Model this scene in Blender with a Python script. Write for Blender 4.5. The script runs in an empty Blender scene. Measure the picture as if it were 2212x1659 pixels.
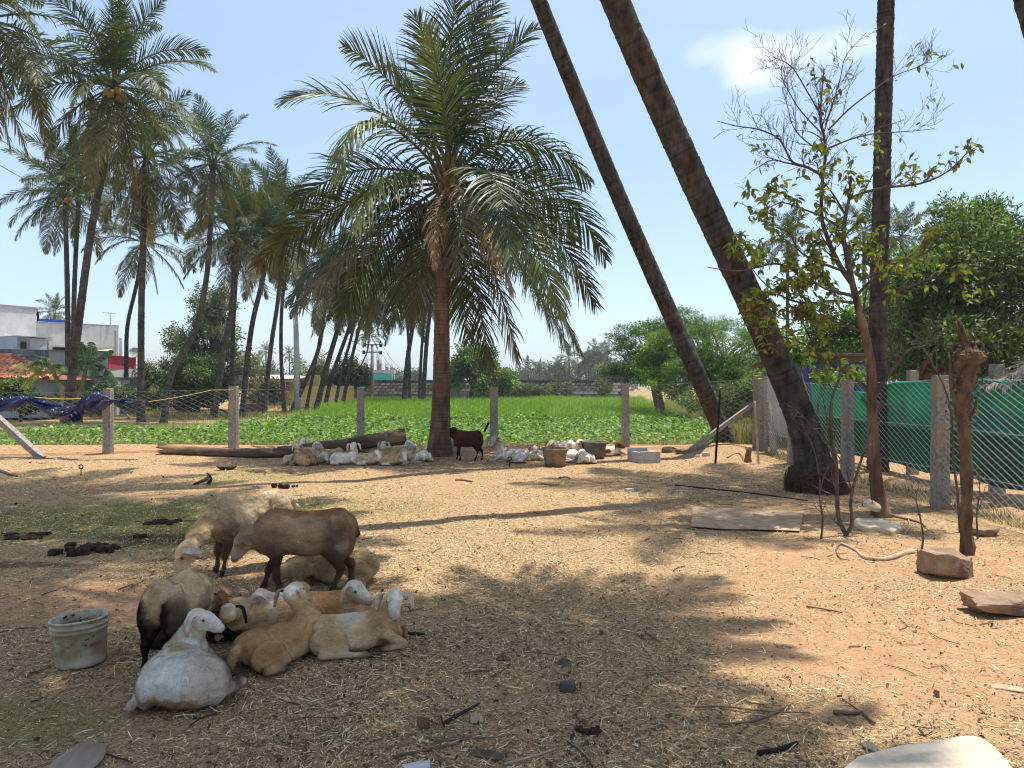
import bpy, math, random
import numpy as np
from mathutils import Vector, Matrix

random.seed(7)
rng = np.random.default_rng(11)
scene = bpy.context.scene
COL = scene.collection
PI = math.pi

# ------------------------------------------------------------ camera, sky, sun, exposure
CAM_H = 1.6
FOC, CX, CY = 1640.0, 1106.0, 829.5          # survey of the photograph (2212 x 1659 grid)
cam_data = bpy.data.cameras.new("camera")
cam = bpy.data.objects.new("camera", cam_data)
COL.objects.link(cam)
cam.location = (0, 0, CAM_H)
cam.rotation_euler = (math.radians(90), 0, 0)
cam_data.lens = 36.0 * FOC / 2212.0
cam_data.sensor_width = 36.0
cam_data.clip_start = 0.05
cam_data.clip_end = 6000
scene.camera = cam

SUN_V = Vector((0.24, 0.15, 1.0)).normalized()      # towards the sun
SUN_EL = math.asin(SUN_V.z)
SUN_AZ = math.atan2(SUN_V.x, SUN_V.y)
sun_data = bpy.data.lights.new("sun", 'SUN')
sun_data.energy = 4.9
sun_data.angle = math.radians(0.53)
sun_data.color = (1.0, 0.955, 0.88)
sun = bpy.data.objects.new("sun", sun_data)
COL.objects.link(sun)
sun.rotation_euler = SUN_V.to_track_quat('Z', 'Y').to_euler()

world = bpy.data.worlds.new("World")
scene.world = world
world.use_nodes = True
nt = world.node_tree
for n in list(nt.nodes):
    nt.nodes.remove(n)
wout = nt.nodes.new('ShaderNodeOutputWorld')
wbg = nt.nodes.new('ShaderNodeBackground')
sky = nt.nodes.new('ShaderNodeTexSky')
sky.sky_type = 'NISHITA'
sky.sun_disc = False
sky.sun_elevation = SUN_EL
sky.sun_rotation = SUN_AZ
sky.altitude = 300
sky.air_density = 1.0
sky.dust_density = 1.6
sky.ozone_density = 1.6
wbg.inputs['Strength'].default_value = 0.15
tc = nt.nodes.new('ShaderNodeTexCoord')
def wmath(op, a, b=None, c=None, clamp=False):
    n = nt.nodes.new('ShaderNodeMath'); n.operation = op; n.use_clamp = clamp
    for i, v in enumerate((a, b, c)):
        if v is None: continue
        if isinstance(v, (int, float)): n.inputs[i].default_value = v
        else: nt.links.new(v, n.inputs[i])
    return n.outputs[0]
sep = nt.nodes.new('ShaderNodeSeparateXYZ')
nt.links.new(tc.outputs['Generated'], sep.inputs[0])
# thin veil of high haze over the whole sky, wispier in places
nz = nt.nodes.new('ShaderNodeTexNoise'); nz.inputs['Scale'].default_value = 1.6
nz.inputs['Detail'].default_value = 5; nz.inputs['Roughness'].default_value = 0.5
mp = nt.nodes.new('ShaderNodeMapping'); mp.inputs['Scale'].default_value = (1.0, 1.0, 2.2)
mp.inputs['Location'].default_value = (3.1, 0.7, 0.2)
nt.links.new(tc.outputs['Generated'], mp.inputs[0]); nt.links.new(mp.outputs[0], nz.inputs['Vector'])
veil = wmath('MULTIPLY_ADD', nz.outputs[0], 0.8, -0.06, True)
mixv = nt.nodes.new('ShaderNodeMixRGB'); mixv.inputs['Color2'].default_value = (3.7, 4.8, 5.9, 1)
nt.links.new(veil, mixv.inputs['Fac']); nt.links.new(sky.outputs[0], mixv.inputs['Color1'])
# small cumulus clouds: noise thresholded inside soft spots of the sky
def sky_dir(px, py):
    v = Vector(((px - CX) / FOC, 1.0, (CY - py) / FOC)).normalized()
    return v
cn = nt.nodes.new('ShaderNodeTexNoise'); cn.inputs['Scale'].default_value = 7.0
cn.inputs['Detail'].default_value = 9; cn.inputs['Roughness'].default_value = 0.55
cn.inputs['Distortion'].default_value = 0.2
nt.links.new(tc.outputs['Generated'], cn.inputs['Vector'])
total = None
for (px, py, rx, rz, amp) in ((1570, 112, .060, .022, 1.1), (1650, 128, .055, .040, .95), (1620, 170, .035, .022, .7), (1860, 88, .055, .026, 1.0), (1740, 130, .08, .03, .45),
                              (600, 365, .028, .016, .42), (1510, 597, .03, .010, .35)):
    d = sky_dir(px, py)
    dx = wmath('SUBTRACT', sep.outputs[0], d.x); dz = wmath('SUBTRACT', sep.outputs[2], d.z)
    dy = wmath('SUBTRACT', sep.outputs[1], d.y)
    q = wmath('ADD', wmath('POWER', wmath('DIVIDE', wmath('ABSOLUTE', dx), rx), 2.0), wmath('POWER', wmath('DIVIDE', wmath('ABSOLUTE', dz), rz), 2.0))
    q = wmath('ADD', q, wmath('POWER', wmath('DIVIDE', wmath('ABSOLUTE', dy), 0.35), 2.0))
    g = wmath('MULTIPLY', wmath('EXPONENT', wmath('MULTIPLY', q, -1.0)), amp)
    total = g if total is None else wmath('ADD', total, g)
cl = wmath('ADD', wmath('MULTIPLY', total, .75), wmath('MULTIPLY_ADD', cn.outputs[0], 2.4, -1.62))
cl = wmath('MULTIPLY', wmath('MULTIPLY', cl, 1.3, clamp=True), wmath('MULTIPLY', total, 1.3, clamp=True))
cl = wmath('MULTIPLY', cl, 0.62)
mixc = nt.nodes.new('ShaderNodeMixRGB'); mixc.inputs['Color2'].default_value = (6.2, 6.35, 6.6, 1)
nt.links.new(cl, mixc.inputs['Fac']); nt.links.new(mixv.outputs[0], mixc.inputs['Color1'])
nt.links.new(mixc.outputs[0], wbg.inputs['Color'])
nt.links.new(wbg.outputs[0], wout.inputs['Surface'])

scene.view_settings.view_transform = 'Standard'
scene.view_settings.look = 'None'
scene.view_settings.gamma = 1.0
scene.view_settings.exposure = 0.47
scene.view_settings.use_curve_mapping = False
scene.cycles.filter_width = 1.1
scene.cycles.max_bounces = 6
scene.cycles.transparent_max_bounces = 8
scene.cycles.diffuse_bounces = 3
scene.cycles.caustics_reflective = False
scene.cycles.caustics_refractive = False

# ------------------------------------------------------------ helpers
def at(px, py, Y):
    """point seen at (px, py) of the survey grid, standing Y metres away"""
    return np.array([(px - CX) / FOC * Y, Y, CAM_H + (CY - py) / FOC * Y])

def hashn(ix, iy, iz):
    h = (ix * 374761393 + iy * 668265263 + iz * 2147483647 + 1013904223) & 0xffffffff
    h = ((h ^ (h >> 13)) * 1274126177) & 0xffffffff
    return ((h ^ (h >> 16)) & 0xffff) / 65535.0

def vnoise(P):
    P = np.asarray(P, float)
    i = np.floor(P).astype(np.int64); f = P - i; f = f * f * (3 - 2 * f)
    r = 0
    for a in (0, 1):
        wa = f[..., 0] if a else 1 - f[..., 0]
        for b in (0, 1):
            wb = f[..., 1] if b else 1 - f[..., 1]
            for c in (0, 1):
                wc = f[..., 2] if c else 1 - f[..., 2]
                r = r + wa * wb * wc * hashn(i[..., 0] + a, i[..., 1] + b, i[..., 2] + c)
    return r * 2 - 1

def vn(x, y, z):
    return vnoise(np.stack(np.broadcast_arrays(x, y, z), -1))

def sstep(a, b, x):
    t = np.clip((x - a) / (b - a), 0, 1); return t * t * (3 - 2 * t)

def ground_z(x, y):
    x = np.asarray(x, float); y = np.asarray(y, float)
    o = np.zeros_like(x + y)
    P = np.stack([x + 0 * y, y + 0 * x, o], -1)
    near = 1 - sstep(19, 26, y)
    z = 0.022 * vnoise(P * 0.9 + 5.3) + near * (0.010 * vnoise(P * 3.1) + 0.006 * vnoise(P * 8.7))
    # low earth bund under the back fence, the crop bed a little lower behind it
    z = z + 0.15 * np.exp(-((y - 17.9) / 0.9) ** 2) * (1 - sstep(5.5, 7, x))
    z = z - 0.10 * sstep(18.6, 19.6, y) * (1 - sstep(60, 80, y))
    # mounds round the feet of the palms
    for (mx, my, r, h) in ((4.75, 17.0, 0.75, 0.20), (4.72, 11.5, 0.75, 0.07), (-1.58, 16.6, 0.8, 0.05)):
        z = z + h * np.exp(-((x - mx) ** 2 + (y - my) ** 2) / (r * r))
    return z

def on_ground(px, py):
    """the point of the ground seen at (px, py)"""
    Y = FOC * CAM_H / (py - CY)
    for _ in range(12):
        x = (px - CX) / FOC * Y
        z = float(ground_z(x, Y))
        Y = 0.5 * Y + 0.5 * FOC * (CAM_H - z) / (py - CY)
    x = (px - CX) / FOC * Y
    return Vector((x, Y, float(ground_z(x, Y))))

def set_props(o, label=None, cat=None, group=None, kind=None):
    if label: o['label'] = label
    if cat: o['category'] = cat
    if group: o['group'] = group
    if kind: o['kind'] = kind
    return o

def mesh_data(name, V, F, mat=None, tint=None, smooth=False, matidx=None):
    V = np.asarray(V, np.float32).reshape(-1, 3)
    if isinstance(F, np.ndarray): F = [F]
    F = [np.asarray(f, np.int32) for f in F if len(f)]
    me = bpy.data.meshes.new(name)
    me.vertices.add(len(V)); me.vertices.foreach_set('co', V.ravel())
    nl = sum(f.size for f in F); npoly = sum(len(f) for f in F)
    me.loops.add(nl); me.polygons.add(npoly)
    me.loops.foreach_set('vertex_index', np.concatenate([f.ravel() for f in F]))
    tot = np.concatenate([np.full(len(f), f.shape[1], np.int32) for f in F])
    st = np.concatenate([[0], np.cumsum(tot)[:-1]]).astype(np.int32)
    me.polygons.foreach_set('loop_start', st)
    me.polygons.foreach_set('use_smooth', np.full(npoly, bool(smooth)))
    if matidx is not None: me.polygons.foreach_set('material_index', np.asarray(matidx, np.int32))
    me.update(calc_edges=True)
    if tint is not None:
        t = np.asarray(tint, np.float32)
        if t.shape[1] == 3: t = np.concatenate([t, np.ones((len(t), 1), np.float32)], 1)
        a = me.color_attributes.new('tint', 'FLOAT_COLOR', 'POINT')
        a.data.foreach_set('color', np.ascontiguousarray(t).ravel())
    for m in (mat if isinstance(mat, (list, tuple)) else [mat]):
        if m: me.materials.append(m)
    return me

def link(name, me, parent=None, loc=None):
    o = bpy.data.objects.new(name, me); COL.objects.link(o)
    if parent: o.parent = parent
    if loc is not None: o.location = loc
    return o

def obj(name, V, F, mat, parent=None, tint=None, smooth=False, loc=None, matidx=None):
    return link(name, mesh_data(name, V, F, mat, tint, smooth, matidx), parent, loc)

def empty(name, loc=(0, 0, 0), label=None, cat=None, group=None, rz=0):
    o = bpy.data.objects.new(name, None); COL.objects.link(o)
    o.location = loc; o.rotation_euler = (0, 0, rz); o.empty_display_size = 0.1
    return set_props(o, label, cat, group)

def place(o, parent):
    """parent with the child left where it was built in world space"""
    o.parent = parent
    o.matrix_parent_inverse = Matrix.LocRotScale(parent.location, parent.rotation_euler, parent.scale).inverted()
    return o

class Bag:
    """collects geometry for one mesh"""
    def __init__(s): s.V = []; s.F = {}; s.T = []; s.n = 0
    def add(s, V, F, tint=None):
        V = np.asarray(V, float).reshape(-1, 3)
        for f in (F if isinstance(F, list) else [F]):
            f = np.asarray(f, int)
            if len(f): s.F.setdefault(f.shape[1], []).append(f + s.n)
        s.V.append(V); s.n += len(V)
        if tint is not None:
            t = np.asarray(tint, float)
            s.T.append(np.tile(t, (len(V), 1)) if t.ndim == 1 else t)
        return s
    def build(s, name, mat, parent=None, smooth=False, loc=None):
        F = [np.concatenate(v) for v in s.F.values()]
        return obj(name, np.concatenate(s.V), F, mat, parent, np.concatenate(s.T) if s.T else None, smooth, loc)
    def data(s, name, mat, smooth=False):
        F = [np.concatenate(v) for v in s.F.values()]
        return mesh_data(name, np.concatenate(s.V), F, mat, np.concatenate(s.T) if s.T else None, smooth)

CUBE_V = np.array([(x, y, z) for x in (-.5, .5) for y in (-.5, .5) for z in (-.5, .5)], float)
CUBE_F = np.array([(0, 1, 3, 2), (4, 6, 7, 5), (0, 4, 5, 1), (2, 3, 7, 6), (0, 2, 6, 4), (1, 5, 7, 3)])
def box(c, s, rz=0.0, R=None):
    V = CUBE_V * np.asarray(s, float)
    if R is None:
        ca, sa = math.cos(rz), math.sin(rz); R = np.array([[ca, -sa, 0], [sa, ca, 0], [0, 0, 1]])
    return V @ np.asarray(R).T + np.asarray(c, float), CUBE_F
def rock(sx, sy, sz, seed=0, n=3, rough=0.18, flat=0.0, g=None):
    """broken stone: a subdivided block cut by random planes, pitted by noise; larger n is rounder"""
    if g is None: g = 4 if max(sx, sy, sz) >= 1 and rough < .1 else 11
    pts = {}; V = []; F = []
    def vid(p):
        k = tuple(np.round(p, 4))
        if k not in pts: pts[k] = len(V); V.append(p)
        return pts[k]
    for ax in range(3):
        for sg in (-1, 1):
            for i in range(g):
                for j in range(g):
                    q = []
                    for (a, b) in ((i, j), (i + 1, j), (i + 1, j + 1), (i, j + 1)):
                        p = [0, 0, 0]; p[ax] = sg; p[(ax + 1) % 3] = -1 + 2 * a / g; p[(ax + 2) % 3] = -1 + 2 * b / g
                        q.append(vid(np.array(p, float)))
                    F.append(q if sg > 0 else q[::-1])
    V = np.array(V); r = np.linalg.norm(V, axis=1, keepdims=True); D = V / r
    if n < 4 and rough >= .1:
        rs = np.random.default_rng(seed); rad = r[:, 0] * 1.0
        for k in range(9):
            m = rs.normal(size=3) * np.array([1, 1, .8]); m /= np.linalg.norm(m); h = rs.uniform(.82, 1.05) if k < 6 else rs.uniform(.95, 1.2)
            c = D @ m; rad = np.where(c > 1e-3, np.minimum(rad, h / np.maximum(c, 1e-3)), rad)
        V = D * rad[:, None]; d = vnoise(V * 2.3 + seed * 7.7)[:, None] * rough * .22 + np.abs(vnoise(V * 5.1 + seed * 3.3))[:, None] * rough * -.28 + vnoise(V * 13.0)[:, None] * rough * .08
    else:
        V = V * (1 - n * 0.1) + D * (n * 0.1)
        d = vnoise(V * 1.3 + seed * 7.7)[:, None] * rough + vnoise(V * 3.1 + seed * 3.3)[:, None] * rough * .4
    V = V * (1 + d)
    return V * np.array([sx, sy, sz]) / 2, np.array(F)

def frames(P):
    P = np.asarray(P, float)
    T = np.gradient(P, axis=0); T /= np.linalg.norm(T, axis=1, keepdims=True) + 1e-12
    A = np.zeros_like(P); B = np.zeros_like(P)
    a = np.cross(T[0], [0, 0, 1.0])
    if np.linalg.norm(a) < 1e-3: a = np.array([1.0, 0, 0])
    a /= np.linalg.norm(a)
    for i in range(len(P)):
        a = a - T[i] * a.dot(T[i]); a /= np.linalg.norm(a) + 1e-12
        A[i] = a; B[i] = np.cross(T[i], a)
    return T, A, B

def tube(P, r, sides=8, cap=True, lump=0.0, seed=0):
    P = np.asarray(P, float); n = len(P); r = np.broadcast_to(np.asarray(r, float), (n,))
    T, A, B = frames(P)
    th = np.linspace(0, 2 * PI, sides, endpoint=False)
    rr = r[:, None] * np.ones(sides)
    if lump:
        rr = rr * (1 + lump * vn(np.cos(th)[None] * 1.5 + seed, np.sin(th)[None] * 1.5, np.arange(n)[:, None] * .9))
    V = P[:, None] + rr[..., None] * (np.cos(th)[None, :, None] * A[:, None] + np.sin(th)[None, :, None] * B[:, None])
    V = V.reshape(-1, 3)
    i = np.arange(n - 1)[:, None] * sides; j = np.arange(sides)[None]
    F = np.stack([i + j, i + (j + 1) % sides, i + sides + (j + 1) % sides, i + sides + j], -1).reshape(-1, 4)
    Fl = [F]
    if cap:
        V = np.vstack([V, P[0], P[-1]]); k = n * sides; j = np.arange(sides)
        Fl.append(np.stack([np.full(sides, k), (j + 1) % sides, j], -1))
        Fl.append(np.stack([np.full(sides, k + 1), (n - 1) * sides + j, (n - 1) * sides + (j + 1) % sides], -1))
    return V, Fl

def spline(pts, n):
    """smooth curve through points (Catmull-Rom)"""
    p = np.asarray(pts, float)
    p = np.vstack([2 * p[0] - p[1], p, 2 * p[-1] - p[-2]])
    m = len(p) - 3; out = []
    for u in np.linspace(0, m, n):
        i = min(int(u), m - 1); t = u - i
        a, b, c, d = p[i:i + 4]
        out.append(.5 * ((2 * b) + (-a + c) * t + (2 * a - 5 * b + 4 * c - d) * t * t + (-a + 3 * b - 3 * c + d) * t ** 3))
    return np.array(out)

def lathe(prof, sides=24, sx=1, sy=1):
    prof = np.asarray(prof, float); n = len(prof)
    th = np.linspace(0, 2 * PI, sides, endpoint=False)
    V = np.stack([prof[:, None, 0] * np.cos(th) * sx, prof[:, None, 0] * np.sin(th) * sy, np.broadcast_to(prof[:, None, 1], (n, sides))], -1).reshape(-1, 3)
    i = np.arange(n - 1)[:, None] * sides; j = np.arange(sides)[None]
    F = np.stack([i + j, i + (j + 1) % sides, i + sides + (j + 1) % sides, i + sides + j], -1).reshape(-1, 4)
    return V, F

# ------------------------------------------------------------ materials
def mat(name, c1, c2=None, scale=6.0, detail=6, rough=0.85, bump=0.0, bscale=60.0, attr=False, trans=0.0, spec=0.25,
        stretch=(1, 1, 1), metal=0.0, rnd=0.0, c3=None, s3=1.2, lo=0.35, hi=0.65, bstretch=None, bdist=0.01, wave=None):
    m = bpy.data.materials.new(name); m.use_nodes = True
    t = m.node_tree; nd = t.nodes; lk = t.links
    b = nd['Principled BSDF']; b.inputs['Roughness'].default_value = rough
    b.inputs['Specular IOR Level'].default_value = spec; b.inputs['Metallic'].default_value = metal
    co = nd.new('ShaderNodeTexCoord')
    def noise(sc, det, st):
        mpn = nd.new('ShaderNodeMapping'); mpn.inputs['Scale'].default_value = st
        lk.new(co.outputs['Object'], mpn.inputs[0])
        n = nd.new('ShaderNodeTexNoise'); n.inputs['Scale'].default_value = sc; n.inputs['Detail'].default_value = det
        n.inputs['Roughness'].default_value = 0.6
        lk.new(mpn.outputs[0], n.inputs['Vector']); return n
    def ramp(src, a, bb):
        r = nd.new('ShaderNodeMapRange'); r.inputs[1].default_value = a; r.inputs[2].default_value = bb
        lk.new(src, r.inputs[0]); return r.outputs[0]
    def mix(f, A, B, mode='MIX'):
        x = nd.new('ShaderNodeMixRGB'); x.blend_type = mode
        for i, v in ((0, f), (1, A), (2, B)):
            if isinstance(v, (int, float)): x.inputs[i].default_value = v
            elif isinstance(v, (tuple, list)): x.inputs[i].default_value = (*v[:3], 1)
            else: lk.new(v, x.inputs[i])
        return x.outputs[0]
    col = tuple(c1)
    if c2 is not None: col = mix(ramp(noise(scale, detail, stretch).outputs[0], lo, hi), c1, c2)
    if c3 is not None: col = mix(ramp(noise(s3, 5, stretch).outputs[0], .48, .62), col, c3)
    if attr:
        a = nd.new('ShaderNodeAttribute'); a.attribute_name = 'tint'
        col = mix(1.0, a.outputs['Color'], col, 'MULTIPLY')
    if rnd:
        oi = nd.new('ShaderNodeObjectInfo')
        h = nd.new('ShaderNodeHueSaturation')
        mr = nd.new('ShaderNodeMapRange'); mr.inputs[3].default_value = 1 - rnd; mr.inputs[4].default_value = 1 + rnd
        lk.new(oi.outputs['Random'], mr.inputs[0]); lk.new(mr.outputs[0], h.inputs['Value'])
        if isinstance(col, tuple): h.inputs['Color'].default_value = (*col, 1)
        else: lk.new(col, h.inputs['Color'])
        col = h.outputs[0]
    if isinstance(col, tuple): b.inputs['Base Color'].default_value = (*col, 1)
    else: lk.new(col, b.inputs['Base Color'])
    if bump:
        bn = noise(bscale, 5, bstretch or stretch)
        src = bn.outputs[0]
        bp = nd.new('ShaderNodeBump'); bp.inputs['Strength'].default_value = bump; bp.inputs['Distance'].default_value = bdist
        lk.new(src, bp.inputs['Height']); lk.new(bp.outputs[0], b.inputs['Normal'])
    if trans:
        tr = nd.new('ShaderNodeBsdfTranslucent'); ms = nd.new('ShaderNodeMixShader'); ms.inputs[0].default_value = trans
        tc_ = mix(1.0, col, (1.25, 1.35, .6), 'MULTIPLY')
        lk.new(tc_, tr.inputs['Color'])
        lk.new(b.outputs[0], ms.inputs[1]); lk.new(tr.outputs[0], ms.inputs[2])
        lk.new(ms.outputs[0], nd['Material Output'].inputs['Surface'])
    return m
# ------------------------------------------------------------ ground
def ground_material():
    m = bpy.data.materials.new('soil'); m.use_nodes = True
    t = m.node_tree; nd = t.nodes; lk = t.links
    b = nd['Principled BSDF']; b.inputs['Roughness'].default_value = 0.95; b.inputs['Specular IOR Level'].default_value = 0.1
    co = nd.new('ShaderNodeTexCoord')
    def noise(sc, det=6, ro=.6):
        n = nd.new('ShaderNodeTexNoise'); n.inputs['Scale'].default_value = sc; n.inputs['Detail'].default_value = det
        n.inputs['Roughness'].default_value = ro; lk.new(co.outputs['Object'], n.inputs['Vector']); return n.outputs[0]
    def rng_(s, a, bb, o0=0.0, o1=1.0):
        r = nd.new('ShaderNodeMapRange'); r.inputs[1].default_value = a; r.inputs[2].default_value = bb
        r.inputs[3].default_value = o0; r.inputs[4].default_value = o1; lk.new(s, r.inputs[0]); return r.outputs[0]
    def mix(f, A, B, mode='MIX'):
        x = nd.new('ShaderNodeMixRGB'); x.blend_type = mode
        for i, v in ((0, f), (1, A), (2, B)):
            if isinstance(v, (int, float)): x.inputs[i].default_value = v
            elif isinstance(v, (tuple, list)): x.inputs[i].default_value = (*v[:3], 1)
            else: lk.new(v, x.inputs[i])
        return x.outputs[0]
    at_ = nd.new('ShaderNodeAttribute'); at_.attribute_name = 'tint'      # r: bare red soil, g: grass, b: dung-dark litter
    sp = nd.new('ShaderNodeSeparateColor'); lk.new(at_.outputs['Color'], sp.inputs[0])
    litter = mix(rng_(noise(38, 4, .7), .36, .58), (.115, .066, .036), (.44, .275, .135))
    litter = mix(rng_(noise(140, 3, .7), .52, .66), litter, (.74, .56, .33))
    litter = mix(rng_(noise(90, 3, .7), .60, .68), litter, (.04, .025, .016))
    red = mix(rng_(noise(7), .3, .7), (.37, .20, .10), (.48, .295, .165))
    red = mix(rng_(noise(85, 4, .7), .57, .67), red, (.55, .38, .2))
    red = mix(rng_(noise(60, 4, .7), .58, .66), red, (.12, .06, .03))
    c = mix(rng_(sp.outputs[0], .15, .85), litter, red)
    green = mix(rng_(noise(30), .35, .65), (.10, .13, .035), (.30, .25, .09))
    c = mix(sp.outputs[1], c, green)
    dark = mix(rng_(noise(45, 5), .35, .65), (.035, .024, .017), (.15, .095, .055))
    c = mix(sp.outputs[2], c, dark)
    lk.new(c, b.inputs['Base Color'])
    bp = nd.new('ShaderNodeBump'); bp.inputs['Strength'].default_value = .9; bp.inputs['Distance'].default_value = .012
    lk.new(noise(55, 6, .75), bp.inputs['Height']); lk.new(bp.outputs[0], b.inputs['Normal'])
    return m

def axis(a, b, step, far, grow=1.22):
    core = list(np.arange(a, b + 1e-6, step))
    lo, hi, s = [], [], step
    p = a
    while p > -far: s *= grow; p -= s; lo.append(p)
    s = step; p = b
    while p < far: s *= grow; p += s; hi.append(p)
    return np.array(lo[::-1] + core + hi)
gx = axis(-8, 8, 0.06, 2500); gy = axis(2.0, 19.5, 0.06, 2500)
GX, GY = np.meshgrid(gx, gy, indexing='xy')
GZ = ground_z(GX, GY)
nx_, ny_ = len(gx), len(gy)
GV = np.stack([GX, GY, GZ], -1).reshape(-1, 3)
ii = np.arange(ny_ - 1)[:, None] * nx_ + np.arange(nx_ - 1)[None]
GF = np.stack([ii, ii + 1, ii + nx_ + 1, ii + nx_], -1).reshape(-1, 4)
P3 = np.stack([GX, GY, 0 * GX], -1)
def masks(X, Y):
    P = np.stack([X, Y, 0 * X], -1)
    n1 = vnoise(P * .8 + 3.1) * .6 + vnoise(P * 2.3) * .4
    n2 = vnoise(P * 5.1 + 9.0)
    def blob(cx, cy, rx, ry, e=.35):
        return 1 - sstep(1 - e, 1 + e, np.sqrt(((X - cx) / rx) ** 2 + ((Y - cy) / ry) ** 2) + .35 * n1 + .12 * n2)
    red = np.maximum.reduce([blob(3.1, 4.4, 1.6, 1.5), blob(-3.2, 5.5, 1.4, .55), blob(3.6, 7.0, 1.6, .9) * .8, blob(2.2, 5.6, 1.0, .8) * .7, blob(-1.0, 5.2, .7, .5) * .5,
                             blob(1.5, 14, 9, 1.1) * .25, blob(-6, 17.6, 9, .9), blob(3, 17.7, 5, .8) * .8, blob(7.5, 11, 2.0, 5.5) * .7, sstep(.1, .5, n1) * .35,
                             (1 - sstep(.9, 1.1, np.abs(Y - 19.0))) * .7, blob(-13, 41, 9, 5)])
    grass = np.maximum.reduce([blob(-4.0, 9.0, 1.9, 1.5) * .9, blob(-5.8, 8.6, 1.6, 1.3) * .8, blob(-4.6, 13.0, 1.0, .9) * .4, blob(-2.4, 3.55, .5, .25) * .5, blob(-2.1, 9.9, 1.2, .8) * .35])
    dark = np.maximum.reduce([blob(-3.35, 7.9, .9, .3), blob(-2.9, 6.95, .35, .14), blob(-2.2, 9.2, .35, .2) * .8, blob(-4.5, 6.7, .8, .12) * .8])
    far = sstep(19.4, 20.5, Y)
    grass = np.maximum(grass, far * (.35 + .4 * n1))
    return np.clip(red, 0, 1), np.clip(grass, 0, 1), np.clip(dark, 0, 1)
R_, G_, D_ = masks(GX, GY)
ground = obj('ground', GV, GF, ground_material(), tint=np.stack([R_, G_, D_], -1).reshape(-1, 3), smooth=True)
set_props(ground, kind='structure')

# straw, leaf crumbs, chips and twigs lying on the ground
def scatter(n, y0, y1, xk=.72, x0=.5, power=1.0):
    u = rng.random(n)
    Y = y0 * (y1 / y0) ** (u ** power)
    X = (rng.random(n) * 2 - 1) * (xk * Y + x0)
    return X, Y
def litter_mesh(X, Y, L, W, tintc, lift=.004, tilt=.25, bend=.3):
    n = len(X); a = rng.random(n) * 2 * PI
    D = np.stack([np.cos(a), np.sin(a), rng.normal(0, tilt, n)], -1); D /= np.linalg.norm(D, axis=1, keepdims=True)
    S = np.stack([-np.sin(a), np.cos(a), rng.normal(0, .5, n)], -1); S /= np.linalg.norm(S, axis=1, keepdims=True)
    c = np.stack([X, Y, ground_z(X, Y) + lift + np.abs(D[:, 2]) * L * .45], -1)
    off = rng.normal(0, bend, n)[:, None] * L[:, None] * .35
    p0 = c - D * L[:, None] / 2; p2 = c + D * L[:, None] / 2; p1 = c + S * off
    w = W[:, None] / 2
    V = np.stack([p0 - S * w * .7, p0 + S * w * .7, p1 - S * w, p1 + S * w, p2 - S * w * .5, p2 + S * w * .5], 1)
    k = np.arange(n)[:, None] * 6
    F = np.concatenate([k + np.array([[0, 1, 3, 2]]), k + np.array([[2, 3, 5, 4]])])
    return V.reshape(-1, 3), F, np.repeat(tintc, 6, 0)
m_straw = mat('dry_straw', (1, 1, 1), attr=True, rough=.8, trans=.12)
def keep_density(X, Y, keep_red=.35):
    r, g, d = masks(X, Y)
    P = np.stack([X, Y, 0 * X], -1)
    k = rng.random(len(X)) < np.clip(1 - (1 - keep_red) * r, 0, 1) * (.62 + .5 * vnoise(P * 1.1 + 2))
    return k
palette = np.array([(.82, .67, .42), (.68, .50, .28), (.38, .25, .13), (.86, .73, .48), (.16, .10, .055)])
B = Bag()
X, Y = scatter(290000, 2.6, 17.4, power=.88); k = keep_density(X, Y); X, Y = X[k], Y[k]; n = len(X)
L = np.clip(rng.lognormal(math.log(.015), .6, n), .005, .07) * (1 + Y * .05); W = rng.uniform(.0022, .0052, n) * (1 + Y * .06)
tc_ = palette[rng.choice(5, n, p=[.22, .27, .26, .07, .18])] * rng.uniform(.75, 1.15, (n, 1))
B.add(*litter_mesh(X, Y, L, W, tc_, lift=.003, bend=.12, tilt=.2))
X, Y = scatter(5500, 2.6, 17.2); k = keep_density(X, Y); X, Y = X[k], Y[k]; n = len(X)
L = np.clip(rng.lognormal(math.log(.06), .4, n), .03, .16); W = rng.uniform(.002, .005, n)
B.add(*litter_mesh(X, Y, L, W, palette[rng.choice(4, n)] * rng.uniform(.8, 1.2, (n, 1)), lift=.008, tilt=.12, bend=.15))
o = B.build('straw_litter', m_straw)
set_props(o, 'dry straw and chaff scattered over the bare orange ground', 'straw', kind='stuff')
B = Bag()
X, Y = scatter(60000, 2.6, 17.2); k = keep_density(X, Y, .55); X, Y = X[k], Y[k]; n = len(X)
L = np.clip(rng.lognormal(math.log(.009), .5, n), .003, .04) * (1 + Y * .03); W = L * rng.uniform(.3, .8, n)
tc_ = np.array([(.07, .042, .026), (.13, .075, .04), (.22, .14, .08), (.30, .2, .12)])[rng.choice(4, n, p=[.2, .3, .3, .2])] * rng.uniform(.6, 1.2, (n, 1))
B.add(*litter_mesh(X, Y, L, W, tc_, lift=.003, tilt=.5))
o = B.build('leaf_crumbs', mat('crumbs', (1, 1, 1), attr=True, rough=.95))
set_props(o, 'brown leaf crumbs and droppings among the straw', 'litter', kind='stuff')
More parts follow.
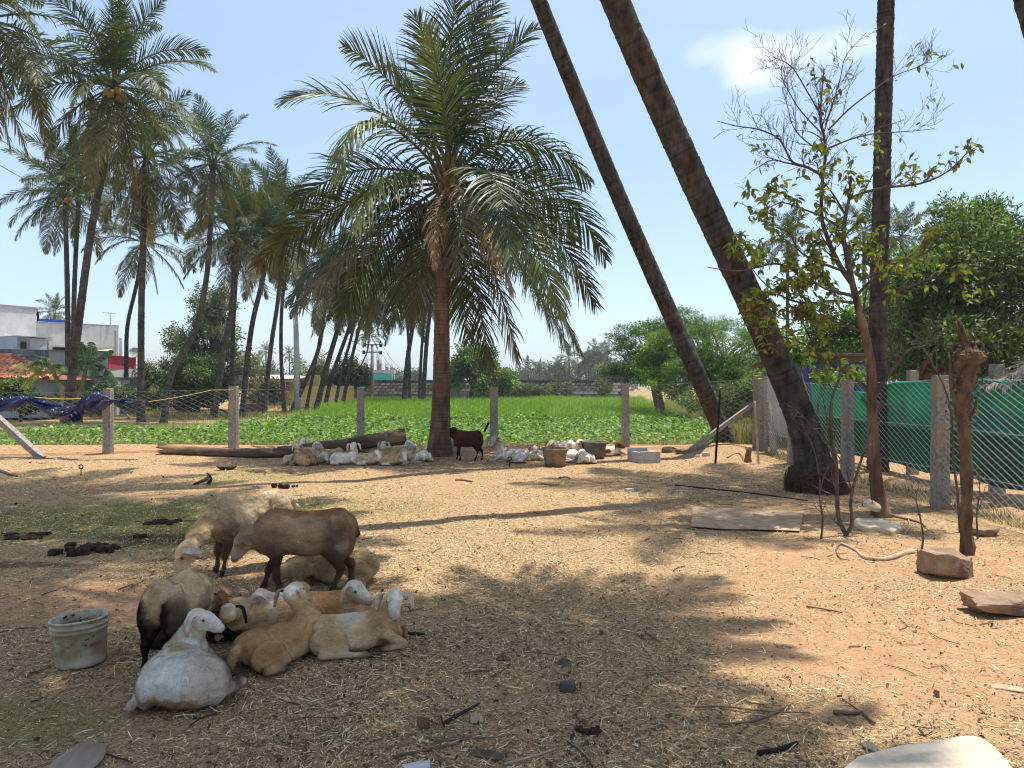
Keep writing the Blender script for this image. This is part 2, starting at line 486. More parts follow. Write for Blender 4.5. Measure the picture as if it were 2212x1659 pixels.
# small clods and pebbles
B = Bag(); n = 1500
X, Y = scatter(n, 2.6, 16)
octv = np.array([(1, 0, 0), (-1, 0, 0), (0, 1, 0), (0, -1, 0), (0, 0, 1), (0, 0, -1)], float)
octf = np.array([(0, 2, 4), (2, 1, 4), (1, 3, 4), (3, 0, 4), (2, 0, 5), (1, 2, 5), (3, 1, 5), (0, 3, 5)])
s = rng.uniform(.003, .009, n)[:, None, None] * (1 + Y[:, None, None] * .04)
V = octv[None] * s * rng.uniform(.6, 1.3, (n, 6, 1)) * np.array([1, 1, .6]) + np.stack([X, Y, ground_z(X, Y) + .003], -1)[:, None]
F = (np.arange(n)[:, None, None] * 6 + octf[None]).reshape(-1, 3)
tc_ = np.array([(.10, .06, .04), (.20, .13, .08), (.45, .36, .26), (.62, .55, .45)])[rng.choice(4, n, p=[.2, .35, .35, .10])]
B.add(V.reshape(-1, 3), F, np.repeat(tc_, 6, 0))
set_props(B.build('pebbles', mat('pebble', (1, 1, 1), attr=True, rough=.9)), 'small clods and pebbles strewn over the yard', 'pebbles', kind='stuff')

# blades of grass: one builder for the lawn patch, the tall crop and the dry weeds
def blades(X, Y, H, W, c0, c1, lean=.35, z0=None, bendk=.5):
    n = len(X); a = rng.random(n) * 2 * PI
    d = np.stack([np.cos(a), np.sin(a), 0 * a], -1); s = np.stack([-np.sin(a + .6), np.cos(a + .6), 0 * a], -1)
    b0 = np.stack([X, Y, (ground_z(X, Y) - .01) if z0 is None else z0], -1)
    le = np.abs(rng.normal(0, lean, n))[:, None]
    up = np.array([0, 0, 1.0])
    p1 = b0 + up * H[:, None] * .6 + d * le * H[:, None] * .35
    p2 = b0 + up * H[:, None] * (1 - bendk * le * .5) + d * le * H[:, None] * (1.0)
    w = W[:, None] / 2
    V = np.stack([b0 - s * w, b0 + s * w, p1 - s * w * .9, p1 + s * w * .9, p2], 1)
    k = np.arange(n)[:, None] * 5
    mixf = rng.random((n, 1)); t = c0 * (1 - mixf) + c1 * mixf
    return V.reshape(-1, 3), [k + np.array([[0, 1, 3, 2]]), k + np.array([[2, 3, 4]])], np.repeat(t, 5, 0)
m_grass = mat('grass_blade', (1, 1, 1), attr=True, rough=.6, trans=.3, spec=.2)
X = rng.uniform(-8, 0, 160000); Y = rng.uniform(3.2, 14, 160000)
r, g, d = masks(X, Y); k = rng.random(len(X)) < g * .55; X, Y = X[k], Y[k]; n = len(X)
o = Bag().add(*blades(X, Y, rng.uniform(.015, .05, n), rng.uniform(.003, .006, n), np.array([.11, .17, .03]), np.array([.42, .36, .14]), lean=.7)).build('short_grass', m_grass)
set_props(o, 'patch of short thin grass on the left of the yard', 'grass', kind='stuff')
# palms outside the view, beside and behind the viewer: trunk points, fronds, size
SHADE_PALMS = [
    ([(-3.5, -1.5, 0), (-1.8, 1.4, 5), (.1, 5.3, 10.5)], 34, .78),
    ([(1.0, -2.0, 0), (1.6, 1.5, 5), (2.75, 6.6, 10.5)], 46, .43),
    ([(-7.0, -2.0, 0), (-5.0, 0.5, 5), (-1.5, 3.8, 11)], 36, .85),
    ([(1.4, -4.0, 0), (1.5, 0.0, 5), (1.7, 4.1, 10.5)], 40, .62),
]
# ------------------------------------------------------------ coconut palms
m_frond = mat('palm_frond', (.85, .85, .85), (1.35, 1.35, 1.25), attr=True, scale=3, rough=.52, spec=.3, trans=.25, rnd=.18)
m_trunk = mat('palm_bark', (.040, .033, .029), (.110, .094, .082), scale=11, stretch=(1, 1, .3), rough=.95, bump=.9, bscale=28, bstretch=(1, 1, .5), bdist=.03, attr=True, spec=.1)
m_trunk_far = mat('palm_bark_pale', (.055, .046, .040), (.13, .112, .098), scale=5, stretch=(1, 1, .6), rough=.95, spec=.1, rnd=.12, attr=True)
m_nut = mat('coconut_husk', (.28, .25, .06), (.36, .20, .06), scale=3, rough=.6, rnd=.2)
GREEN = np.array([.042, .072, .024]); YEL = np.array([.155, .165, .045]); BROWN = np.array([.26, .17, .10]); RUST = np.array([.17, .085, .04])

def frond_bag(path, pairs=90, maxlen=.85, width=.034, segs=3, droop=.5, vee=.25, color=GREEN, color2=YEL, mixc=.25, ragged=.0, seed=0, rach=.026, side_ref=None, limp=0.0, twist=0.0):
    r = np.random.default_rng(seed)
    path = np.asarray(path, float)
    T, _, _ = frames(path)
    d = np.concatenate([[0], np.cumsum(np.linalg.norm(np.diff(path, axis=0), axis=1))]); d /= d[-1]
    Z = np.array([0, 0, 1.0])
    hv = path[-1] - path[0]; hv[2] = 0
    if side_ref is None:
        side_ref = np.cross(hv if np.linalg.norm(hv) > .3 else np.array([1.0, 0.3, 0]), Z)
    side_ref = np.asarray(side_ref, float); side_ref /= np.linalg.norm(side_ref)
    bag = Bag()
    rr = rach * (1 - .88 * d) + .004
    tv, tf = tube(path, rr, 5, cap=False)
    bag.add(tv, tf, color * .5 + np.array([.16, .16, .045]) * .5 if mixc < .9 else color)
    n = pairs
    t = .14 + .86 * (np.arange(n) + .5) / n
    for sg in (-1, 1):
        tt = np.clip(t + r.normal(0, .004, n), .1, .999)
        p0 = np.stack([np.interp(tt, d, path[:, k]) for k in range(3)], -1)
        Tn = np.stack([np.interp(tt, d, T[:, k]) for k in range(3)], -1); Tn /= np.linalg.norm(Tn, axis=1, keepdims=True)
        S = side_ref - Tn * (Tn @ side_ref)[:, None]; S /= np.linalg.norm(S, axis=1, keepdims=True)
        N = np.cross(S, Tn); N *= np.sign(N[:, 2:3] + 1e-6)
        s = (tt - .14) / .86
        if twist:
            a_ = (twist * (.35 + .65 * s))[:, None]; S, N = S * np.cos(a_) + N * np.sin(a_), N * np.cos(a_) - S * np.sin(a_)
        ang = np.radians(72 - 46 * s + r.normal(0, 5, n))
        L = maxlen * (np.sin(PI * np.clip(.24 + .73 * s, 0, 1)) ** .75) * r.uniform(.86, 1.08, n)
        if ragged: L *= np.where(r.random(n) < ragged, r.uniform(.2, .7, n), 1)
        D = Tn * np.cos(ang)[:, None] + sg * S * np.sin(ang)[:, None] + N * (vee + r.normal(0, .10, n))[:, None]
        D /= np.linalg.norm(D, axis=1, keepdims=True)
        dr = droop * r.uniform(.7, 1.35, n) * (1 + limp * r.random(n))
        pts = [p0]; Ds = [D]; cur = p0
        for q in range(segs):
            D = D - Z * (dr * (.35 + .5 * q))[:, None] * (2.0 / segs)
            D /= np.linalg.norm(D, axis=1, keepdims=True)
            cur = cur + D * (L / segs)[:, None]; pts.append(cur); Ds.append(D)
        ws = np.interp(np.linspace(0, 1, segs + 1), [0, .25, .7, 1], [.7, 1, .75, .12])
        V = []
        tw = r.normal(0, .35, n)
        for q in range(segs + 1):
            Wd = Tn - Ds[q] * np.sum(Tn * Ds[q], 1, keepdims=True); Wd /= np.linalg.norm(Wd, axis=1, keepdims=True) + 1e-9
            Wn = np.cross(Ds[q], Wd)
            Wd = Wd * np.cos(tw)[:, None] + Wn * np.sin(tw)[:, None]
            V += [pts[q] - Wd * width * ws[q] / 2, pts[q] + Wd * width * ws[q] / 2]
        V = np.stack(V, 1)
        m_ = 2 * (segs + 1); k = np.arange(n)[:, None] * m_
        F = np.concatenate([k + np.array([[2 * q, 2 * q + 1, 2 * q + 3, 2 * q + 2]]) for q in range(segs)])
        mf = np.clip(mixc + r.normal(0, .12, n) + .35 * (s - .5) * (mixc > .05), 0, 1)[:, None]
        c = color * (1 - mf) + color2 * mf
        c = np.repeat(c[:, None], m_, 1)
        c[:, -2:] = c[:, -2:] * .55 + np.array([.22, .16, .07]) * .45
        bag.add(V.reshape(-1, 3), F, c.reshape(-1, 3))
    return bag

def arc_path(length, e0, bend, n=12, power=1.25, side=0.0):
    s = np.linspace(0, 1, n); e = np.radians(e0 - bend * s ** power)
    ds = length / (n - 1); x = np.concatenate([[0], np.cumsum(np.cos(e[:-1]) * ds)]); z = np.concatenate([[0], np.cumsum(np.sin(e[:-1]) * ds)])
    return np.stack([x, side * s * s * length, z], -1)

LIB = {}
def frond_library():
    spec = [(84, 22), (74, 42), (62, 62), (48, 78), (32, 86), (14, 84), (-6, 72), (-28, 52), (-52, 32), (-70, 15)]
    for det, pairs, segs, w in (('mid', 60, 3, .048), ('far', 34, 2, .09)):
        for i, (e0, bend) in enumerate(spec):
            for v in range(2):
                mixc = (.05, .05, .08, .10, .15, .2, .28, .36, .55, .85)[i]
                c2 = YEL if i < 7 else (YEL + BROWN) / 2
                bg = frond_bag(arc_path(4.3, e0, bend + (v - .5) * 14, side=(v - .5) * .24), pairs, 1.1, w, segs, droop=.20 + .05 * i, twist=(.9 if v else -.55), vee=.3 - .03 * i,
                               color2=c2, mixc=mixc + .05 * v, seed=100 + i * 3 + v, rach=.04)
                LIB[det, i, v] = bg.data('frond', m_frond)
frond_library()
nv, nf = lathe([(0, -.14), (.07, -.12), (.105, -.04), (.10, .05), (.05, .12), (0, .14)], 8)
NUT = mesh_data('coconut', nv, nf, m_nut, smooth=True)

def palm_trunk(pts, r0, r1, sides=14, step=.11, flare=1.35, ridge=.035, skirt=0.0):
    """ringed trunk through the points, with leaf-scar ridges"""
    P = spline(pts, 80); L = np.concatenate([[0], np.cumsum(np.linalg.norm(np.diff(P, axis=0), axis=1))])
    rings = []; s = 0.0; k = 0
    rs = np.random.default_rng(int(abs(pts[0][0]) * 100) + 3)
    S = [];
    while s < L[-1]:
        st = step * rs.uniform(.45, 1.7)
        sc = rs.uniform(.5, .95); rg = ridge * rs.uniform(.5, 1.6)
        S += [(s, 1 + rg, .9), (s + st * .10, 1 - rg * .7, sc), (s + st * .28, 1 - rg * .2, rs.uniform(.8, 1.1)), (s + st * .85, 1 + rg * .5, rs.uniform(.9, 1.2))]
        s += st
    S = np.array([x for x in S if x[0] <= L[-1]])
    Pp = np.stack([np.interp(S[:, 0], L, P[:, k]) for k in range(3)], -1)
    u = S[:, 0] / L[-1]
    rad = (r0 + (r1 - r0) * u ** .7) * (1 + (flare - 1) * np.exp(-S[:, 0] / .45)) * S[:, 1]
    V, F = tube(Pp, rad, sides, lump=.045, seed=pts[0][0])
    n = len(S); c = np.repeat(S[:, 2], sides); c = np.concatenate([c, [c[0], c[-1]]])
    th = np.tile(np.arange(sides) * 2 * PI / sides, n); th = np.concatenate([th, [0, 0]]); ss = np.concatenate([np.repeat(S[:, 0], sides), [0, 0]])
    q = np.clip(vn(np.cos(th) * 1.6 + ss * .9, np.sin(th) * 1.6, ss * 5.5) * 2.0 - .8, 0, .6)[:, None]          # rusty scars
    c = c * (1 + .25 * vn(np.cos(th) * 2, np.sin(th) * 2, ss * 3))
    T = c[:, None] * np.ones(3) * (1 - q) + q * np.array([1.6, .95, .62])
    return V, F, T

def palm(label, crown, base, Y, mids=(), n=22, size=1.0, r=.16, det='mid', nuts=0, lean=0.0, group=None, trunk_step=.3, sides=9, droopier=0, hidden_base=False, seed=0, cat='palm tree', Yc=None):
    c = Vector(at(crown[0], crown[1], Yc or Y))
    b = Vector(at(base[0], base[1], Y)); b.z = float(ground_z(b.x, b.y)) - .1
    t = empty('coconut_palm', b, label, cat, group)
    pts = [b] + [Vector(at(mx, my, Y + ((Yc or Y) - Y) * (i + 1) / (len(mids) + 1))) for i, (mx, my) in enumerate(mids)] + [c]
    pts = np.array([p - b for p in pts])
    V, F, T = palm_trunk(pts, r, r * .72, sides, trunk_step)
    obj('trunk', V, F, m_trunk_far, t, tint=T, smooth=True)
    crown_parts(t, c - b, n, size, det, nuts, seed, droopier)
    return t

def crown_parts(t, c, n, size, det, nuts, seed, droopier=0):
    rs = random.Random(seed * 13 + 5)
    az0 = rs.random() * 6.28
    for i in range(n):
        u = (i + .5) / n
        lev = min(9, max(0, int(u ** .85 * (8.6 + droopier) + rs.uniform(-.4, .6))))
        f = link('frond', LIB[det, lev, rs.randrange(2)], t)
        a = az0 + i * 2.39996 + rs.uniform(-.15, .15)
        f.rotation_euler = (rs.uniform(-.12, .12), rs.uniform(-.08, .08), a)
        s = size * rs.uniform(.86, 1.08); f.scale = (s, s, s)
        f.location = (c.x + .1 * math.cos(a), c.y + .1 * math.sin(a), c.z - .45 * u * size)
    for i in range(nuts):
        q = link('coconut', NUT, t); a = rs.random() * 6.28
        q.location = (c.x + .3 * math.cos(a), c.y + .3 * math.sin(a), c.z - .35 - .45 * rs.random())
        q.rotation_euler = (rs.uniform(-.5, .5), rs.uniform(-.5, .5), a); s = rs.uniform(.8, 1.15); q.scale = (s, s, s)

GP = 'coconut palms beyond the fence'
# palms of the left grove: label, crown, base, distance, points of the trunk between
palm('tall coconut palm whose crown hangs in at the upper left corner of the view', (-30, 25), (-150, 960), 26, [(-80, 500)], n=30, size=.98, nuts=8, seed=1, droopier=.6, group=GP)
palm('tallest whole palm at the left with nuts, trunk curving over the banana plants', (246, 175), (141, 925), 27, [(152, 840), (192, 530), (228, 331)], n=36, size=.86, r=.155, nuts=14, seed=2, trunk_step=.2, group=GP, droopier=1.0)
palm('dark straight palm just right of the tall one with nuts', (316, 330), (304, 890), 34, [(306, 620)], n=30, size=.88, r=.165, seed=3, trunk_step=.2, droopier=1.4, group=GP)
palm('short palm with cream nuts on the far left, left one of the upright pair', (140, 415), (147, 890), 38, [(146, 650)], n=24, size=.74, r=.15, nuts=10, seed=4, group=GP)
palm('palm in the upright pair at the far left, right hand trunk behind the curving one', (172, 385), (158, 886), 41, [(160, 640)], n=24, size=.78, r=.15, seed=5, group=GP)
palm('smaller palm with a bowed trunk between the white house and the dark straight palm', (312, 515), (274, 888), 42, [(273, 780), (276, 700), (296, 610)], n=24, size=.74, r=.13, seed=6, group=GP)
palm('palm leaning steeply right out of the dark bushes behind the airy grey tree', (462, 345), (352, 900), 33, [(372, 805), (422, 712), (446, 600), (455, 480)], n=26, size=.66, r=.14, seed=7, droopier=.8, group=GP)
palm('palm with an orange nut bunch, leaning trunk before the airy tree', (506, 500), (460, 900), 38, [(487, 740), (504, 640)], n=26, size=.84, r=.17, seed=8, nuts=8, group=GP, droopier=.6)
palm('palm with a vertical dark trunk directly in front of the airy tree', (514, 470), (499, 896), 42, [(503, 720), (509, 600)], n=22, size=.72, r=.15, seed=9, group=GP)
palm('palm with a curved trunk rising right behind the second stone post', (588, 505), (523, 896), 40, [(533, 790), (545, 700), (566, 610)], n=26, size=.78, r=.16, seed=10, group=GP, droopier=.4)
palm('slim palm whose straight leaning trunk crosses the left end of the yellow house', (612, 455), (570, 894), 42, [(585, 753), (603, 625)], n=26, size=.78, r=.14, seed=11, group=GP)
palm('slim slightly bowed palm next left of the white concrete pole', (632, 530), (614, 888), 46, [(607, 760), (611, 640)], n=22, size=.70, r=.13, seed=12, group=GP, droopier=.6)
palm('leaning palm that starts behind the foot of the white concrete pole', (712, 600), (628, 886), 46, [(684, 767), (700, 680)], n=24, size=.74, r=.15, seed=13, group=GP, droopier=.8)
palm('reddish slim palm trunk leaning right of the white concrete pole', (700, 640), (660, 884), 48, [(680, 790), (692, 720)], n=16, size=.62, r=.11, seed=14, group=GP)
palm('stout palm leaning right in the cluster before the yellow wall', (752, 590), (682, 880), 48, [(708, 785), (735, 690)], n=26, size=.80, r=.19, seed=15, group=GP, droopier=.8)
palm('palm in the leaning cluster with a dry frond hanging along its trunk', (780, 610), (700, 878), 50, [(718, 810), (755, 705)], n=24, size=.78, r=.15, seed=16, group=GP, droopier=1.2)
palm('thin palm leaning in the cluster, second from its right edge', (772, 640), (722, 874), 54, [(742, 790), (762, 715)], n=20, size=.74, r=.13, seed=17, group=GP)
palm('rightmost palm of the leaning cluster, trunk curved like a bow', (800, 625), (738, 872), 56, [(752, 815), (768, 740)], n=24, size=.80, r=.15, seed=18, group=GP, droopier=.6)
palm('small golden green palm behind the electricity pole with insulators', (798, 722), (764, 846), 95, [(776, 800), (793, 760)], n=20, size=.50, r=.13, det='far', seed=19, group=GP)
palm('palm with a swept trunk just left of the big palm in the yard', (898, 585), (871, 874), 50, [(880, 780), (893, 690)], n=26, size=.84, r=.18, seed=20, group=GP, nuts=6, droopier=.5)
palm('thin dark palm half hidden behind the swept one left of the big palm', (876, 650), (884, 872), 56, [(884, 770)], n=22, size=.80, r=.13, seed=21, group=GP)
palm('left one of the close pair of trunks next to the big palm', (922, 625), (906, 872), 54, [(910, 770)], n=22, size=.70, r=.13, seed=22, group=GP)
palm('right one of the close pair of trunks next to the big palm', (940, 560), (913, 870), 52, [(921, 750), (932, 650)], n=24, size=.74, r=.17, seed=23, group=GP)
palm('straight palm trunk standing just right behind the big palm', (968, 600), (969, 872), 55, [(968, 740)], n=20, size=.78, r=.13, seed=24, group=GP)
palm('palm growing behind the white house terrace', (118, 672), (118, 860), 85, [], n=20, size=.52, r=.16, det='far', seed=25, group=GP)
palm('tall far palm behind the yellow house, left of two', (574, 758), (577, 845), 130, [], n=20, size=.42, r=.16, det='far', seed=26, group=GP)
palm('small far palm on a thin stem behind the yellow house roof', (625, 764), (626, 845), 120, [], n=20, size=.34, r=.12, det='far', seed=27, group=GP)
palm('far palm above the green trees, left one over the hut', (1702, 512), (1700, 820), 42, [], n=24, size=.42, r=.12, det='far', seed=28, group='palm tops above the right trees')
palm('far palm right behind the upright trunk over the green trees', (1866, 492), (1868, 820), 42, [], n=24, size=.48, r=.12, det='far', seed=29, group='palm tops above the right trees')
palm('far palm over the green trees, rightmost of three tops', (1948, 505), (1950, 820), 44, [], n=24, size=.46, r=.12, det='far', seed=30, group='palm tops above the right trees')

# three big palms of the yard and its edge whose trunks cross the picture
def bare_palm(label, pts, r0, r1, crown_n, size, seed, flare, rootball=None, step=.1, sides=28, nuts=6, droopier=0, ridge=.03):
    b = Vector(pts[0]); t = empty('coconut_palm', b, label, 'palm tree')
    P = np.array([np.asarray(p, float) - np.array(b) for p in pts])
    V, F, T = palm_trunk(P, r0, r1, sides, step, flare, ridge)
    obj('trunk', V, F, m_trunk, t, tint=T, smooth=True)
    crown_parts(t, Vector(P[-1]), crown_n, size, 'mid', nuts, seed, droopier)
    return t
m_root = mat('root_mass', (.03, .02, .014), (.12, .075, .048), scale=30, rough=1, bump=1, bscale=60, bdist=.03)
def root_skirt(t, r, h, seed, lean=(0, 0), n=700):
    """shaggy mass of rootlets round a palm's foot"""
    rs = np.random.default_rng(seed); bag = Bag()
    V, F = lathe([(r * 1.2, -.15), (r * 1.08, .05), (r * .98, h * .3), (r * .90, h * .6), (r * .84, h * .85), (r * .76, h)], 44)
    V[:, 2] += (V[:, 2] > h * .5) * .07 * vnoise(V * np.array([9, 9, 0]) + 3); V = V * (1 + .09 * vnoise(V * 9)[:, None] * np.array([1, 1, 0])); V[:, 0] += lean[0] * V[:, 2]; V[:, 1] += lean[1] * V[:, 2]
    bag.add(V, F)
    for i in range(n):
        a = rs.random() * 2 * PI; z = rs.uniform(.05, h); rr = r * (1.13 - .30 * z / h)
        p = np.array([math.cos(a) * rr + lean[0] * z, math.sin(a) * rr + lean[1] * z, z]); l = rs.uniform(.08, .22)
        q = p + np.array([math.cos(a + rs.normal(0, .6)) * l * .25, math.sin(a + rs.normal(0, .6)) * l * .25, -l])
        q[2] = max(q[2], -.03); w = .006
        sd = np.array([-math.sin(a), math.cos(a), 0]) * w
        bag.add([p - sd, p + sd, q + sd * .5, q - sd * .5], np.array([[0, 1, 2, 3]]))
    bag.build('root_mass', m_root, t)
b1 = on_ground(1772, 1056)
t = bare_palm('thick leaning palm trunk in the right foreground with a dark root mass at its foot',
    [(b1.x, b1.y, -.1), at(1737, 925, 11.25), at(1644, 700, 11.0), at(1504, 400, 10.7), at(1337, 20, 10.2), at(1250, -220, 9.95), (-.2, 9.9, 11.6), (-1.1, 10.1, 14.5)],
    .215, .165, 26, .92, 41, 2.0, sides=30, step=.12, ridge=.016)
root_skirt(t, .44, .46, 5, lean=(-.27, 0), n=1300)
b2 = on_ground(1570, 962)
t = bare_palm('slimmer leaning palm trunk by the back fence, right of the water trough',
    [(b2.x, b2.y, -.1), at(1520, 840, 16.8), at(1440, 660, 16.4), at(1318, 380, 15.8), at(1160, -10, 14.8), at(1090, -220, 14.2), (-2.0, 13.6, 14.0), (-3.7, 13.2, 17.0)],
      .215, .125, 26, 1.0, 42, 1.8, sides=26, step=.12, ridge=.016)
root_skirt(t, .40, .48, 6, lean=(-.2, 0), n=1100)
bx = at(1896, 960, 14.0); bx[2] = 0
t = bare_palm('upright grey palm trunk behind the leafy tree, rising out of the top of the view',
    [bx, at(1896, 760, 14.0), at(1905, 380, 14.0), at(1914, 0, 14.0), at(1921, -250, 14.0), (7.3, 14.0, 14.5)], .165, .135, 24, .95, 43, 1.2, sides=20, step=.12, ridge=.05)
t = bare_palm('palm trunk that only enters at the top right corner of the view',
    [(9.5, 11, 0), (8.5, 11, 3.0), (7.55, 10.9, 6.6), (6.55, 10.7, 9), (4.9, 10.4, 12.5)], .19, .15, 12, .48, 44, 1.3, sides=16, step=.14, nuts=4)
# palms standing beside and behind the viewer; their crowns shade the foreground
for k, (pts, cn, sz) in enumerate(SHADE_PALMS):
    t = bare_palm('tall palm standing behind the viewer, ' + ('left of the camera', 'right of the camera', 'far left of the camera', 'straight behind the camera', 'far right of the camera')[k], pts, .2, .14, cn, sz, 50 + k, 1.3, sides=12, step=.2, nuts=3)

# ---- the big young palm in the yard
hero_base = on_ground(949, 983)
HY = hero_base.y
hero = empty('coconut_palm', hero_base, 'big full crowned palm in the middle of the yard shading the resting sheep', 'palm tree')
hb = np.array(hero_base)
tp = [hb + (0, 0, -.1), at(953, 850, HY), at(955, 650, HY), at(958, 480, HY), at(964, 400, HY)]
V, F, T = palm_trunk(np.array(tp) - hb, .22, .135, 30, .055, 1.55, .02)
obj('trunk', V, F, mat('young_palm_bark', (.10, .060, .042), (.215, .135, .095), scale=8, stretch=(1, 1, .3), rough=.95, bump=.8, bscale=35, bdist=.02, attr=True, spec=.1), hero, tint=T, smooth=True)
def z7(x, y): return 548.6 + .496 * x, .496 * y
HF = [  # middle, tip (in the crown's own sketch), depth of tip, kind, side twist
 ((800, 380), (700, 20), -1.4, 'g'), ((850, 300), (890, -110), -.4, 'g'), ((915, 360), (985, -60), .6, 'g'), ((950, 400), (1060, -60), 1.2, 'g'),
 ((985, 400), (1225, 80), -.3, 'g'), ((1010, 470), (1165, 330), .9, 'g'), ((630, 400), (390, 160), .8, 'g'), ((700, 420), (560, 260), 1.8, 'g'),
 ((820, 420), (760, 60), -1.9, 'y'),
 ((480, 455), (120, 400), -.4, 'g'), ((530, 525), (350, 740), -2.0, 'y'), ((500, 735), (160, 860), .5, 'g'), ((600, 765), (440, 960), -2.3, 'y'),
 ((430, 870), (10, 1120), -.5, 'o'), ((500, 945), (160, 1270), .2, 'g'), ((540, 1000), (170, 1310), -1.3, 'r'), ((610, 985), (380, 1330), 1.1, 'g'),
 ((680, 1010), (450, 1400), 1.8, 'o'), ((700, 1040), (600, 1380), 2.2, 'g'), ((800, 905), (790, 1120), -1.7, 'b'), ((945, 880), (1130, 1230), -2.1, 'b'),
 ((1120, 610), (1460, 740), -.6, 'g'), ((1090, 590), (1250, 730), 1.3, 'g'), ((1220, 770), (1535, 1090), .2, 'g'), ((1180, 890), (1490, 1290), -.9, 'o'),
 ((1130, 930), (1335, 1330), -1.7, 'y'), ((1120, 1010), (1440, 1530), .9, 'g'), ((1030, 760), (1120, 1120), -2.4, 'g'), ((930, 1060), (1030, 1570), 1.3, 'o'),
 ((1000, 1060), (1150, 1540), .1, 'r'), ((890, 1090), (930, 1450), 2.0, 'g'), ((1090, 1060), (1370, 1480), 1.7, 'g'), ((760, 1060), (690, 1340), .4, 'o'),
 ((1060, 900), (1240, 1180), 2.3, 'g'), ((560, 800), (260, 1000), 1.9, 'g'), ((900, 880), (880, 1130), -2.2, 'o'), ((1170, 830), (1400, 1010), 2.2, 'g')]
m_hf = mat('palm_frond_near', (.75, .75, .75), (1.15, 1.15, 1.1), attr=True, scale=1.5, rough=.45, spec=.4, trans=.2)
for i, (mp_, tpz, dep, kind) in enumerate(HF):
    px, py = z7(850, 745 + (60 if tpz[1] > 700 else -20)); p0 = at(px + random.uniform(-6, 6), py, HY)
    pm = at(*z7(*mp_), HY + dep * .55); pt = at(*z7(*tpz), HY + dep)
    ctrl = 2 * pm - .5 * (p0 + pt)
    tt = np.linspace(0, 1, 18)[:, None]
    path = (1 - tt) ** 2 * p0 + 2 * tt * (1 - tt) * ctrl + tt ** 2 * pt - hb
    kw = dict(g=dict(color=GREEN * .95, color2=YEL, mixc=.08), y=dict(color=GREEN * 2.0, color2=YEL * 1.9, mixc=.45), o=dict(color=GREEN, color2=RUST * 1.2, mixc=.22),  # y: sunlit brightness painted into the colour; g: kept dark like shaded undersides
              r=dict(color=(RUST + GREEN) / 2, color2=BROWN * .9, mixc=.35), b=dict(color=BROWN * 2.0, color2=BROWN * 1.6, mixc=.9))[kind]
    path[:, 2] -= .22 * tt[:, 0] ** 5
    ln = np.linalg.norm(np.diff(path, axis=0), axis=1).sum()
    steep = abs(tpz[1] - mp_[1]) / (abs(tpz[0] - mp_[0]) + 1)
    low = tpz[1] > 700
    bg = frond_bag(path, pairs=int(20 * ln), maxlen=min(1.22, .32 * ln + .05) * (.62 if kind == 'b' else .85 if kind == 'r' else 1), width=.034, segs=4, droop=(.20 if kind != 'b' else .8) + (.10 if low else 0) + (.25 if i in (10, 12, 25, 21) else 0), vee=.18 if not low else .05, twist=(0 if i in (10, 12, 19, 20, 27) else random.choice([-1, 1]) * random.uniform(.5, 1.15)),
                   ragged=.35 if kind in 'rb' else .04, seed=300 + i, rach=.034, limp=1.0 if kind in 'br' else .15,
                   side_ref=(np.array([1.0, .35, .1]) if abs(tpz[0] - 850) < 260 else None), **kw)
    bg.build('frond', m_hf, hero)
for i in range(9):
    q = link('coconut', NUT, hero); p = at(*z7(905 + random.uniform(-45, 45), 760 + random.uniform(-30, 40)), HY - .25) - hb
    q.location = p; q.rotation_euler = (random.random(), random.random(), random.random()); q.scale = (.7, .7, .7)
# boots and sheaths where the fronds leave the stem
bg = Bag()
for i in range(26):
    a = i * 2.4; z = i / 26
    p0 = at(964, 405, HY) - hb + np.array([.12 * math.cos(a), .12 * math.sin(a), z * .75 - .35]); q = p0 + np.array([.3 * math.cos(a), .3 * math.sin(a), .5 + .25 * z])
    V, F = tube(np.array([p0, (p0 + q) / 2 + (0, 0, .02), q]), [.06, .04, .025], 5); bg.add(V, F)
bg.build('leaf_bases', mat('leaf_base', (.16, .10, .05), (.24, .19, .07), scale=5, rough=.8), hero)
# ------------------------------------------------------------ sheep and goats: one smooth surface per animal
def sd_cone(P, a, b, ra, rb):
    a = np.asarray(a, float); b = np.asarray(b, float); ab = b - a
    h = np.clip(((P - a) @ ab) / (ab @ ab + 1e-12), 0, 1)
    return np.linalg.norm(P - a - h[..., None] * ab, axis=-1) - (ra + (rb - ra) * h)
def sd_ell(P, c, r, R=None):
    q = P - np.asarray(c, float)
    if R is not None: q = q @ np.asarray(R, float)
    r = np.asarray(r, float)
    k0 = np.linalg.norm(q / r, axis=-1); k1 = np.linalg.norm(q / (r * r), axis=-1) + 1e-9
    return k0 * (k0 - 1) / k1
def smin(a, b, k):
    h = np.clip(.5 + .5 * (b - a) / k, 0, 1)
    return b * (1 - h) + a * h - k * h * (1 - h)
def prim_d(P, p):
    return sd_cone(P, *p['g']) if p['t'] == 'c' else sd_ell(P, *p['g'])
def field(P, prims):
    d = None
    for p in prims:
        q = prim_d(P, p)
        d = q if d is None else smin(d, q, p.get('k', .04))
    return d
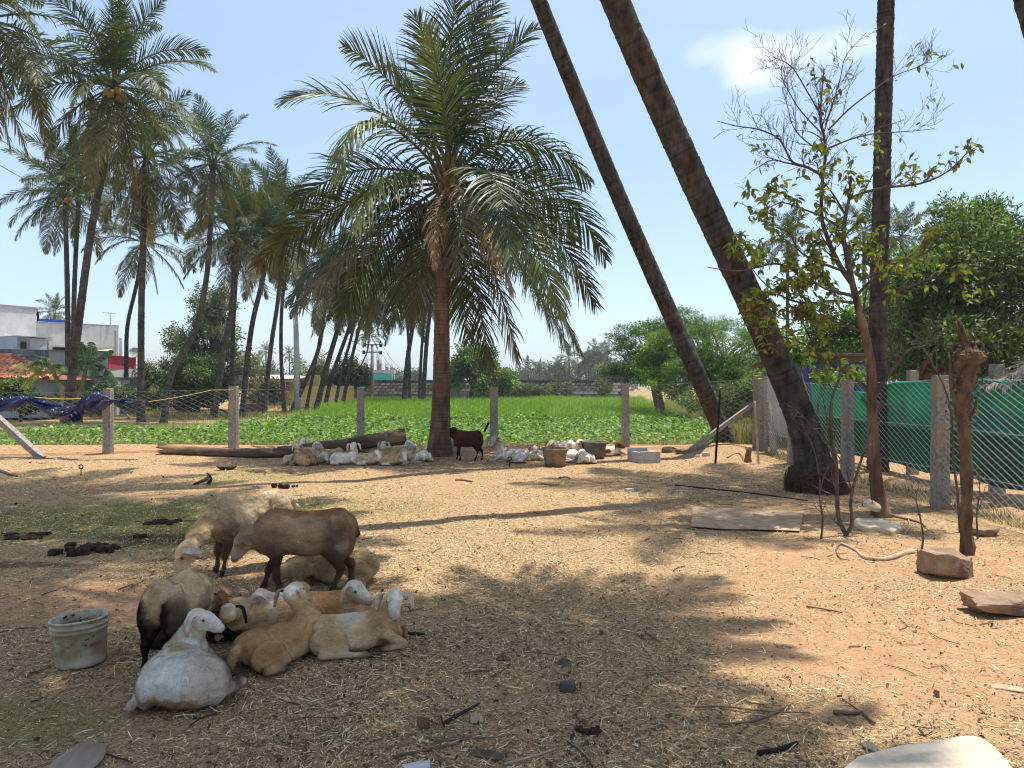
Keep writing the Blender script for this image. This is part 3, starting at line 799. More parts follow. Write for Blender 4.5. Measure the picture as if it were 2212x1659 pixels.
def surface_nets(D, o, h):
    s = D < 0
    nx, ny, nz = D.shape
    cnt = np.zeros((nx - 1, ny - 1, nz - 1)); acc = np.zeros((nx - 1, ny - 1, nz - 1, 3))
    base = np.stack(np.meshgrid(np.arange(nx - 1), np.arange(ny - 1), np.arange(nz - 1), indexing='ij'), -1).astype(float)
    cor = [(i, j, k) for i in (0, 1) for j in (0, 1) for k in (0, 1)]
    def sl(A, c): return A[c[0]:nx - 1 + c[0], c[1]:ny - 1 + c[1], c[2]:nz - 1 + c[2]]
    for a in cor:
        for ax in range(3):
            if a[ax]: continue
            b = list(a); b[ax] = 1
            da, db = sl(D, a), sl(D, b); m = (da < 0) != (db < 0)
            t = np.where(m, da / np.where(m, da - db, 1), 0)
            cnt += m
            for q in range(3):
                acc[..., q] += m * (a[q] + (t if q == ax else 0))
    act = cnt > 0
    idx = -np.ones(act.shape, int); idx[act] = np.arange(act.sum())
    V = (base[act] + acc[act] / cnt[act][:, None]) * h + o
    F = []
    for ax in range(3):
        u, v = [(1, 2), (2, 0), (0, 1)][ax]
        n = [nx, ny, nz]
        sa = [slice(1, n[q] - 1) for q in range(3)]; sb = list(sa)
        sa[ax] = slice(0, n[ax] - 1); sb[ax] = slice(1, n[ax])
        A = s[tuple(sa)]; B_ = s[tuple(sb)]
        m = np.argwhere(A != B_); inside = A[A != B_]
        off = np.ones(3, int); off[ax] = 0; c = m + off
        def id_(du, dv):
            e = c.copy(); e[:, u] -= du; e[:, v] -= dv
            return idx[e[:, 0], e[:, 1], e[:, 2]]
        q = np.stack([id_(1, 1), id_(0, 1), id_(0, 0), id_(1, 0)], -1)
        q[~inside] = q[~inside][:, ::-1]
        F.append(q)
    F = np.concatenate(F); F = F[(F >= 0).all(1)]
    return V, F
def cone(a, b, ra, rb, col, k=.04): return dict(t='c', g=(a, b, ra, rb), col=col, k=k)
def ell(c, r, col, k=.05, R=None): return dict(t='e', g=(c, r, R), col=col, k=k)

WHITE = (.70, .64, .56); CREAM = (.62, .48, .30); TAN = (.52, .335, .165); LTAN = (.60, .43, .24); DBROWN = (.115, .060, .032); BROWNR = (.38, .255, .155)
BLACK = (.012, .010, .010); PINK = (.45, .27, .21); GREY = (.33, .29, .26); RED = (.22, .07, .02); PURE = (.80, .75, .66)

def basis(f, up=(0, 0, 1)):
    f = np.asarray(f, float); f = f / np.linalg.norm(f); u = np.asarray(up, float); u = u - f * u.dot(f); u /= np.linalg.norm(u)
    return f, np.cross(f, u), u        # forward, right, up

def head_prims(o, fdir, s, C, up=(0, 0, 1), horns=None):
    f, r, u = basis(fdir, up); o = np.asarray(o, float)
    R = np.stack([f, r, u], 1)
    p = lambda a, b, c: o + s * (f * a + r * b + u * c)
    face = C['face']; nose = C.get('nose', face)
    P = [ell(p(0, 0, .004), np.array([.078, .052, .060]) * s, C.get('poll', face), .03, R),
         cone(p(.03, 0, .005), p(.135, 0, -.026), .049 * s, .031 * s, face, .025),
         cone(p(.045, 0, .034), p(.125, 0, .004), .024 * s, .020 * s, face, .02),
         cone(p(-.01, 0, -.038), p(.118, 0, -.045), .034 * s, .019 * s, face, .02),
         ell(p(.150, 0, -.026), np.array([.028, .026, .026]) * s, nose, .015, R)]
    for q in (-1, 1):
        P.append(ell(p(.040, q * .042, .028), np.array([.022, .012, .012]) * s, face, .012, R))     # brow
    marks = [(p(.176, .013, -.018), .010 * s, PINK), (p(.176, -.013, -.018), .010 * s, PINK), (p(.172, 0, -.044), .012 * s, (.28, .17, .14))]
    for q in (-1, 1): marks.append((p(.045, q * .049, .012), .015 * s, tuple(np.array(face) * .55)))
    eyes = [p(.047, q * .0475, .013) for q in (-1, 1)]
    return P, marks, eyes, (f, r, u, p)

def ear_geo(p0, out, down, length, width, thick=.008, n=9, m=7, tw=.25):
    """drooping leaf-shaped ear, closed shell"""
    p0 = np.asarray(p0, float); out = np.asarray(out, float) / np.linalg.norm(out); down = np.asarray(down, float) / np.linalg.norm(down)
    t = np.linspace(0, 1, n)
    ang = np.clip(t * 2.6, 0, 1)
    D = out[None] * (1 - ang)[:, None] + down[None] * ang[:, None]; D /= np.linalg.norm(D, axis=1, keepdims=True)
    c = p0 + np.concatenate([[np.zeros(3)], np.cumsum(D[:-1] * length / (n - 1), axis=0)])
    sd = np.cross(out, down); sd /= np.linalg.norm(sd); sd = sd * math.cos(tw) + out * math.sin(tw) * np.sign(tw); sd -= down * sd.dot(down); sd /= np.linalg.norm(sd)
    w = width * (np.sin(PI * np.clip(t * .80 + .17, 0, 1)) ** .8); w[-1] = width * .12
    V = []
    v = np.linspace(-1, 1, m)
    for sgn in (1, -1):
        nn = np.cross(D, sd)
        cup = (v[None] ** 2 - .4) * width * .22
        V.append(c[:, None] + sd * (v[None, :, None] * w[:, None, None] * .5) + nn[:, None] * (cup[..., None] + sgn * thick * .5 * (1 - v[None, :, None] ** 2 * .8)))
    V = np.stack(V)          # 2,n,m,3
    k = np.arange(2 * n * m).reshape(2, n, m); F = []
    a = k[0]; F.append(np.stack([a[:-1, :-1], a[:-1, 1:], a[1:, 1:], a[1:, :-1]], -1).reshape(-1, 4))
    a = k[1]; F.append(np.stack([a[:-1, :-1], a[1:, :-1], a[1:, 1:], a[:-1, 1:]], -1).reshape(-1, 4))
    for e in (np.stack([k[0, :-1, 0], k[0, 1:, 0], k[1, 1:, 0], k[1, :-1, 0]], -1), np.stack([k[0, :-1, -1], k[1, :-1, -1], k[1, 1:, -1], k[0, 1:, -1]], -1),
              np.stack([k[0, -1, :-1], k[0, -1, 1:], k[1, -1, 1:], k[1, -1, :-1]], -1)): F.append(e)
    return V.reshape(-1, 3), np.concatenate(F)

def torso_stand(C, lx=1.0):
    b = C['body']; bl = C.get('belly', b); rp = C.get('rump', b)
    return [ell((.19 * lx, 0, .445), (.17 * lx, .115, .160), C.get('chest', b), .04), ell((.29 * lx, 0, .40), (.09, .085, .12), C.get('chest', b), .05),
            ell((-.03 * lx, 0, .42), (.25 * lx, .138, .145), b, .06), ell((-.26 * lx, 0, .465), (.15 * lx, .115, .130), rp, .06), ell((0, 0, .375), (.20 * lx, .11, .09), bl, .05),
            cone((.22 * lx, 0, .575), (-.02 * lx, 0, .550), .035, .03, C.get('back', b), .05), cone((-.02 * lx, 0, .550), (-.28 * lx, 0, .575), .03, .04, C.get('back', b), .05),
            cone((-.22 * lx, .085, .545), (-.36 * lx, .06, .50), .028, .03, rp, .04), cone((-.22 * lx, -.085, .545), (-.36 * lx, -.06, .50), .028, .03, rp, .04)]
def legs_stand(C, lx=1.0, fr=((0, 0), (0, 0)), hi=((0, 0), (0, 0)), h=0.0):
    P = []; lc = C['leg']; lo = C.get('shin', lc); hf = C.get('hoof', (.05, .035, .03))
    for q, (dx, _) in zip((-1, 1), fr):
        y = q * .085
        P += [ell((.22 * lx, q * .085, .40), (.075, .05, .11), C.get('shoulder', C['body']), .05), cone((.22 * lx, y, .36), (.205 * lx + dx * .2, y, .27), .052, .034, lc, .04),
              cone((.205 * lx + dx * .2, y, .27), (.225 * lx + dx * .6, y, .155), .031, .022, lc, .02), ell((.227 * lx + dx * .6, y, .15), (.026, .024, .028), lo, .015),
              cone((.225 * lx + dx * .6, y, .145), (.215 * lx + dx, y, .055), .0185, .0165, lo, .015), cone((.215 * lx + dx, y, .05), (.235 * lx + dx, y, .018), .021, .025, hf, .012)]
    for q, (dx, _) in zip((-1, 1), hi):
        y = q * .08
        P += [ell((-.27 * lx, q * .085, .38), (.115, .055, .135), C.get('thigh', C['body']), .05), cone((-.22 * lx, y * 1.15, .31), (-.305 * lx + dx * .4, y, .205), .058, .030, lc, .04),
              ell((-.325 * lx + dx * .5, y, .19), (.026, .022, .034), lo, .015), cone((-.325 * lx + dx * .5, y, .185), (-.30 * lx + dx, y, .06), .021, .0175, lo, .015),
              cone((-.30 * lx + dx, y, .055), (-.275 * lx + dx, y, .018), .021, .025, hf, .012)]
    return P
def torso_lie(C, roll=0.0):
    b = C['body']; bl = C.get('belly', b); rp = C.get('rump', b)
    return [ell((.21, 0, .180), (.145, .112, .155), C.get('chest', b), .035), ell((.30, 0, .15), (.08, .085, .115), C.get('chest', b), .035), ell((-.02, 0, .160), (.23, .160, .138), b, .05),
            ell((-.25, 0, .170), (.145, .128, .135), rp, .05), ell((.0, 0, .085), (.22, .19, .09), bl, .05),
            cone((.23, 0, .305), (.02, 0, .278), .026, .020, C.get('back', b), .045), cone((.02, 0, .278), (-.26, 0, .285), .020, .028, C.get('back', b), .045),
            cone((-.19, .09, .262), (-.35, .065, .205), .024, .026, rp, .03), cone((-.19, -.09, .262), (-.35, -.065, .205), .024, .026, rp, .03),
            ell((.17, .110, .165), (.06, .040, .11), C.get('chest', b), .025), ell((.17, -.110, .165), (.06, .040, .11), C.get('chest', b), .025)]
def legs_lie(C, left='fold', right='fold', hind=1, hindx=(0, 0)):
    P = []; lc = C['leg']; lo = C.get('shin', lc); hf = C.get('hoof', (.06, .04, .035))
    for q, mode in ((-1, right), (1, left)):
        if mode == 'fold':
            P += [cone((.24, q * .125, .16), (.41, q * .150, .062), .050, .036, lc, .025), cone((.415, q * .150, .052), (.27, q * .150, .030), .034, .022, lo, .012),
                  cone((.27, q * .150, .030), (.225, q * .145, .026), .023, .022, hf, .008)]
        else:
            P += [cone((.26, q * .115, .15), (.40, q * .13, .06), .048, .035, lc, .025), cone((.40, q * .13, .05), (.56, q * .11, .034), .030, .020, lo, .012),
                  cone((.56, q * .11, .032), (.61, q * .11, .026), .023, .022, hf, .008)]
    for q in (-1, 1):
        e = hindx[0 if q < 0 else 1]
        P += [ell((-.21, q * .160, .130), (.150, .062, .125), C.get('thigh', C['body']), .028), cone((-.09, q * .205, .085), (-.26, q * .235, .052), .044, .030, lc, .02),
              cone((-.27, q * .24, .046), (-.04 + e, q * .262, .034), .030, .020, lo, .012), cone((-.04 + e, q * .262, .032), (.01 + e, q * .262, .026), .023, .021, hf, .008)]
    return P

m_coat = mat('animal_coat', (.74, .71, .66), (1.28, 1.24, 1.16), attr=True, scale=17, detail=8, rough=.9, spec=.12, bump=.9, bscale=48, bstretch=(.4, 1, 1), bdist=.016, c3=(.84, .77, .68), s3=8, lo=.3, hi=.62)
m_fleece = mat('fleece', (.85, .85, .85), (1.1, 1.1, 1.1), attr=True, scale=10, rough=.9, spec=.1)
m_eye = mat('eye', (.012, .009, .007), rough=.15, spec=.6)
ev, ef = lathe([(0, -1), (.7, -.7), (1, 0), (.7, .7), (0, 1)], 8)
EYE = mesh_data('eye', ev, ef, m_eye, smooth=True)

def animal(name, label, cat, loc, heading, scale, prims, head, C, h=.012, ears=(.165, .058), patches=(), neck_from=(.28, 0, .5), neck_r=(.10, .062),
           wool=0.0, group=None, tail=None, hairs=0, hdir=None, up=(0, 0, 1), hs=1.0, horns=False, seed=0, ear_col=None, ear_out=.5, yaw_k=.05, extra=(), etw=.25):
    """head: skull position in world space; hdir: the way the face points, in world space"""
    ch, sh = math.cos(heading), math.sin(heading)
    Rw = np.array([[ch, -sh, 0], [sh, ch, 0], [0, 0, 1.0]])
    loc = np.asarray(loc, float)
    ho = (np.asarray(head, float) - loc) @ Rw / scale
    hf = np.asarray(hdir, float) @ Rw; up = np.asarray(up, float) @ Rw
    P = list(prims)
    hp, marks, eyes, (f, r, u, p) = head_prims(ho, hf, hs, C, up)
    nf_ = np.asarray(neck_from, float)
    back = ho - f * .025 * hs - u * .012 * hs
    mid = (nf_ + back) / 2 + np.array([.02, 0, -.015])
    nc = C.get('neck', C['body'])
    P += [cone(nf_, mid, neck_r[0], (neck_r[0] + neck_r[1]) / 2 * .94, C.get('chest', C['body']), .07), cone(mid, back, (neck_r[0] + neck_r[1]) / 2 * .94, neck_r[1], nc, .03)]
    P += hp
    if tail is not None: P.append(cone(*tail, .03)) if len(tail) == 5 else P.append(cone(tail[0], tail[1], tail[2], tail[3], tail[4], .03))
    P += list(extra)
    lo = np.full(3, 9.0); hi = -lo
    for q in P:
        g = q['g']
        if q['t'] == 'c':
            for e, rr in ((g[0], g[2]), (g[1], g[3])): lo = np.minimum(lo, np.asarray(e) - rr); hi = np.maximum(hi, np.asarray(e) + rr)
        else:
            m_ = max(g[1]) if g[2] is not None else np.asarray(g[1]); lo = np.minimum(lo, np.asarray(g[0]) - m_); hi = np.maximum(hi, np.asarray(g[0]) + m_)
    lo -= 3 * h; hi += 3 * h
    n = np.ceil((hi - lo) / h).astype(int) + 1
    G = np.stack(np.meshgrid(*[lo[i] + np.arange(n[i]) * h for i in range(3)], indexing='ij'), -1)
    D = field(G, P)
    N1 = vnoise(G * 9 + seed * 3.7)
    D = D + .006 * N1 + (.0045 * vnoise(G * np.array([15, 24, 24]) + seed) + .0022 * vnoise(G * 46) if h < .015 else 0)
    if wool: D = D + wool * (vnoise(G * np.array([26, 26, 34]) + seed) * .6 + vnoise(G * 60) * .25) * np.clip(1 - sd_ell(G, ho, (.2, .2, .2)) * -4, 0, 1) * np.clip((G[..., 2] - .16) * 8, 0, 1)
    V, F = surface_nets(D, lo, h)
    W = []; Cc = []
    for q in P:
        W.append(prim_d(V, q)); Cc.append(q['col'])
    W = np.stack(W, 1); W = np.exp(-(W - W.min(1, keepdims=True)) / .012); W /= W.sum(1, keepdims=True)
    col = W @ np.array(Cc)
    nn = vnoise(V * 14 + seed)[:, None]
    for (pc, pr, pcol, soft) in patches:
        d = sd_ell(V, pc, pr)[:, None] + .022 * nn + .012 * vnoise(V * 40)[:, None]
        k_ = 1 - sstep(-soft, soft, d); col = col * (1 - k_) + np.array(pcol) * k_
    for (pc, pr, pcol) in marks:
        d = np.linalg.norm(V - pc, axis=1)[:, None]; k_ = 1 - sstep(pr * .5, pr * 1.3, d); col = col * (1 - k_) + np.array(pcol) * k_
    n1 = vn(V[:, 0] * 11, V[:, 1] * 15, V[:, 2] * 15 + seed)[:, None]; n2 = vn(V[:, 0] * 26, V[:, 1] * 38, V[:, 2] * 38)[:, None]
    col = col * (1 + .16 * n1 + .12 * n2); k_ = np.clip(vn(V[:, 0] * 6 + seed, V[:, 1] * 7, V[:, 2] * 7)[:, None] * 1.3 - .15, 0, .45) * (col.mean(1, keepdims=True) > .12); col = col * (1 - k_) + col * np.array([.82, .66, .46]) * k_
    # dusty, worn lower coat
    dirt = np.array([.30, .19, .11]); k_ = (.30 * (1 - sstep(.02, .16, V[:, 2:3])) * (.6 + .5 * nn)); k_ = np.clip(k_, 0, 1) * (col.mean(1, keepdims=True) > .05)
    col = col * (1 - k_) + dirt * k_
    Vs = [V]; Fs = [F]; Cs = [col]; k = len(V)
    ecol = ear_col or C.get('ear', C['face'])
    for q in (-1, 1):
        e0 = p(-.008, q * .045, .026)
        dn = np.array([0, 0, -1.0]) if abs(f[2]) < .75 else -u
        dn = dn + r * q * .22 - f * .10 + np.array([0, 0, 0])
        eV, eF = ear_geo(e0, r * q + u * .15 - f * .25, dn, ears[0] * hs, ears[1] * hs, thick=max(.008, h * .5), tw=etw, n=9 if h < .02 else 6, m=7 if h < .02 else 5)
        Vs.append(eV); Fs.append(eF + k); k += len(eV)
        ec = np.tile(np.array(ecol), (len(eV), 1)); inner = ec * .8 + np.array(PINK) * .2
        half = len(eV) // 2
        ec[half:] = inner[half:]; Cs.append(ec)
    t = empty(name, loc, label, cat, group, heading); t.scale = (scale,) * 3
    body = obj('body', np.concatenate(Vs), np.concatenate(Fs), m_coat, t, tint=np.concatenate(Cs), smooth=True)
    for e in eyes:
        q = link('eye', EYE, t, e); q.scale = (.0085 * hs,) * 3
    if horns:
        hb_ = Bag()
        for q in (-1, 1):
            pts = np.array([p(-.02, q * .022, .05), p(-.06, q * .04, .10), p(-.12, q * .06, .11)])
            Vh, Fh = tube(spline(pts, 6), np.linspace(.014, .004, 6), 6); hb_.add(Vh, Fh)
        hb_.build('horns', mat('horn', (.12, .09, .07), rough=.6), t)
    if hairs:
        hairs = int(hairs * 1.7)
        rs = np.random.default_rng(seed + 9)
        tri = np.concatenate([F[:, [0, 1, 2]], F[:, [0, 2, 3]]])
        A, B_, C_ = V[tri[:, 0]], V[tri[:, 1]], V[tri[:, 2]]
        cr = np.cross(B_ - A, C_ - A); ar = np.linalg.norm(cr, axis=1); nrm = cr / (ar[:, None] + 1e-12)
        pr_ = ar * np.where(A[:, 2] > .12 if wool else A[:, 2] > .02, 1, .25) * (np.linalg.norm(A - ho, axis=1) > .12)
        ix = rs.choice(len(tri), hairs, p=pr_ / pr_.sum())
        a, b = rs.random((2, hairs, 1)); sw = a + b > 1; a = np.where(sw, 1 - a, a); b = np.where(sw, 1 - b, b)
        pos = A[ix] + (B_ - A)[ix] * a + (C_ - A)[ix] * b; N = nrm[ix]
        woolly = wool > .008; flow = np.array([-1.0, 0, -.55]) + rs.normal(0, .35 if not woolly else .9, (hairs, 3))
        flow = flow - N * np.sum(flow * N, 1, keepdims=True); flow /= np.linalg.norm(flow, axis=1, keepdims=True) + 1e-9
        ln = rs.uniform(.010, .022, (hairs, 1)) * (.95 if not woolly else 1.5)
        lift = .34 if not woolly else .45
        tip = pos + (flow + N * lift) * ln; sd = np.cross(flow, N) * (.0012 if not woolly else .0020)
        V3 = np.stack([pos - sd, pos + sd, tip], 1).reshape(-1, 3)
        hc = np.clip(col[tri[ix, 0]] * rs.uniform(.8, 1.4, (hairs, 1)), 0, .85)
        obj('fur', V3, np.arange(hairs * 3).reshape(-1, 3), m_fleece, t, tint=np.repeat(hc, 3, 0))['kind'] = 'stuff'
    return t

def gp(px, py): 
    v = on_ground(px, py); return np.array([v.x, v.y, v.z])
def hp(px, py, Y): return at(px, py, Y)
GF_ = 'flock of sheep in the left foreground'
d2 = math.radians

# standing cream woolly ewe, grazing
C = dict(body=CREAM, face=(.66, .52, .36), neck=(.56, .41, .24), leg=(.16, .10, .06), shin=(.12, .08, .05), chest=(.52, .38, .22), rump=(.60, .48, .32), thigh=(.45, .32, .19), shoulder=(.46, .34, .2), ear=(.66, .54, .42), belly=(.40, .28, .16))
c = gp(512, 1246); c[1] += .25
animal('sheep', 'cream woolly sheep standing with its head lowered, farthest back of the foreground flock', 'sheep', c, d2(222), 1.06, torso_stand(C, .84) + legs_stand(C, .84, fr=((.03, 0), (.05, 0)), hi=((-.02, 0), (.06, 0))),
       hp(401, 1192, 5.75), C, hdir=(-.30, -.30, -1.0), up=(-.9, -.5, .3), wool=.022, group=GF_, hairs=16000, seed=1, neck_r=(.085, .056), hs=1.02, neck_from=(.27, 0, .46),
       tail=((-.38, 0, .52), (-.44, 0, .36), .035, .02, CREAM))
# standing brown sheep
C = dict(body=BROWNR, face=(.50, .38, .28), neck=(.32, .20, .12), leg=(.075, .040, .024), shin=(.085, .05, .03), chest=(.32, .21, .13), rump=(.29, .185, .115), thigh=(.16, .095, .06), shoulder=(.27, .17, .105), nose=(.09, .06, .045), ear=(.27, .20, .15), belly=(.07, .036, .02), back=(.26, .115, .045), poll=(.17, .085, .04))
c = gp(650, 1288); c[1] += .10
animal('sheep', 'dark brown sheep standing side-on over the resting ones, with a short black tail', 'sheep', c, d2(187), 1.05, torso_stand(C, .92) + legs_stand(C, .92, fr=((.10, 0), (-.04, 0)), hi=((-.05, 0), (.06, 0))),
       hp(529, 1166, 5.72), C, hdir=(-.55, -.12, -.72), up=(-.5, 0, .8), group=GF_, hairs=14000, seed=2, neck_r=(.10, .056), hs=.98, neck_from=(.26, 0, .46), ears=(.15, .055),
       tail=((-.33, 0, .53), (-.375, 0, .42), .030, .028, BLACK), patches=[((-.28, .12, .40), (.05, .03, .09), (.30, .22, .17), .02), ((.02, .15, .40), (.012, .03, .01), (.6, .55, .5), .008)])
# standing cream sheep with black legs, seen from behind
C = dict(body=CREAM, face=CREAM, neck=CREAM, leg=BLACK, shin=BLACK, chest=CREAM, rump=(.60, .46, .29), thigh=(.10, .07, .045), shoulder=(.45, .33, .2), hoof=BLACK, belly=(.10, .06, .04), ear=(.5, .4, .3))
c = gp(343, 1468); c[1] += .22
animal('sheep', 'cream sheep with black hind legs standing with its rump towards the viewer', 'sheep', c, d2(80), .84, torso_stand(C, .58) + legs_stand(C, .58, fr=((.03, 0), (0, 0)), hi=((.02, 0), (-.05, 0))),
       hp(392, 1262, 4.85), C, hdir=(.35, .35, -.85), up=(.4, .6, .5), group=GF_, hairs=14000, seed=3, neck_r=(.10, .065), neck_from=(.24, 0, .46), hs=.95,
       tail=((-.21, 0, .54), (-.25, 0, .40), .036, .022, (.56, .42, .26)),
       patches=[((-.27, -.080, .36), (.07, .035, .15), BLACK, .015), ((-.27, .10, .30), (.08, .05, .18), BLACK, .02), ((-.05, -.06, .27), (.22, .14, .06), BLACK, .02)])
# white sheep resting, seen from behind
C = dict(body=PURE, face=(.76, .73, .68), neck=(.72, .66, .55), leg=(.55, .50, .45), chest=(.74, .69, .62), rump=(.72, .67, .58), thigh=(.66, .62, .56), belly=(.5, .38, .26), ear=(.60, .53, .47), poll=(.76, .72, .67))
c = gp(352, 1534); c[1] += .20
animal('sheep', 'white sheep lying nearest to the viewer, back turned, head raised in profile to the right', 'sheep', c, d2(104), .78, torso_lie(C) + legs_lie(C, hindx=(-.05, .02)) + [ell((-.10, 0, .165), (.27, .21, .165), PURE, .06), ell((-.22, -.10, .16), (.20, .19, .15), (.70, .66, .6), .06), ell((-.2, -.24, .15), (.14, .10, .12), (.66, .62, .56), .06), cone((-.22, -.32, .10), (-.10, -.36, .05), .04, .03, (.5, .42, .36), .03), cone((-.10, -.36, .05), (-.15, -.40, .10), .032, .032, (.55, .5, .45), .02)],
       hp(432, 1336, 3.93), C, hdir=(1.0, -.12, -.22), group=GF_, hairs=16000, seed=4, neck_r=(.10, .060), neck_from=(.24, 0, .24), hs=1.04, ears=(.155, .055), wool=.004,
       tail=((-.38, -.02, .19), (-.40, -.04, .12), .03, .022, (.7, .66, .6)), patches=[((.05, .12, .30), (.10, .10, .08), (.62, .50, .34), .06), ((-.1, .0, .34), (.08, .08, .05), (.60, .48, .33), .05), ((-.14, -.33, .17), (.13, .10, .13), (.24, .20, .165), .04), ((-.35, .05, .06), (.2, .2, .07), (.42, .3, .2), .05)])
# dark brown and black sheep half hidden
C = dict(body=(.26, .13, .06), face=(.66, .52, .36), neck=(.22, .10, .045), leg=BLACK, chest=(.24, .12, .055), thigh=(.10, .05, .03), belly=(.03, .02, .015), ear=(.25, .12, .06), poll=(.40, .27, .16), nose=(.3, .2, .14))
c = gp(395, 1395); c[1] += .1
animal('sheep', 'brown sheep with a pale forehead lying behind the black legged one', 'sheep', c, d2(12), .66, torso_lie(C) + legs_lie(C, hindx=(.0, .05)),
       hp(457, 1288, 4.66), C, hdir=(-.25, -.65, -.55), up=(-.2, -.5, .7), group=GF_, hairs=8000, seed=5, neck_r=(.10, .062), neck_from=(.26, 0, .24), hs=1.42)
# tan sheep with black and white ears
C = dict(body=TAN, face=(.62, .55, .47), neck=LTAN, leg=LTAN, chest=(.55, .38, .2), rump=(.56, .42, .26), thigh=(.5, .34, .19), belly=(.56, .46, .34), ear=(.02, .018, .018), poll=(.6, .52, .44))
c = gp(556, 1392); c[1] += .18
animal('sheep', 'tan sheep with black ears lying behind the white one, facing left', 'sheep', c, d2(196), .68, torso_lie(C) + legs_lie(C),
       hp(492, 1322, 4.42), C, hdir=(-.45, .8, -.2), group=GF_, hairs=9000, seed=6, neck_r=(.11, .066), neck_from=(.27, 0, .25), hs=1.2, ears=(.17, .055),
       patches=[((.30, .0, .42), (.04, .05, .05), BLACK, .015), ((-.05, .1, .28), (.05, .12, .12), (.62, .5, .38), .03)])
# white and grey sheep between
C = dict(body=(.62, .54, .47), face=(.3, .24, .2), neck=(.5, .42, .34), leg=WHITE, ear=(.35, .28, .24), back=(.66, .58, .5))
c = gp(592, 1352); c[1] += .12
animal('sheep', 'small whitish sheep with a grey speckled head half hidden among the resting ones', 'sheep', c, d2(172), .60, torso_lie(C) + legs_lie(C),
       hp(556, 1306, 4.86), C, hdir=(-.6, .2, -.5), group=GF_, hairs=5000, seed=7, neck_from=(.27, 0, .22), hs=1.2, patches=[((.33, 0, .3), (.1, .1, .06), (.25, .18, .15), .03)])
# big tan sheep seen from behind
C = dict(body=(.50, .30, .135), face=(.60, .44, .27), neck=(.56, .38, .2), leg=(.42, .27, .14), chest=(.54, .35, .17), back=(.30, .155, .065), rump=(.50, .31, .15), thigh=(.5, .315, .15), belly=(.5, .36, .2), ear=(.62, .48, .33), poll=(.82, .76, .68))
c = gp(588, 1452); c[1] += .18
animal('sheep', 'tan sheep lying back to the viewer, pale crown up, ears hanging either side', 'sheep', c, d2(48), .70, torso_lie(C) + legs_lie(C, hindx=(-.12, 0)) + [cone((-.2, .22, .08), (-.42, .30, .05), .05, .03, (.40, .25, .13), .03)],
       hp(633, 1281, 4.62), C, hdir=(.30, .92, .15), group=GF_, hairs=15000, seed=8, neck_r=(.095, .060), neck_from=(.26, 0, .30), hs=1.30, ears=(.165, .05),
       tail=((-.40, 0, .17), (-.46, .02, .05), .05, .04, (.50, .33, .17)), patches=[((-.05, .16, .30), (.10, .06, .05), (.68, .6, .5), .03)])
# tan sheep with white face, right facing
C = dict(body=(.50, .27, .115), face=(.72, .64, .55), neck=(.58, .40, .22), leg=LTAN, chest=(.56, .36, .18), rump=(.56, .36, .18), ear=(.62, .50, .38), nose=(.34, .22, .16), poll=(.74, .68, .6))
c = gp(704, 1362); c[1] += .16
animal('sheep', 'reddish tan sheep with a white face in profile, lying behind the two tan ones', 'sheep', c, d2(8), .68, torso_lie(C) + legs_lie(C),
       hp(766, 1272, 5.02), C, hdir=(.80, -.45, -.32), group=GF_, hairs=9000, seed=9, neck_r=(.10, .062), neck_from=(.26, 0, .25), hs=1.36, ears=(.165, .05))
# front right, looking at the viewer
C = dict(body=(.66, .49, .29), face=(.74, .66, .56), neck=(.56, .40, .22), leg=(.56, .40, .23), shin=(.60, .46, .30), chest=(.55, .36, .18), rump=(.58, .41, .24), thigh=(.57, .39, .21), belly=(.60, .47, .32), ear=(.66, .57, .47), nose=(.45, .33, .26), poll=(.70, .6, .48))
c = gp(752, 1420); c[1] += .14
animal('sheep', 'light tan sheep at the right end of the foreground flock, looking straight at the viewer', 'sheep', c, d2(16), .70, torso_lie(C) + legs_lie(C, hindx=(.12, 0)),
       hp(853, 1292, 4.50), C, hdir=(.12, -.95, -.42), group=GF_, hairs=15000, seed=10, neck_r=(.095, .060), neck_from=(.28, 0, .26), hs=1.26, etw=.9, ears=(.165, .050),
       patches=[((-.02, -.12, .30), (.14, .12, .06), (.70, .62, .5), .04)])
# woolly one behind the brown
C = dict(body=(.47, .345, .20), face=(.44, .34, .24), neck=(.48, .37, .24), leg=LTAN, ear=(.40, .30, .22), back=(.52, .39, .23))
c = gp(722, 1268); c[1] += .15
animal('sheep', 'sandy woolly sheep lying on the ground behind the legs of the brown standing one', 'sheep', c, d2(178), .82, torso_lie(C) + legs_lie(C),
       hp(604, 1238, 5.95), C, hdir=(-.75, -.25, -.55), group=GF_, hairs=14000, seed=11, wool=.009, neck_r=(.11, .068), neck_from=(.27, 0, .22), hs=.95)

# resting flock along the log under the big palm
GL = 'sheep resting by the log under the big palm'
W_ = (.74, .68, .60); T_ = (.50, .36, .21); LT = (.58, .46, .31); RT = (.42, .24, .12)
def small(label, bx, by, heading, hx, hy, hd, col, face=None, s=.76, dy=.12, hY=None, group=GL, cat='sheep', name='sheep', lf='fold', rt='fold', ear=None, patches=(), horns=False, seed=0, up=(0, 0, 1), hdz=0, thigh=None, ears=(.16, .05), neck=None, h=.019):
    face = face or W_
    C = dict(body=col, face=face, neck=neck or tuple((np.array(col) + np.array(face)) / 2), leg=tuple((np.array(col) * .4 + np.array(face) * .6)), ear=ear or face, thigh=thigh or col, chest=col)
    c = gp(bx, by); c[1] += dy
    return animal(name, label, cat, c, d2(heading), s * .88, torso_lie(C) + legs_lie(C, left=lf, right=rt), hp(hx, hy - 3.5, (hY or c[1]) - .06), C, hdir=hd, group=group, h=h, seed=seed, neck_from=(.27, 0, .27), neck_r=(.085, .062), hs=1.5, ears=ears, etw=.85 if hd[1] < -.85 else .25, patches=patches, horns=horns, up=up, tail=((-.38, 0, .2), (-.46, 0, .08), .035, .02, col))
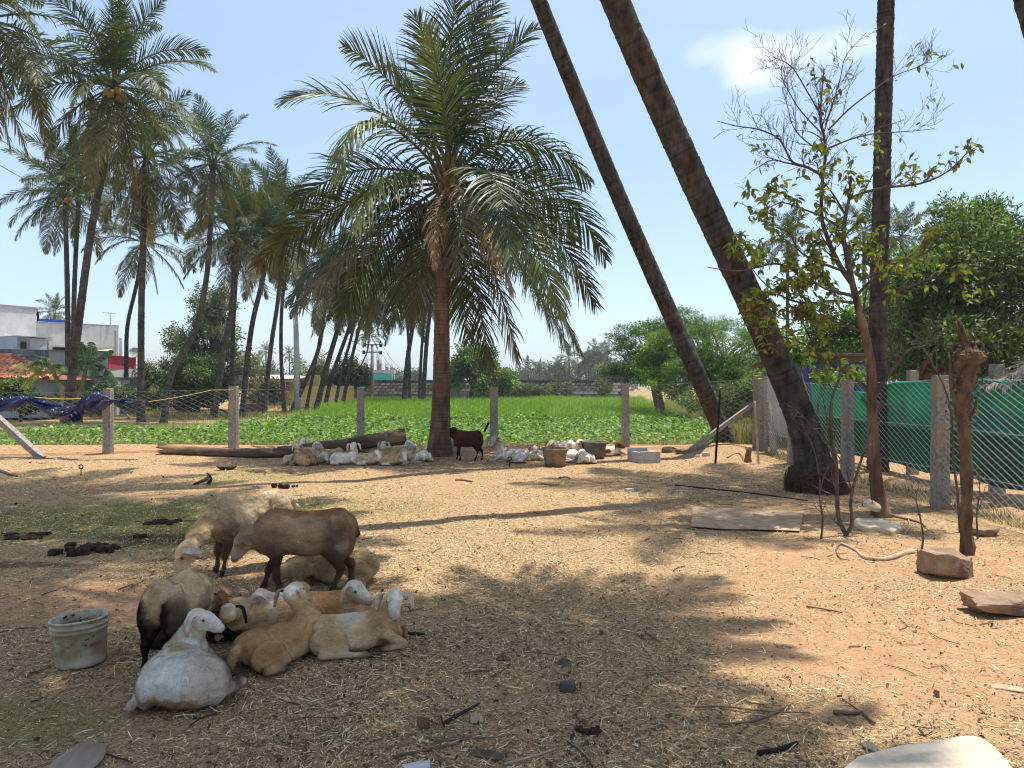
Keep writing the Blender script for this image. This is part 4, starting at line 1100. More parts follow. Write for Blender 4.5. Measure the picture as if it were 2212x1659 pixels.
S_ = [
 ('white faced sheep looking over the log from behind it, leftmost head of the flock', 632, 985, 5, 655, 956, (.1, -1, -.25), W_, None, .80, .55),
 ('tan necked sheep by the log left end, white head raised to the right', 662, 990, 15, 685, 964, (.9, -.4, -.25), LT, None, .82, .2),
 ('reddish sheep near the log end, head turned away with white crown', 654, 998, 80, 642, 968, (-.5, .7, .1), RT, W_, .78, .12),
 ('small grey faced sheep curled at the left end of the flock, head on the ground', 633, 1004, 200, 631, 989, (-.1, -.9, -.6), LT, (.5, .45, .38), .62, .05),
 ('brown backed sheep curled up in front at the left of the flock', 656, 1006, 160, 672, 990, (.5, -.6, -.5), T_, RT, .70, .02),
 ('sheep asleep with its face low and ear hanging, second group from the left', 685, 1002, 10, 700, 987, (.7, -.5, -.5), (.46, .34, .2), None, .74, .05),
 ('brown necked sheep looking left in the middle of the flock', 742, 985, 160, 725, 965, (-.9, -.35, -.25), RT, W_, .78, .3),
 ('white sheep in the centre of the flock looking at the viewer with hooves out ahead', 744, 1004, 345, 764, 966, (.03, -1, -.25), PURE, PURE, .86, .05),
 ('sheep facing the viewer just right of centre, in the second row', 790, 985, 170, 795, 960, (.08, -1, -.25), T_, W_, .80, .45),
 ('light tan sheep bending its white head down to the right in the front row', 799, 1004, 355, 815, 984, (.6, -.6, -.6), LT, PURE, .84, .04),
 ('tan sheep facing the viewer in front of the thick end of the log', 836, 992, 175, 829, 963, (.05, -1, -.3), T_, W_, .80, .25),
 ('sheep lying behind the log with only its pale head above it', 846, 980, 190, 827, 953, (-.6, -.7, -.4), W_, W_, .8, .75),
 ('sheep behind the log showing just the top of its head near the stone post', 770, 982, 20, 757, 955, (.5, -.4, -.6), W_, W_, .78, .7),
 ('tan sheep near the big palm with white face raised to the right', 868, 990, 350, 884, 961, (.85, -.5, -.25), T_, PURE, .80, .3),
 ('tan woolly sheep in the front row with a white face lowered', 847, 1005, 5, 873, 985, (.35, -.8, -.55), (.52, .36, .21), PURE, .78, .04),
 ('pale sheep lying between the front row and the big palm, head hidden', 888, 996, 170, 868, 985, (-.7, .5, -.4), LT, T_, .78, .15),
 ('white rumped sheep lying against the foot of the big palm', 912, 998, 100, 905, 975, (.2, .8, -.2), PURE, LT, .86, .18),
 ('reddish brown back of a sheep in the middle of the resting flock', 712, 992, 5, 738, 985, (.6, .2, -.6), T_, RT, .74, .2),
]
for i, q in enumerate(S_):
    small(q[0], q[1], q[2], q[3], q[4], q[5], q[6], q[7], q[8], s=q[9], dy=q[10], seed=20 + i, lf='ahead' if i == 7 else 'fold', rt='ahead' if i == 7 else 'fold')

GG = 'goats tied and resting by the tubs'
C = dict(body=(.055, .020, .011), face=BLACK, neck=(.06, .022, .012), leg=(.03, .014, .010), shin=(.02, .014, .012), chest=(.12, .045, .018), ear=(.09, .04, .02), poll=BLACK, hoof=BLACK, thigh=(.06, .022, .012))
c = gp(1008, 996); c[1] += .15
animal('goat', 'dark red-brown goat standing beside the big palm with its black tail up', 'goat', c, d2(176), 1.02, torso_stand(C, .80) + legs_stand(C, .80, fr=((.04, 0), (-.05, 0)), hi=((-.07, 0), (.05, 0))),
       hp(979, 929, c[1] - .02), C, hdir=(-.45, -.55, -.75), up=(-.4, -.4, .8), group=GG, h=.020, seed=60, neck_r=(.085, .052), neck_from=(.25, 0, .50), hs=.95, ears=(.17, .045),
       tail=((-.36, 0, .60), (-.44, 0, .76), .026, .030, BLACK), patches=[((.3, .02, .4), (.05, .06, .10), (.5, .4, .3), .01)])
GW = (.66, .63, .60)
small('large grey-white goat lying neck up by a stone post, face striped dark', 1108, 999, 168, 1069, 953, (-.35, -.75, -.45), GW, (.42, .38, .35), .98, .12, None, GG, 'goat', 'goat', 'ahead', ear=(.5, .46, .42), seed=61, ears=(.24, .07), neck=GW)
small('small white kid with grey ears lying and looking at the viewer', 1152, 995, 350, 1155, 972, (.02, -1, -.3), PURE, PURE, .66, .1, None, GG, 'goat', 'goat', ear=(.25, .2, .18), seed=62, ears=(.20, .05))
small('goat with a brown striped face lying behind the front tub', 1218, 1000, 172, 1191, 964, (-.7, -.6, -.4), PURE, (.45, .36, .30), .95, .22, None, GG, 'goat', 'goat', ear=(.3, .2, .15), seed=63, ears=(.22, .06))
small('white goat lying farther back between the tubs', 1216, 975, 5, 1236, 964, (.8, .2, -.4), PURE, PURE, .8, .15, None, GG, 'goat', 'goat', seed=64)
small('goat with a black crown and brown neck resting beside the rear tub', 1275, 990, 190, 1252, 960, (-.7, -.3, -.55), LT, PURE, .92, .25, None, GG, 'goat', 'goat', ear=BLACK, seed=65, ears=(.20, .055), neck=(.3, .2, .13))
small('bright white goat curled up with its rump to the viewer between the two tubs', 1264, 1002, 100, 1258, 985, (.1, .9, -.4), PURE, PURE, .86, .12, None, GG, 'goat', 'goat', seed=66)
small('small white kid with a brown head, legs stretched out to the right', 1323, 985, 8, 1336, 964, (.8, -.5, -.2), PURE, (.12, .05, .03), .74, .1, None, GG, 'goat', 'goat', 'ahead', 'ahead', ear=(.12, .05, .03), seed=67, patches=[((-.2, -.1, .15), (.15, .2, .1), (.16, .07, .04), .03)])
# ------------------------------------------------------------ broadleaf trees and bushes
m_leaf = mat('leaf', (.8, .8, .8), (1.2, 1.2, 1.2), attr=True, scale=2, rough=.5, trans=.3, spec=.3)
m_bark = mat('bark', (.10, .065, .045), (.22, .15, .10), scale=14, stretch=(1, 1, .3), rough=.95, bump=.8, bscale=40, bdist=.02)

def leaf_cloud(centres, radii, n, size, cols, seed=0, up=.5, fill=.55, twig=None, aspect=.5, clump=40, clump_r=.28, flatten=1.0):
    """leaves set in sprays through the outer part of the crown's lobes"""
    rs = np.random.default_rng(seed)
    centres = np.asarray(centres, float); radii = np.asarray(radii, float)
    if radii.ndim == 1: radii = np.repeat(radii[:, None], 3, 1)
    vol = radii.prod(1) ** (2 / 3); pr = vol / vol.sum()
    nc = max(1, n // clump)
    ix = rs.choice(len(centres), nc, p=pr)
    d = rs.normal(size=(nc, 3)); d /= np.linalg.norm(d, axis=1, keepdims=True)
    rad = rs.uniform(fill, 1.03, (nc, 1)) ** .6
    cc = centres[ix] + d * radii[ix] * rad
    cr = clump_r * rs.uniform(.6, 1.4, (nc, 1))
    ccol = np.array(cols)[rs.choice(len(cols), nc)] * rs.uniform(.75, 1.25, (nc, 1)) * rs.uniform(.65, 1.35, len(centres))[ix][:, None] * np.array([1, 1, 1])
    k = rs.integers(0, nc, n)
    dirs = d[k] * .5 + rs.normal(size=(n, 3)) * .75; dirs[:, 2] += rs.uniform(-.5, .3, n)
    dirs /= np.linalg.norm(dirs, axis=1, keepdims=True)
    p = cc[k] + dirs * cr[k] * rs.random((n, 1)) ** .6 * np.array([1, 1, flatten])
    L = size * rs.uniform(.6, 1.3, (n, 1))
    D = dirs + rs.normal(size=(n, 3)) * .5; D[:, 2] -= .15; D /= np.linalg.norm(D, axis=1, keepdims=True)
    N = rs.normal(size=(n, 3)) * .6; N[:, 2] += up; S = np.cross(D, N); S /= np.linalg.norm(S, axis=1, keepdims=True) + 1e-9
    w = L * aspect * .5
    V = np.stack([p, p + D * L * .5 + S * w, p + D * L, p + D * L * .5 - S * w], 1).reshape(-1, 3)
    F = np.arange(n * 4).reshape(-1, 4)
    c = ccol[k] * rs.uniform(.8, 1.2, (n, 1))
    return V, F, np.repeat(c, 4, 0), cc

def sublobes(lobes, k, seed):
    rs = np.random.default_rng(seed + 77); out = []
    for l in lobes:
        c = np.array(l[:3]); r = np.array(l[3:6] if len(l) > 4 else (l[3],) * 3)
        out.append((*c, *(r * .55)))
        for i in range(k):
            d = rs.normal(size=3); d /= np.linalg.norm(d); s = rs.uniform(.22, .5)
            out.append((*(c + d * r * rs.uniform(.6, 1.0)), *(r * s * np.array([1, 1, rs.uniform(.6, 1.0)]))))
    return out
def broad_tree(name, label, cat, base, lobes, n, size, cols, trunk_r=.15, seed=0, group=None, limbs=14, aspect=.5, clump=40, clump_r=.28, fill=.5, kind=None, top=None, flatten=1.0, bark=None, sub=7):
    base = np.asarray(base, float)
    t = empty(name, base, label, cat, group)
    if sub: lobes = sublobes(lobes, sub, seed)
    C = np.array([l[:3] for l in lobes]) - base; R = np.array([l[3:6] if len(l) > 4 else (l[3],) * 3 for l in lobes])
    V, F, T, cc = leaf_cloud(C, R, n, size, cols, seed, fill=fill, aspect=aspect, clump=clump, clump_r=clump_r, flatten=flatten)
    obj('crown', V, F, m_leaf, t, tint=T)
    rs = random.Random(seed); bag = Bag()
    cen = C.mean(0); fork = np.array([cen[0] * .5, cen[1] * .5, max(.3, cen[2] * .45)])
    V, F = tube(spline([(0, 0, -.15), fork * .5 + (rs.uniform(-.1, .1), 0, 0), fork], 8), np.linspace(trunk_r * 1.2, trunk_r * .8, 8), 8); bag.add(V, F)
    idx = np.random.default_rng(seed).choice(len(cc), min(limbs, len(cc)), replace=False)
    for i in idx:
        e = cc[i]; m_ = fork * .45 + e * .55 + np.array([rs.uniform(-.3, .3), rs.uniform(-.3, .3), rs.uniform(-.1, .35)]) * np.linalg.norm(e) * .15
        V, F = tube(spline([fork, m_, e], 7), np.linspace(trunk_r * .5, trunk_r * .07, 7), 5, cap=False); bag.add(V, F)
    bag.build('trunk', bark or m_bark, t, smooth=True)
    return t
def lob(px, py, Y, r, rz=None, dy=0):
    p = at(px, py, Y + dy); k = Y / FOC
    return (*p, r * k, r * k, (rz or r) * k)

NEEM = [(.085, .145, .028), (.12, .19, .036), (.06, .105, .022), (.16, .24, .05), (.20, .27, .08)]
PROS = [(.10, .19, .05), (.14, .24, .07), (.075, .14, .035), (.18, .28, .08)]
DARK = [(.035, .060, .014), (.05, .09, .02), (.026, .048, .012), (.075, .115, .03)]
AIRY = [(.15, .19, .10), (.19, .23, .13), (.23, .21, .12), (.10, .135, .07)]
BRITE = [(.11, .20, .028), (.16, .26, .04), (.075, .14, .02), (.21, .29, .06)]
HAZY = [(.10, .14, .08), (.14, .18, .10), (.08, .11, .065)]
# big neem behind the right fence: several lobes
Yn = 19.5
broad_tree('neem_tree', 'large dark green neem tree filling the right edge behind the green netting', 'tree', (8.9, 20, 0),
   [lob(2120, 560, Yn, 120, 95), lob(2210, 640, Yn, 150), lob(2050, 640, Yn + 1, 95), lob(2090, 730, Yn, 110, 70), lob(2200, 780, Yn + 1, 130, 80), lob(2000, 700, Yn + 1, 75), lob(2260, 540, Yn + 1, 120), lob(2000, 780, Yn + 1, 80, 60)],
   60000, .155, NEEM + NEEM + DARK, .2, 1, aspect=.36, clump=34, clump_r=.42, limbs=30, fill=.35)
broad_tree('neem_tree', 'airy top of a taller neem sticking up over the large one at the right', 'tree', (8.6, 23.5, 0),
   [lob(2085, 480, 23, 62, 40), lob(2150, 470, 23, 40, 28), lob(2040, 520, 23, 45, 30), lob(2180, 520, 23, 50, 40)], 9000, .12, NEEM, .12, 2, aspect=.4, clump=30, clump_r=.3, limbs=16, fill=.2)
broad_tree('broadleaf_tree', 'mid green tree behind the leafy thin tree, left of the large neem', 'tree', (9.0, 27, 0),
   [lob(1930, 640, 27, 75, 60), lob(1870, 700, 27, 75, 55), lob(1955, 730, 27, 85, 60), lob(1800, 720, 27, 55, 40), lob(1990, 600, 27, 60, 50)], 26000, .17, NEEM + BRITE, .15, 3, clump=34, clump_r=.45, limbs=16, fill=.35)
# prosopis thicket
Yp = 33
broad_tree('prosopis_tree', 'spreading feathery tree with a flat umbrella top, left of the leaning trunks', 'tree', (7.2, 36, 0),
   [lob(1400, 712, 36, 85, 22), lob(1345, 745, 36, 45, 14), lob(1470, 715, 36, 75, 26), lob(1395, 790, 36, 60, 45), lob(1370, 800, 36, 60, 30), lob(1440, 765, 36, 70, 45), lob(1325, 728, 36, 25, 7)], 42000, .11, PROS + DARK, .2, 4, aspect=.3, clump=60, clump_r=.42, flatten=.45, limbs=26, fill=.2)
broad_tree('prosopis_tree', 'bright yellow-green upright tree in the middle of the feathery thicket', 'tree', (6.6, 33, 0),
   [lob(1418, 745, 33, 42, 42), lob(1395, 800, 33, 40, 40), lob(1440, 790, 33, 40, 45)], 14000, .10, BRITE, .12, 5, clump=40, clump_r=.3, limbs=10, fill=.3)
broad_tree('prosopis_tree', 'wide feathery thicket between the two leaning palm trunks', 'tree', (9.8, 31, 0),
   [lob(1560, 760, 31, 80, 50), lob(1520, 800, 31, 75, 45), lob(1620, 790, 31, 75, 55), lob(1580, 830, 31, 95, 40), lob(1500, 720, 31, 50, 25), lob(1660, 770, 31, 50, 50), lob(1460, 830, 31, 50, 30)], 52000, .10, PROS + BRITE, .16, 6, aspect=.32, clump=60, clump_r=.4, flatten=.5, limbs=26, fill=.3)
broad_tree('prosopis_tree', 'open feathery top with thin sprays against the sky behind the leaning trunk', 'tree', (9.3, 38, 0),
   [lob(1500, 690, 38, 45, 14), lob(1560, 705, 38, 60, 14), lob(1480, 672, 38, 16, 8), lob(1620, 715, 38, 40, 14), lob(1660, 730, 38, 40, 18)], 9000, .11, PROS, .12, 7, aspect=.3, clump=40, clump_r=.4, flatten=.4, limbs=24, fill=.1)
broad_tree('bush', 'olive bushes at the far side of the fence behind the leaning palm foot', 'bush', (6.6, 25, 0),
   [lob(1540, 870, 25, 70, 26), lob(1610, 860, 25, 50, 30), lob(1660, 850, 25, 50, 40), lob(1700, 830, 26, 45, 40)], 18000, .09, NEEM + [(.15, .14, .06)], .06, 8, clump=40, clump_r=.25, limbs=10, fill=.2)
broad_tree('bush', 'tangle of bushes behind the tarpaulin hut', 'bush', (10.5, 24, 0),
   [lob(1760, 775, 27, 80, 35), lob(1850, 770, 27, 70, 35), lob(1940, 790, 27, 60, 30)], 16000, .10, BRITE + NEEM, .06, 9, clump=40, clump_r=.3, limbs=8, fill=.2)
broad_tree('bush', 'leafy creeper over the right fence top beside the hut', 'bush', (6.2, 16, 0),
   [lob(1790, 815, 15.5, 45, 10), lob(1860, 812, 15.5, 40, 12), lob(1720, 760, 17, 30, 25)], 2600, .09, BRITE, .03, 28, clump=20, clump_r=.15, limbs=6, fill=.1, sub=3)
# trees behind the field
broad_tree('broadleaf_tree', 'round bright green tree right of the big palm trunk across the field', 'tree', (-3.5, 60, 0),
   [lob(1010, 790, 60, 46, 36), lob(1060, 810, 60, 42, 28), lob(975, 812, 60, 32, 30), lob(1040, 770, 60, 26, 20), lob(1005, 760, 60, 18, 16), lob(1085, 828, 60, 26, 18)], 26000, .20, BRITE + NEEM, .2, 10, clump=40, clump_r=.5, limbs=10)
broad_tree('airy_tree', 'tall airy grey green tree seen through the leaning palms on the left', 'tree', (-19, 52, 0),
   [lob(440, 700, 50, 55, 50), lob(480, 740, 50, 48, 46), lob(420, 760, 50, 42, 34), lob(375, 722, 50, 20, 16), lob(470, 650, 50, 30, 26), lob(430, 640, 50, 18, 22), lob(520, 780, 50, 34, 32), lob(380, 745, 50, 20, 18), lob(560, 800, 50, 24, 20)], 24000, .17, AIRY, .2, 11, clump=30, clump_r=.45, limbs=34, fill=.15)
broad_tree('dense_tree', 'dense dark green tree below the airy one behind the palms', 'tree', (-19.5, 47, 0),
   [lob(412, 800, 46, 46, 36), lob(455, 825, 46, 50, 32), lob(380, 835, 46, 36, 26), lob(495, 835, 46, 34, 28)], 26000, .14, DARK + BRITE[:1], .16, 12, clump=40, clump_r=.4, limbs=8)
broad_tree('bush', 'dull green bushes right of the dark straight palm, by the pink wall', 'bush', (-25, 48, 0),
   [lob(330, 812, 48, 34, 30), lob(352, 840, 48, 40, 22), lob(300, 845, 48, 26, 18), lob(375, 790, 48, 18, 18)], 15000, .14, AIRY + DARK, .08, 13, clump=40, clump_r=.4, limbs=8, fill=.2)
broad_tree('dense_tree', 'dark tree between the leaning palms in front of the yellow wall', 'tree', (-16.5, 66, 0),
   [lob(745, 800, 64, 22, 24), lob(722, 815, 64, 22, 20), lob(775, 815, 64, 20, 18)], 9000, .2, DARK, .12, 14, clump=30, clump_r=.5, limbs=8)
broad_tree('bare_tree', 'thin twisted tree with sparse leaves left of the leaning palm cluster', 'tree', (-19, 66, 0),
   [lob(670, 800, 64, 30, 18), lob(640, 790, 64, 14, 12), lob(700, 785, 64, 22, 20)], 2600, .18, AIRY + NEEM, .16, 15, clump=20, clump_r=.5, limbs=26, fill=.1)
broad_tree('bush', 'dry brown bush in front of the yellow house', 'bush', (-20, 58, 0),
   [lob(575, 840, 56, 26, 18), lob(560, 855, 56, 26, 12), lob(598, 850, 56, 18, 16)], 6000, .2, [(.10, .08, .045), (.14, .12, .06), (.08, .09, .04)], .1, 16, clump=25, clump_r=.4, limbs=14, fill=.1)
broad_tree('bush', 'green bush at the lower left by the tiled roof house', 'bush', (-22, 34, 0),
   [lob(15, 850, 34, 34, 24), lob(60, 868, 34, 26, 16)], 9000, .12, DARK + NEEM, .06, 17, clump=30, clump_r=.3, limbs=8, fill=.2)
broad_tree('bush', 'dark weeds and low bush behind the rolled tarpaulin near the banana plants', 'bush', (-18, 36, 0),
   [lob(225, 848, 37, 40, 18), lob(180, 856, 37, 40, 14), lob(280, 862, 37, 40, 14)], 9000, .12, DARK + AIRY, .06, 18, clump=30, clump_r=.3, limbs=8, fill=.2)
broad_tree('bush', 'shadowy dark green thicket under the leaning palms left of the second post', 'bush', (-15, 41, 0),
   [lob(400, 868, 41, 52, 18), lob(455, 860, 41, 42, 16), lob(350, 870, 41, 30, 14)], 9000, .12, DARK, .06, 19, clump=30, clump_r=.3, limbs=8, fill=.2)
for i, (px, py, r, lab) in enumerate([(1115, 843, 13, 'small shrub at the near left end of the far stone wall'), (1212, 838, 22, 'widest shrub in front of the far stone wall'), (1182, 842, 13, 'slim shrub left of the widest one at the far stone wall'),
                                      (1298, 838, 18, 'rounded shrub before the right part of the far stone wall'), (1150, 840, 15, 'shrub with dusty leaves against the whitewashed stretch of the far wall')]):
    broad_tree('shrub', lab, 'bush', (*at(px, 829, 66)[:2], 0), [lob(px, py, 66, r, r * .8), lob(px + r * .7, py + 5, 66, r * .7)], 2600, .16, [(.12, .14, .05), (.16, .17, .07), (.09, .12, .04)], .05, 30 + i, clump=20, clump_r=.3, limbs=5, fill=.1, group='shrubs along the far wall')
# far tree line on the horizon
B = Bag()
for i, (px, py, r) in enumerate([(1170, 812, 26), (1130, 815, 18), (1200, 815, 16), (1240, 806, 20), (1275, 790, 20), (1300, 800, 26), (1325, 795, 24), (1345, 800, 20), (1290, 775, 14), (1095, 815, 12), (1205, 800, 8),
                                 (560, 815, 20), (600, 822, 24), (530, 820, 18), (640, 818, 18), (500, 815, 14), (850, 815, 14), (875, 820, 14), (895, 815, 10), (690, 808, 12)]):
    p = lob(px, py, 170, r, r * .8)
    V, F, T, _ = leaf_cloud([p[:3]], [p[3:]], 1500, .55, HAZY, 60 + i, clump=20, clump_r=1.1, fill=.2); B.add(V, F, T)
    p2 = lob(px + r * .3, 829, 170, r * 1.2, r * .5); V, F, T, _ = leaf_cloud([p2[:3]], [p2[3:]], 900, .6, HAZY, 90 + i, clump=20, clump_r=1.1, fill=.2); B.add(V, F, T)
set_props(B.build('distant_wood', m_leaf), 'hazy far-off trees in a low line along the horizon', 'trees', kind='stuff')
GFR = 'far palms on the horizon'
for i, (px, py, s, lab) in enumerate([(1229, 772, .46, 'tallest slim palm on the horizon standing alone right of the big palm'), (1290, 772, .60, 'fullest palm of the far cluster left of the feathery tree'), (1205, 788, .30, 'small palm left of the tallest slim one on the horizon'),
        (1140, 800, .42, 'low palm at the left of the horizon clump'), (1165, 800, .42, 'low palm second from the left on the horizon clump'), (1188, 805, .40, 'dark rounded fan palm on the horizon clump'), (1270, 782, .5, 'palm left of the fullest one in the far cluster'), (1312, 770, .55, 'palm right of the fullest one in the far cluster'),
        (1250, 798, .36, 'short palm between the slim one and the far cluster'), (555, 790, .45, 'palm in the far grove left of the yellow roof'), (540, 800, .4, 'low palm at the left of the far grove by the yellow roof'), (590, 802, .35, 'low palm behind the yellow roof ridge')]):
    palm(lab, (px, py), (px + (3 if i else 1), 838), 150, [], n=18, size=s * 1.6, r=.22, det='far', seed=200 + i, group=GFR, sides=6, trunk_step=1)
# ------------------------------------------------------------ crop field, tall fodder grass, weeds
def bean_field():
    rs = np.random.default_rng(5)
    n = 80000
    Y = 18.9 * (33 / 18.9) ** (rs.random(n) ** .8); 
    X = rs.uniform(-1, 1, n) * (.72 * Y + 1)
    edge = np.interp(Y, [18.8, 21, 26, 33], [-13.5, -13.0, -10.5, -8.0]) + vn(X * .4, Y * .4, 0 * X) * 1.2
    redge = np.interp(Y, [18.8, 22, 33], [5.4, 6.4, 7.6]) + vn(X * .8, Y * .8, 0 * X + 4) * .6
    k = (X > edge) & (X < redge); X, Y = X[k], Y[k]; n = len(X)
    H = .36 + .20 * vn(X * .9, Y * .9, 0 * X) + .11 * vn(X * 3.3, Y * 3.3, 0 * X)
    H *= sstep(18.75, 19.5, Y) * .75 + .25
    z = ground_z(X, Y) + H * (1 - rs.random(n) ** 2 * .9)
    s = rs.uniform(.055, .115, n)[:, None] * (1 + (Y[:, None] - 19) * .02)
    a = rs.random(n) * 2 * PI
    D = np.stack([np.cos(a), np.sin(a), rs.normal(-.25, .45, n)], -1); D /= np.linalg.norm(D, axis=1, keepdims=True)
    N = np.stack([rs.normal(0, .55, n), rs.normal(0, .55, n), np.ones(n)], -1); S = np.cross(D, N); S /= np.linalg.norm(S, axis=1, keepdims=True)
    p = np.stack([X, Y, z], -1)
    V = np.stack([p, p + D * s * .45 + S * s * .48, p + D * s * 1.15, p + D * s * .45 - S * s * .48], 1).reshape(-1, 3)
    c = np.array([(.10, .21, .022), (.17, .31, .035), (.05, .11, .016), (.24, .34, .08), (.26, .38, .08)])[rs.choice(5, n, p=[.3, .28, .22, .14, .06])] * rs.uniform(.8, 1.2, (n, 1))
    return V, np.arange(4 * n).reshape(-1, 4), np.repeat(c, 4, 0)
V, F, T = bean_field()
m_bean = mat('bean_leaf', (.85, .85, .85), (1.15, 1.15, 1.15), attr=True, scale=3, rough=.5, trans=.32, spec=.3)
set_props(obj('bean_plants', V, F, m_bean, tint=T), 'low leafy green bean crop just behind the back fence', 'crop', kind='stuff')
rs = np.random.default_rng(8); n = 90000
Y = 30 * (62 / 30) ** rs.random(n); X = rs.uniform(-1, 1, n) * 16
le = np.interp(Y, [30, 34, 45, 62], [-8.8, -9.5, -9.6, -12.0]) + vn(X * 0, Y * .5, 0 * X) * .8
re = np.interp(Y, [30, 40, 62], [7.0, 7.9, 10.5])
k = (X > le) & (X < re); X, Y = X[k], Y[k]; n = len(X)
H = (.62 + .16 * vn(X * .35, Y * .35, 0 * X) + .10 * rs.random(n)) * (1 + (Y > 36) * .12)
V, Fl, T = blades(X, Y, H * rs.uniform(.7, 1.15, n), rs.uniform(.016, .032, n) * (1 + (Y - 30) * .02), np.array([.15, .30, .022]), np.array([.26, .42, .04]), lean=.38, bendk=.3)
set_props(Bag().add(V, Fl, T).build('fodder_grass', m_grass), 'tall bright green fodder grass behind the bean crop', 'crop', kind='stuff')
# dry weeds left and right of the crop
def weeds(name, label, X, Y, h0, h1, c0, c1, w=.012, lean=.5):
    n = len(X)
    V, Fl, T = blades(X, Y, rng.uniform(h0, h1, n), rng.uniform(w * .6, w * 1.3, n) * (1 + Y * .02), np.array(c0), np.array(c1), lean=lean)
    set_props(Bag().add(V, Fl, T).build(name, m_grass), label, 'weeds', kind='stuff')
n = 60000; Y = 19.5 * (75 / 19.5) ** rng.random(n); X = -np.interp(Y, [19, 75], [13, 14]) - rng.random(n) * (Y * .62) + rng.normal(0, 1.5, n) + np.interp(Y, [19, 30, 75], [0, 3.5, 3.0])
P_ = np.stack([X * .25, Y * .25, 0 * X], -1); k = vnoise(P_) + .25 > rng.random(n) * .9 - .1; X, Y = X[k], Y[k]
weeds('dry_weeds', 'dry tan and olive weeds on the open ground at the left beyond the fence', X, Y, .08, .42, (.17, .19, .06), (.42, .34, .15))
n = 26000; Y = 18.6 * (60 / 18.6) ** rng.random(n); X = np.interp(Y, [18.6, 30, 60], [5.6, 7.6, 11]) + np.abs(rng.normal(0, 1, n)) * (1.2 + Y * .05)
weeds('tall_weeds', 'olive and straw coloured weeds at the right end of the crop', X, Y, .15, .75, (.13, .17, .045), (.44, .38, .18), lean=.4)
n = 9000; Y = rng.uniform(6, 17.5, n); X = 5.55 + np.abs(rng.normal(0, .35, n)); k = rng.random(n) < .6; X, Y = X[k], Y[k]
weeds('fence_weeds', 'thin dry grass along the foot of the right fence', X, Y, .03, .14, (.12, .15, .04), (.45, .36, .18), w=.006)
n = 3500; X = rng.uniform(-12, 5.4, n); Y = rng.normal(18.75, .12, n)
weeds('bund_weeds', 'thin weeds on the earth bund along the back fence', X, Y, .04, .16, (.10, .14, .03), (.35, .3, .12), w=.008)

# ------------------------------------------------------------ banana plants
m_ban = mat('banana_leaf', (.85, .85, .85), (1.1, 1.1, 1.1), attr=True, scale=3, rough=.4, trans=.3, spec=.4)
def banana_leaf(path, width, c0, c1, seed, tear=.25):
    rs = np.random.default_rng(seed); P = spline(path, 26); T, _, _ = frames(P)
    side = np.cross(T, [0, 0, 1.0]); side /= np.linalg.norm(side, axis=1, keepdims=True) + 1e-9
    t = np.linspace(0, 1, 26); w = width * np.clip(np.sin(PI * np.clip(t * .93 + .03, 0, 1)), 0, 1) ** .45 * (t > .12)
    bag = Bag()
    for i in range(3, 25):
        for sg in (-1, 1):
            g = tear * rs.random() * .5
            a0, a1 = P[i], P[i] * g + P[i + 1] * (1 - g) if i < 25 else P[i]
            dr0 = rs.uniform(.25, .75)
            o = side[i] * sg * w[i]; dn = np.array([0, 0, -1.0]) * w[i] * dr0
            sh_ = T[i] * w[i] * .35
            col = c0 * (1 - rs.random() * .3) + c1 * rs.random() * .3
            bag.add([a0, a1, a1 + o * .55 + dn * .15 + sh_ * .5, a0 + o * .55 + dn * .15 + sh_ * .5, a1 + o + dn + sh_, a0 + o + dn + sh_], np.array([[0, 1, 2, 3], [3, 2, 4, 5]]), col)
    V, F = tube(P, np.linspace(.035, .008, 26), 5, cap=False); bag.add(V, F, np.array([.30, .33, .10]))
    return bag
def banana(label, Y, base, stem, leaves, seed):
    b = at(*base, Y); b[2] = 0
    t = empty('banana_plant', b, label, 'banana plant')
    S = np.array([b + (0, 0, -.1)] + [at(*s, Y) for s in stem]) - b
    V, F = tube(spline(S, 14), np.linspace(.13, .06, 14), 10, lump=.05); obj('stem', V, F, mat('banana_stem', (.30, .26, .10), (.16, .13, .05), scale=6, stretch=(1, 1, .3), rough=.7), t, smooth=True)
    for i, (pts, w, yel) in enumerate(leaves):
        rs = random.Random(seed + i); path = [at(x, y, Y + k * rs.uniform(-.25, .25)) - b for k, (x, y) in enumerate(pts)]
        g = np.array([.085, .16, .03]); y = np.array([.34, .36, .12]); d = np.array([.30, .18, .06])
        c0 = g if yel == 0 else (y if yel == 1 else d)
        bl = banana_leaf(path, w, c0, c0 * 1.5, seed * 10 + i); bl.build('leaf', m_ban, t)
def zA(x, y): return x * .1736, 631 + y * .1736
Z = lambda *a: [zA(*q) for q in a]
banana('banana plant with arching torn pale leaves, left of the double palm trunks', 31, (136, 905), Z((790, 1290), (740, 1150), (680, 1030), (610, 830)),
   [(Z((640, 960), (520, 880), (330, 890), (150, 930)), .26, 1), (Z((660, 980), (520, 930), (350, 970), (220, 1020)), .26, 1), (Z((690, 1020), (540, 990), (390, 1060), (280, 1210)), .24, 1),
    (Z((640, 940), (600, 830), (500, 800), (430, 790)), .2, 0), (Z((680, 1000), (700, 900), (770, 900), (800, 990)), .2, 0), (Z((610, 900), (560, 850), (480, 860), (400, 900)), .2, 0), (Z((720, 1060), (800, 1000), (860, 1000), (900, 1030)), .12, 0)], 3)
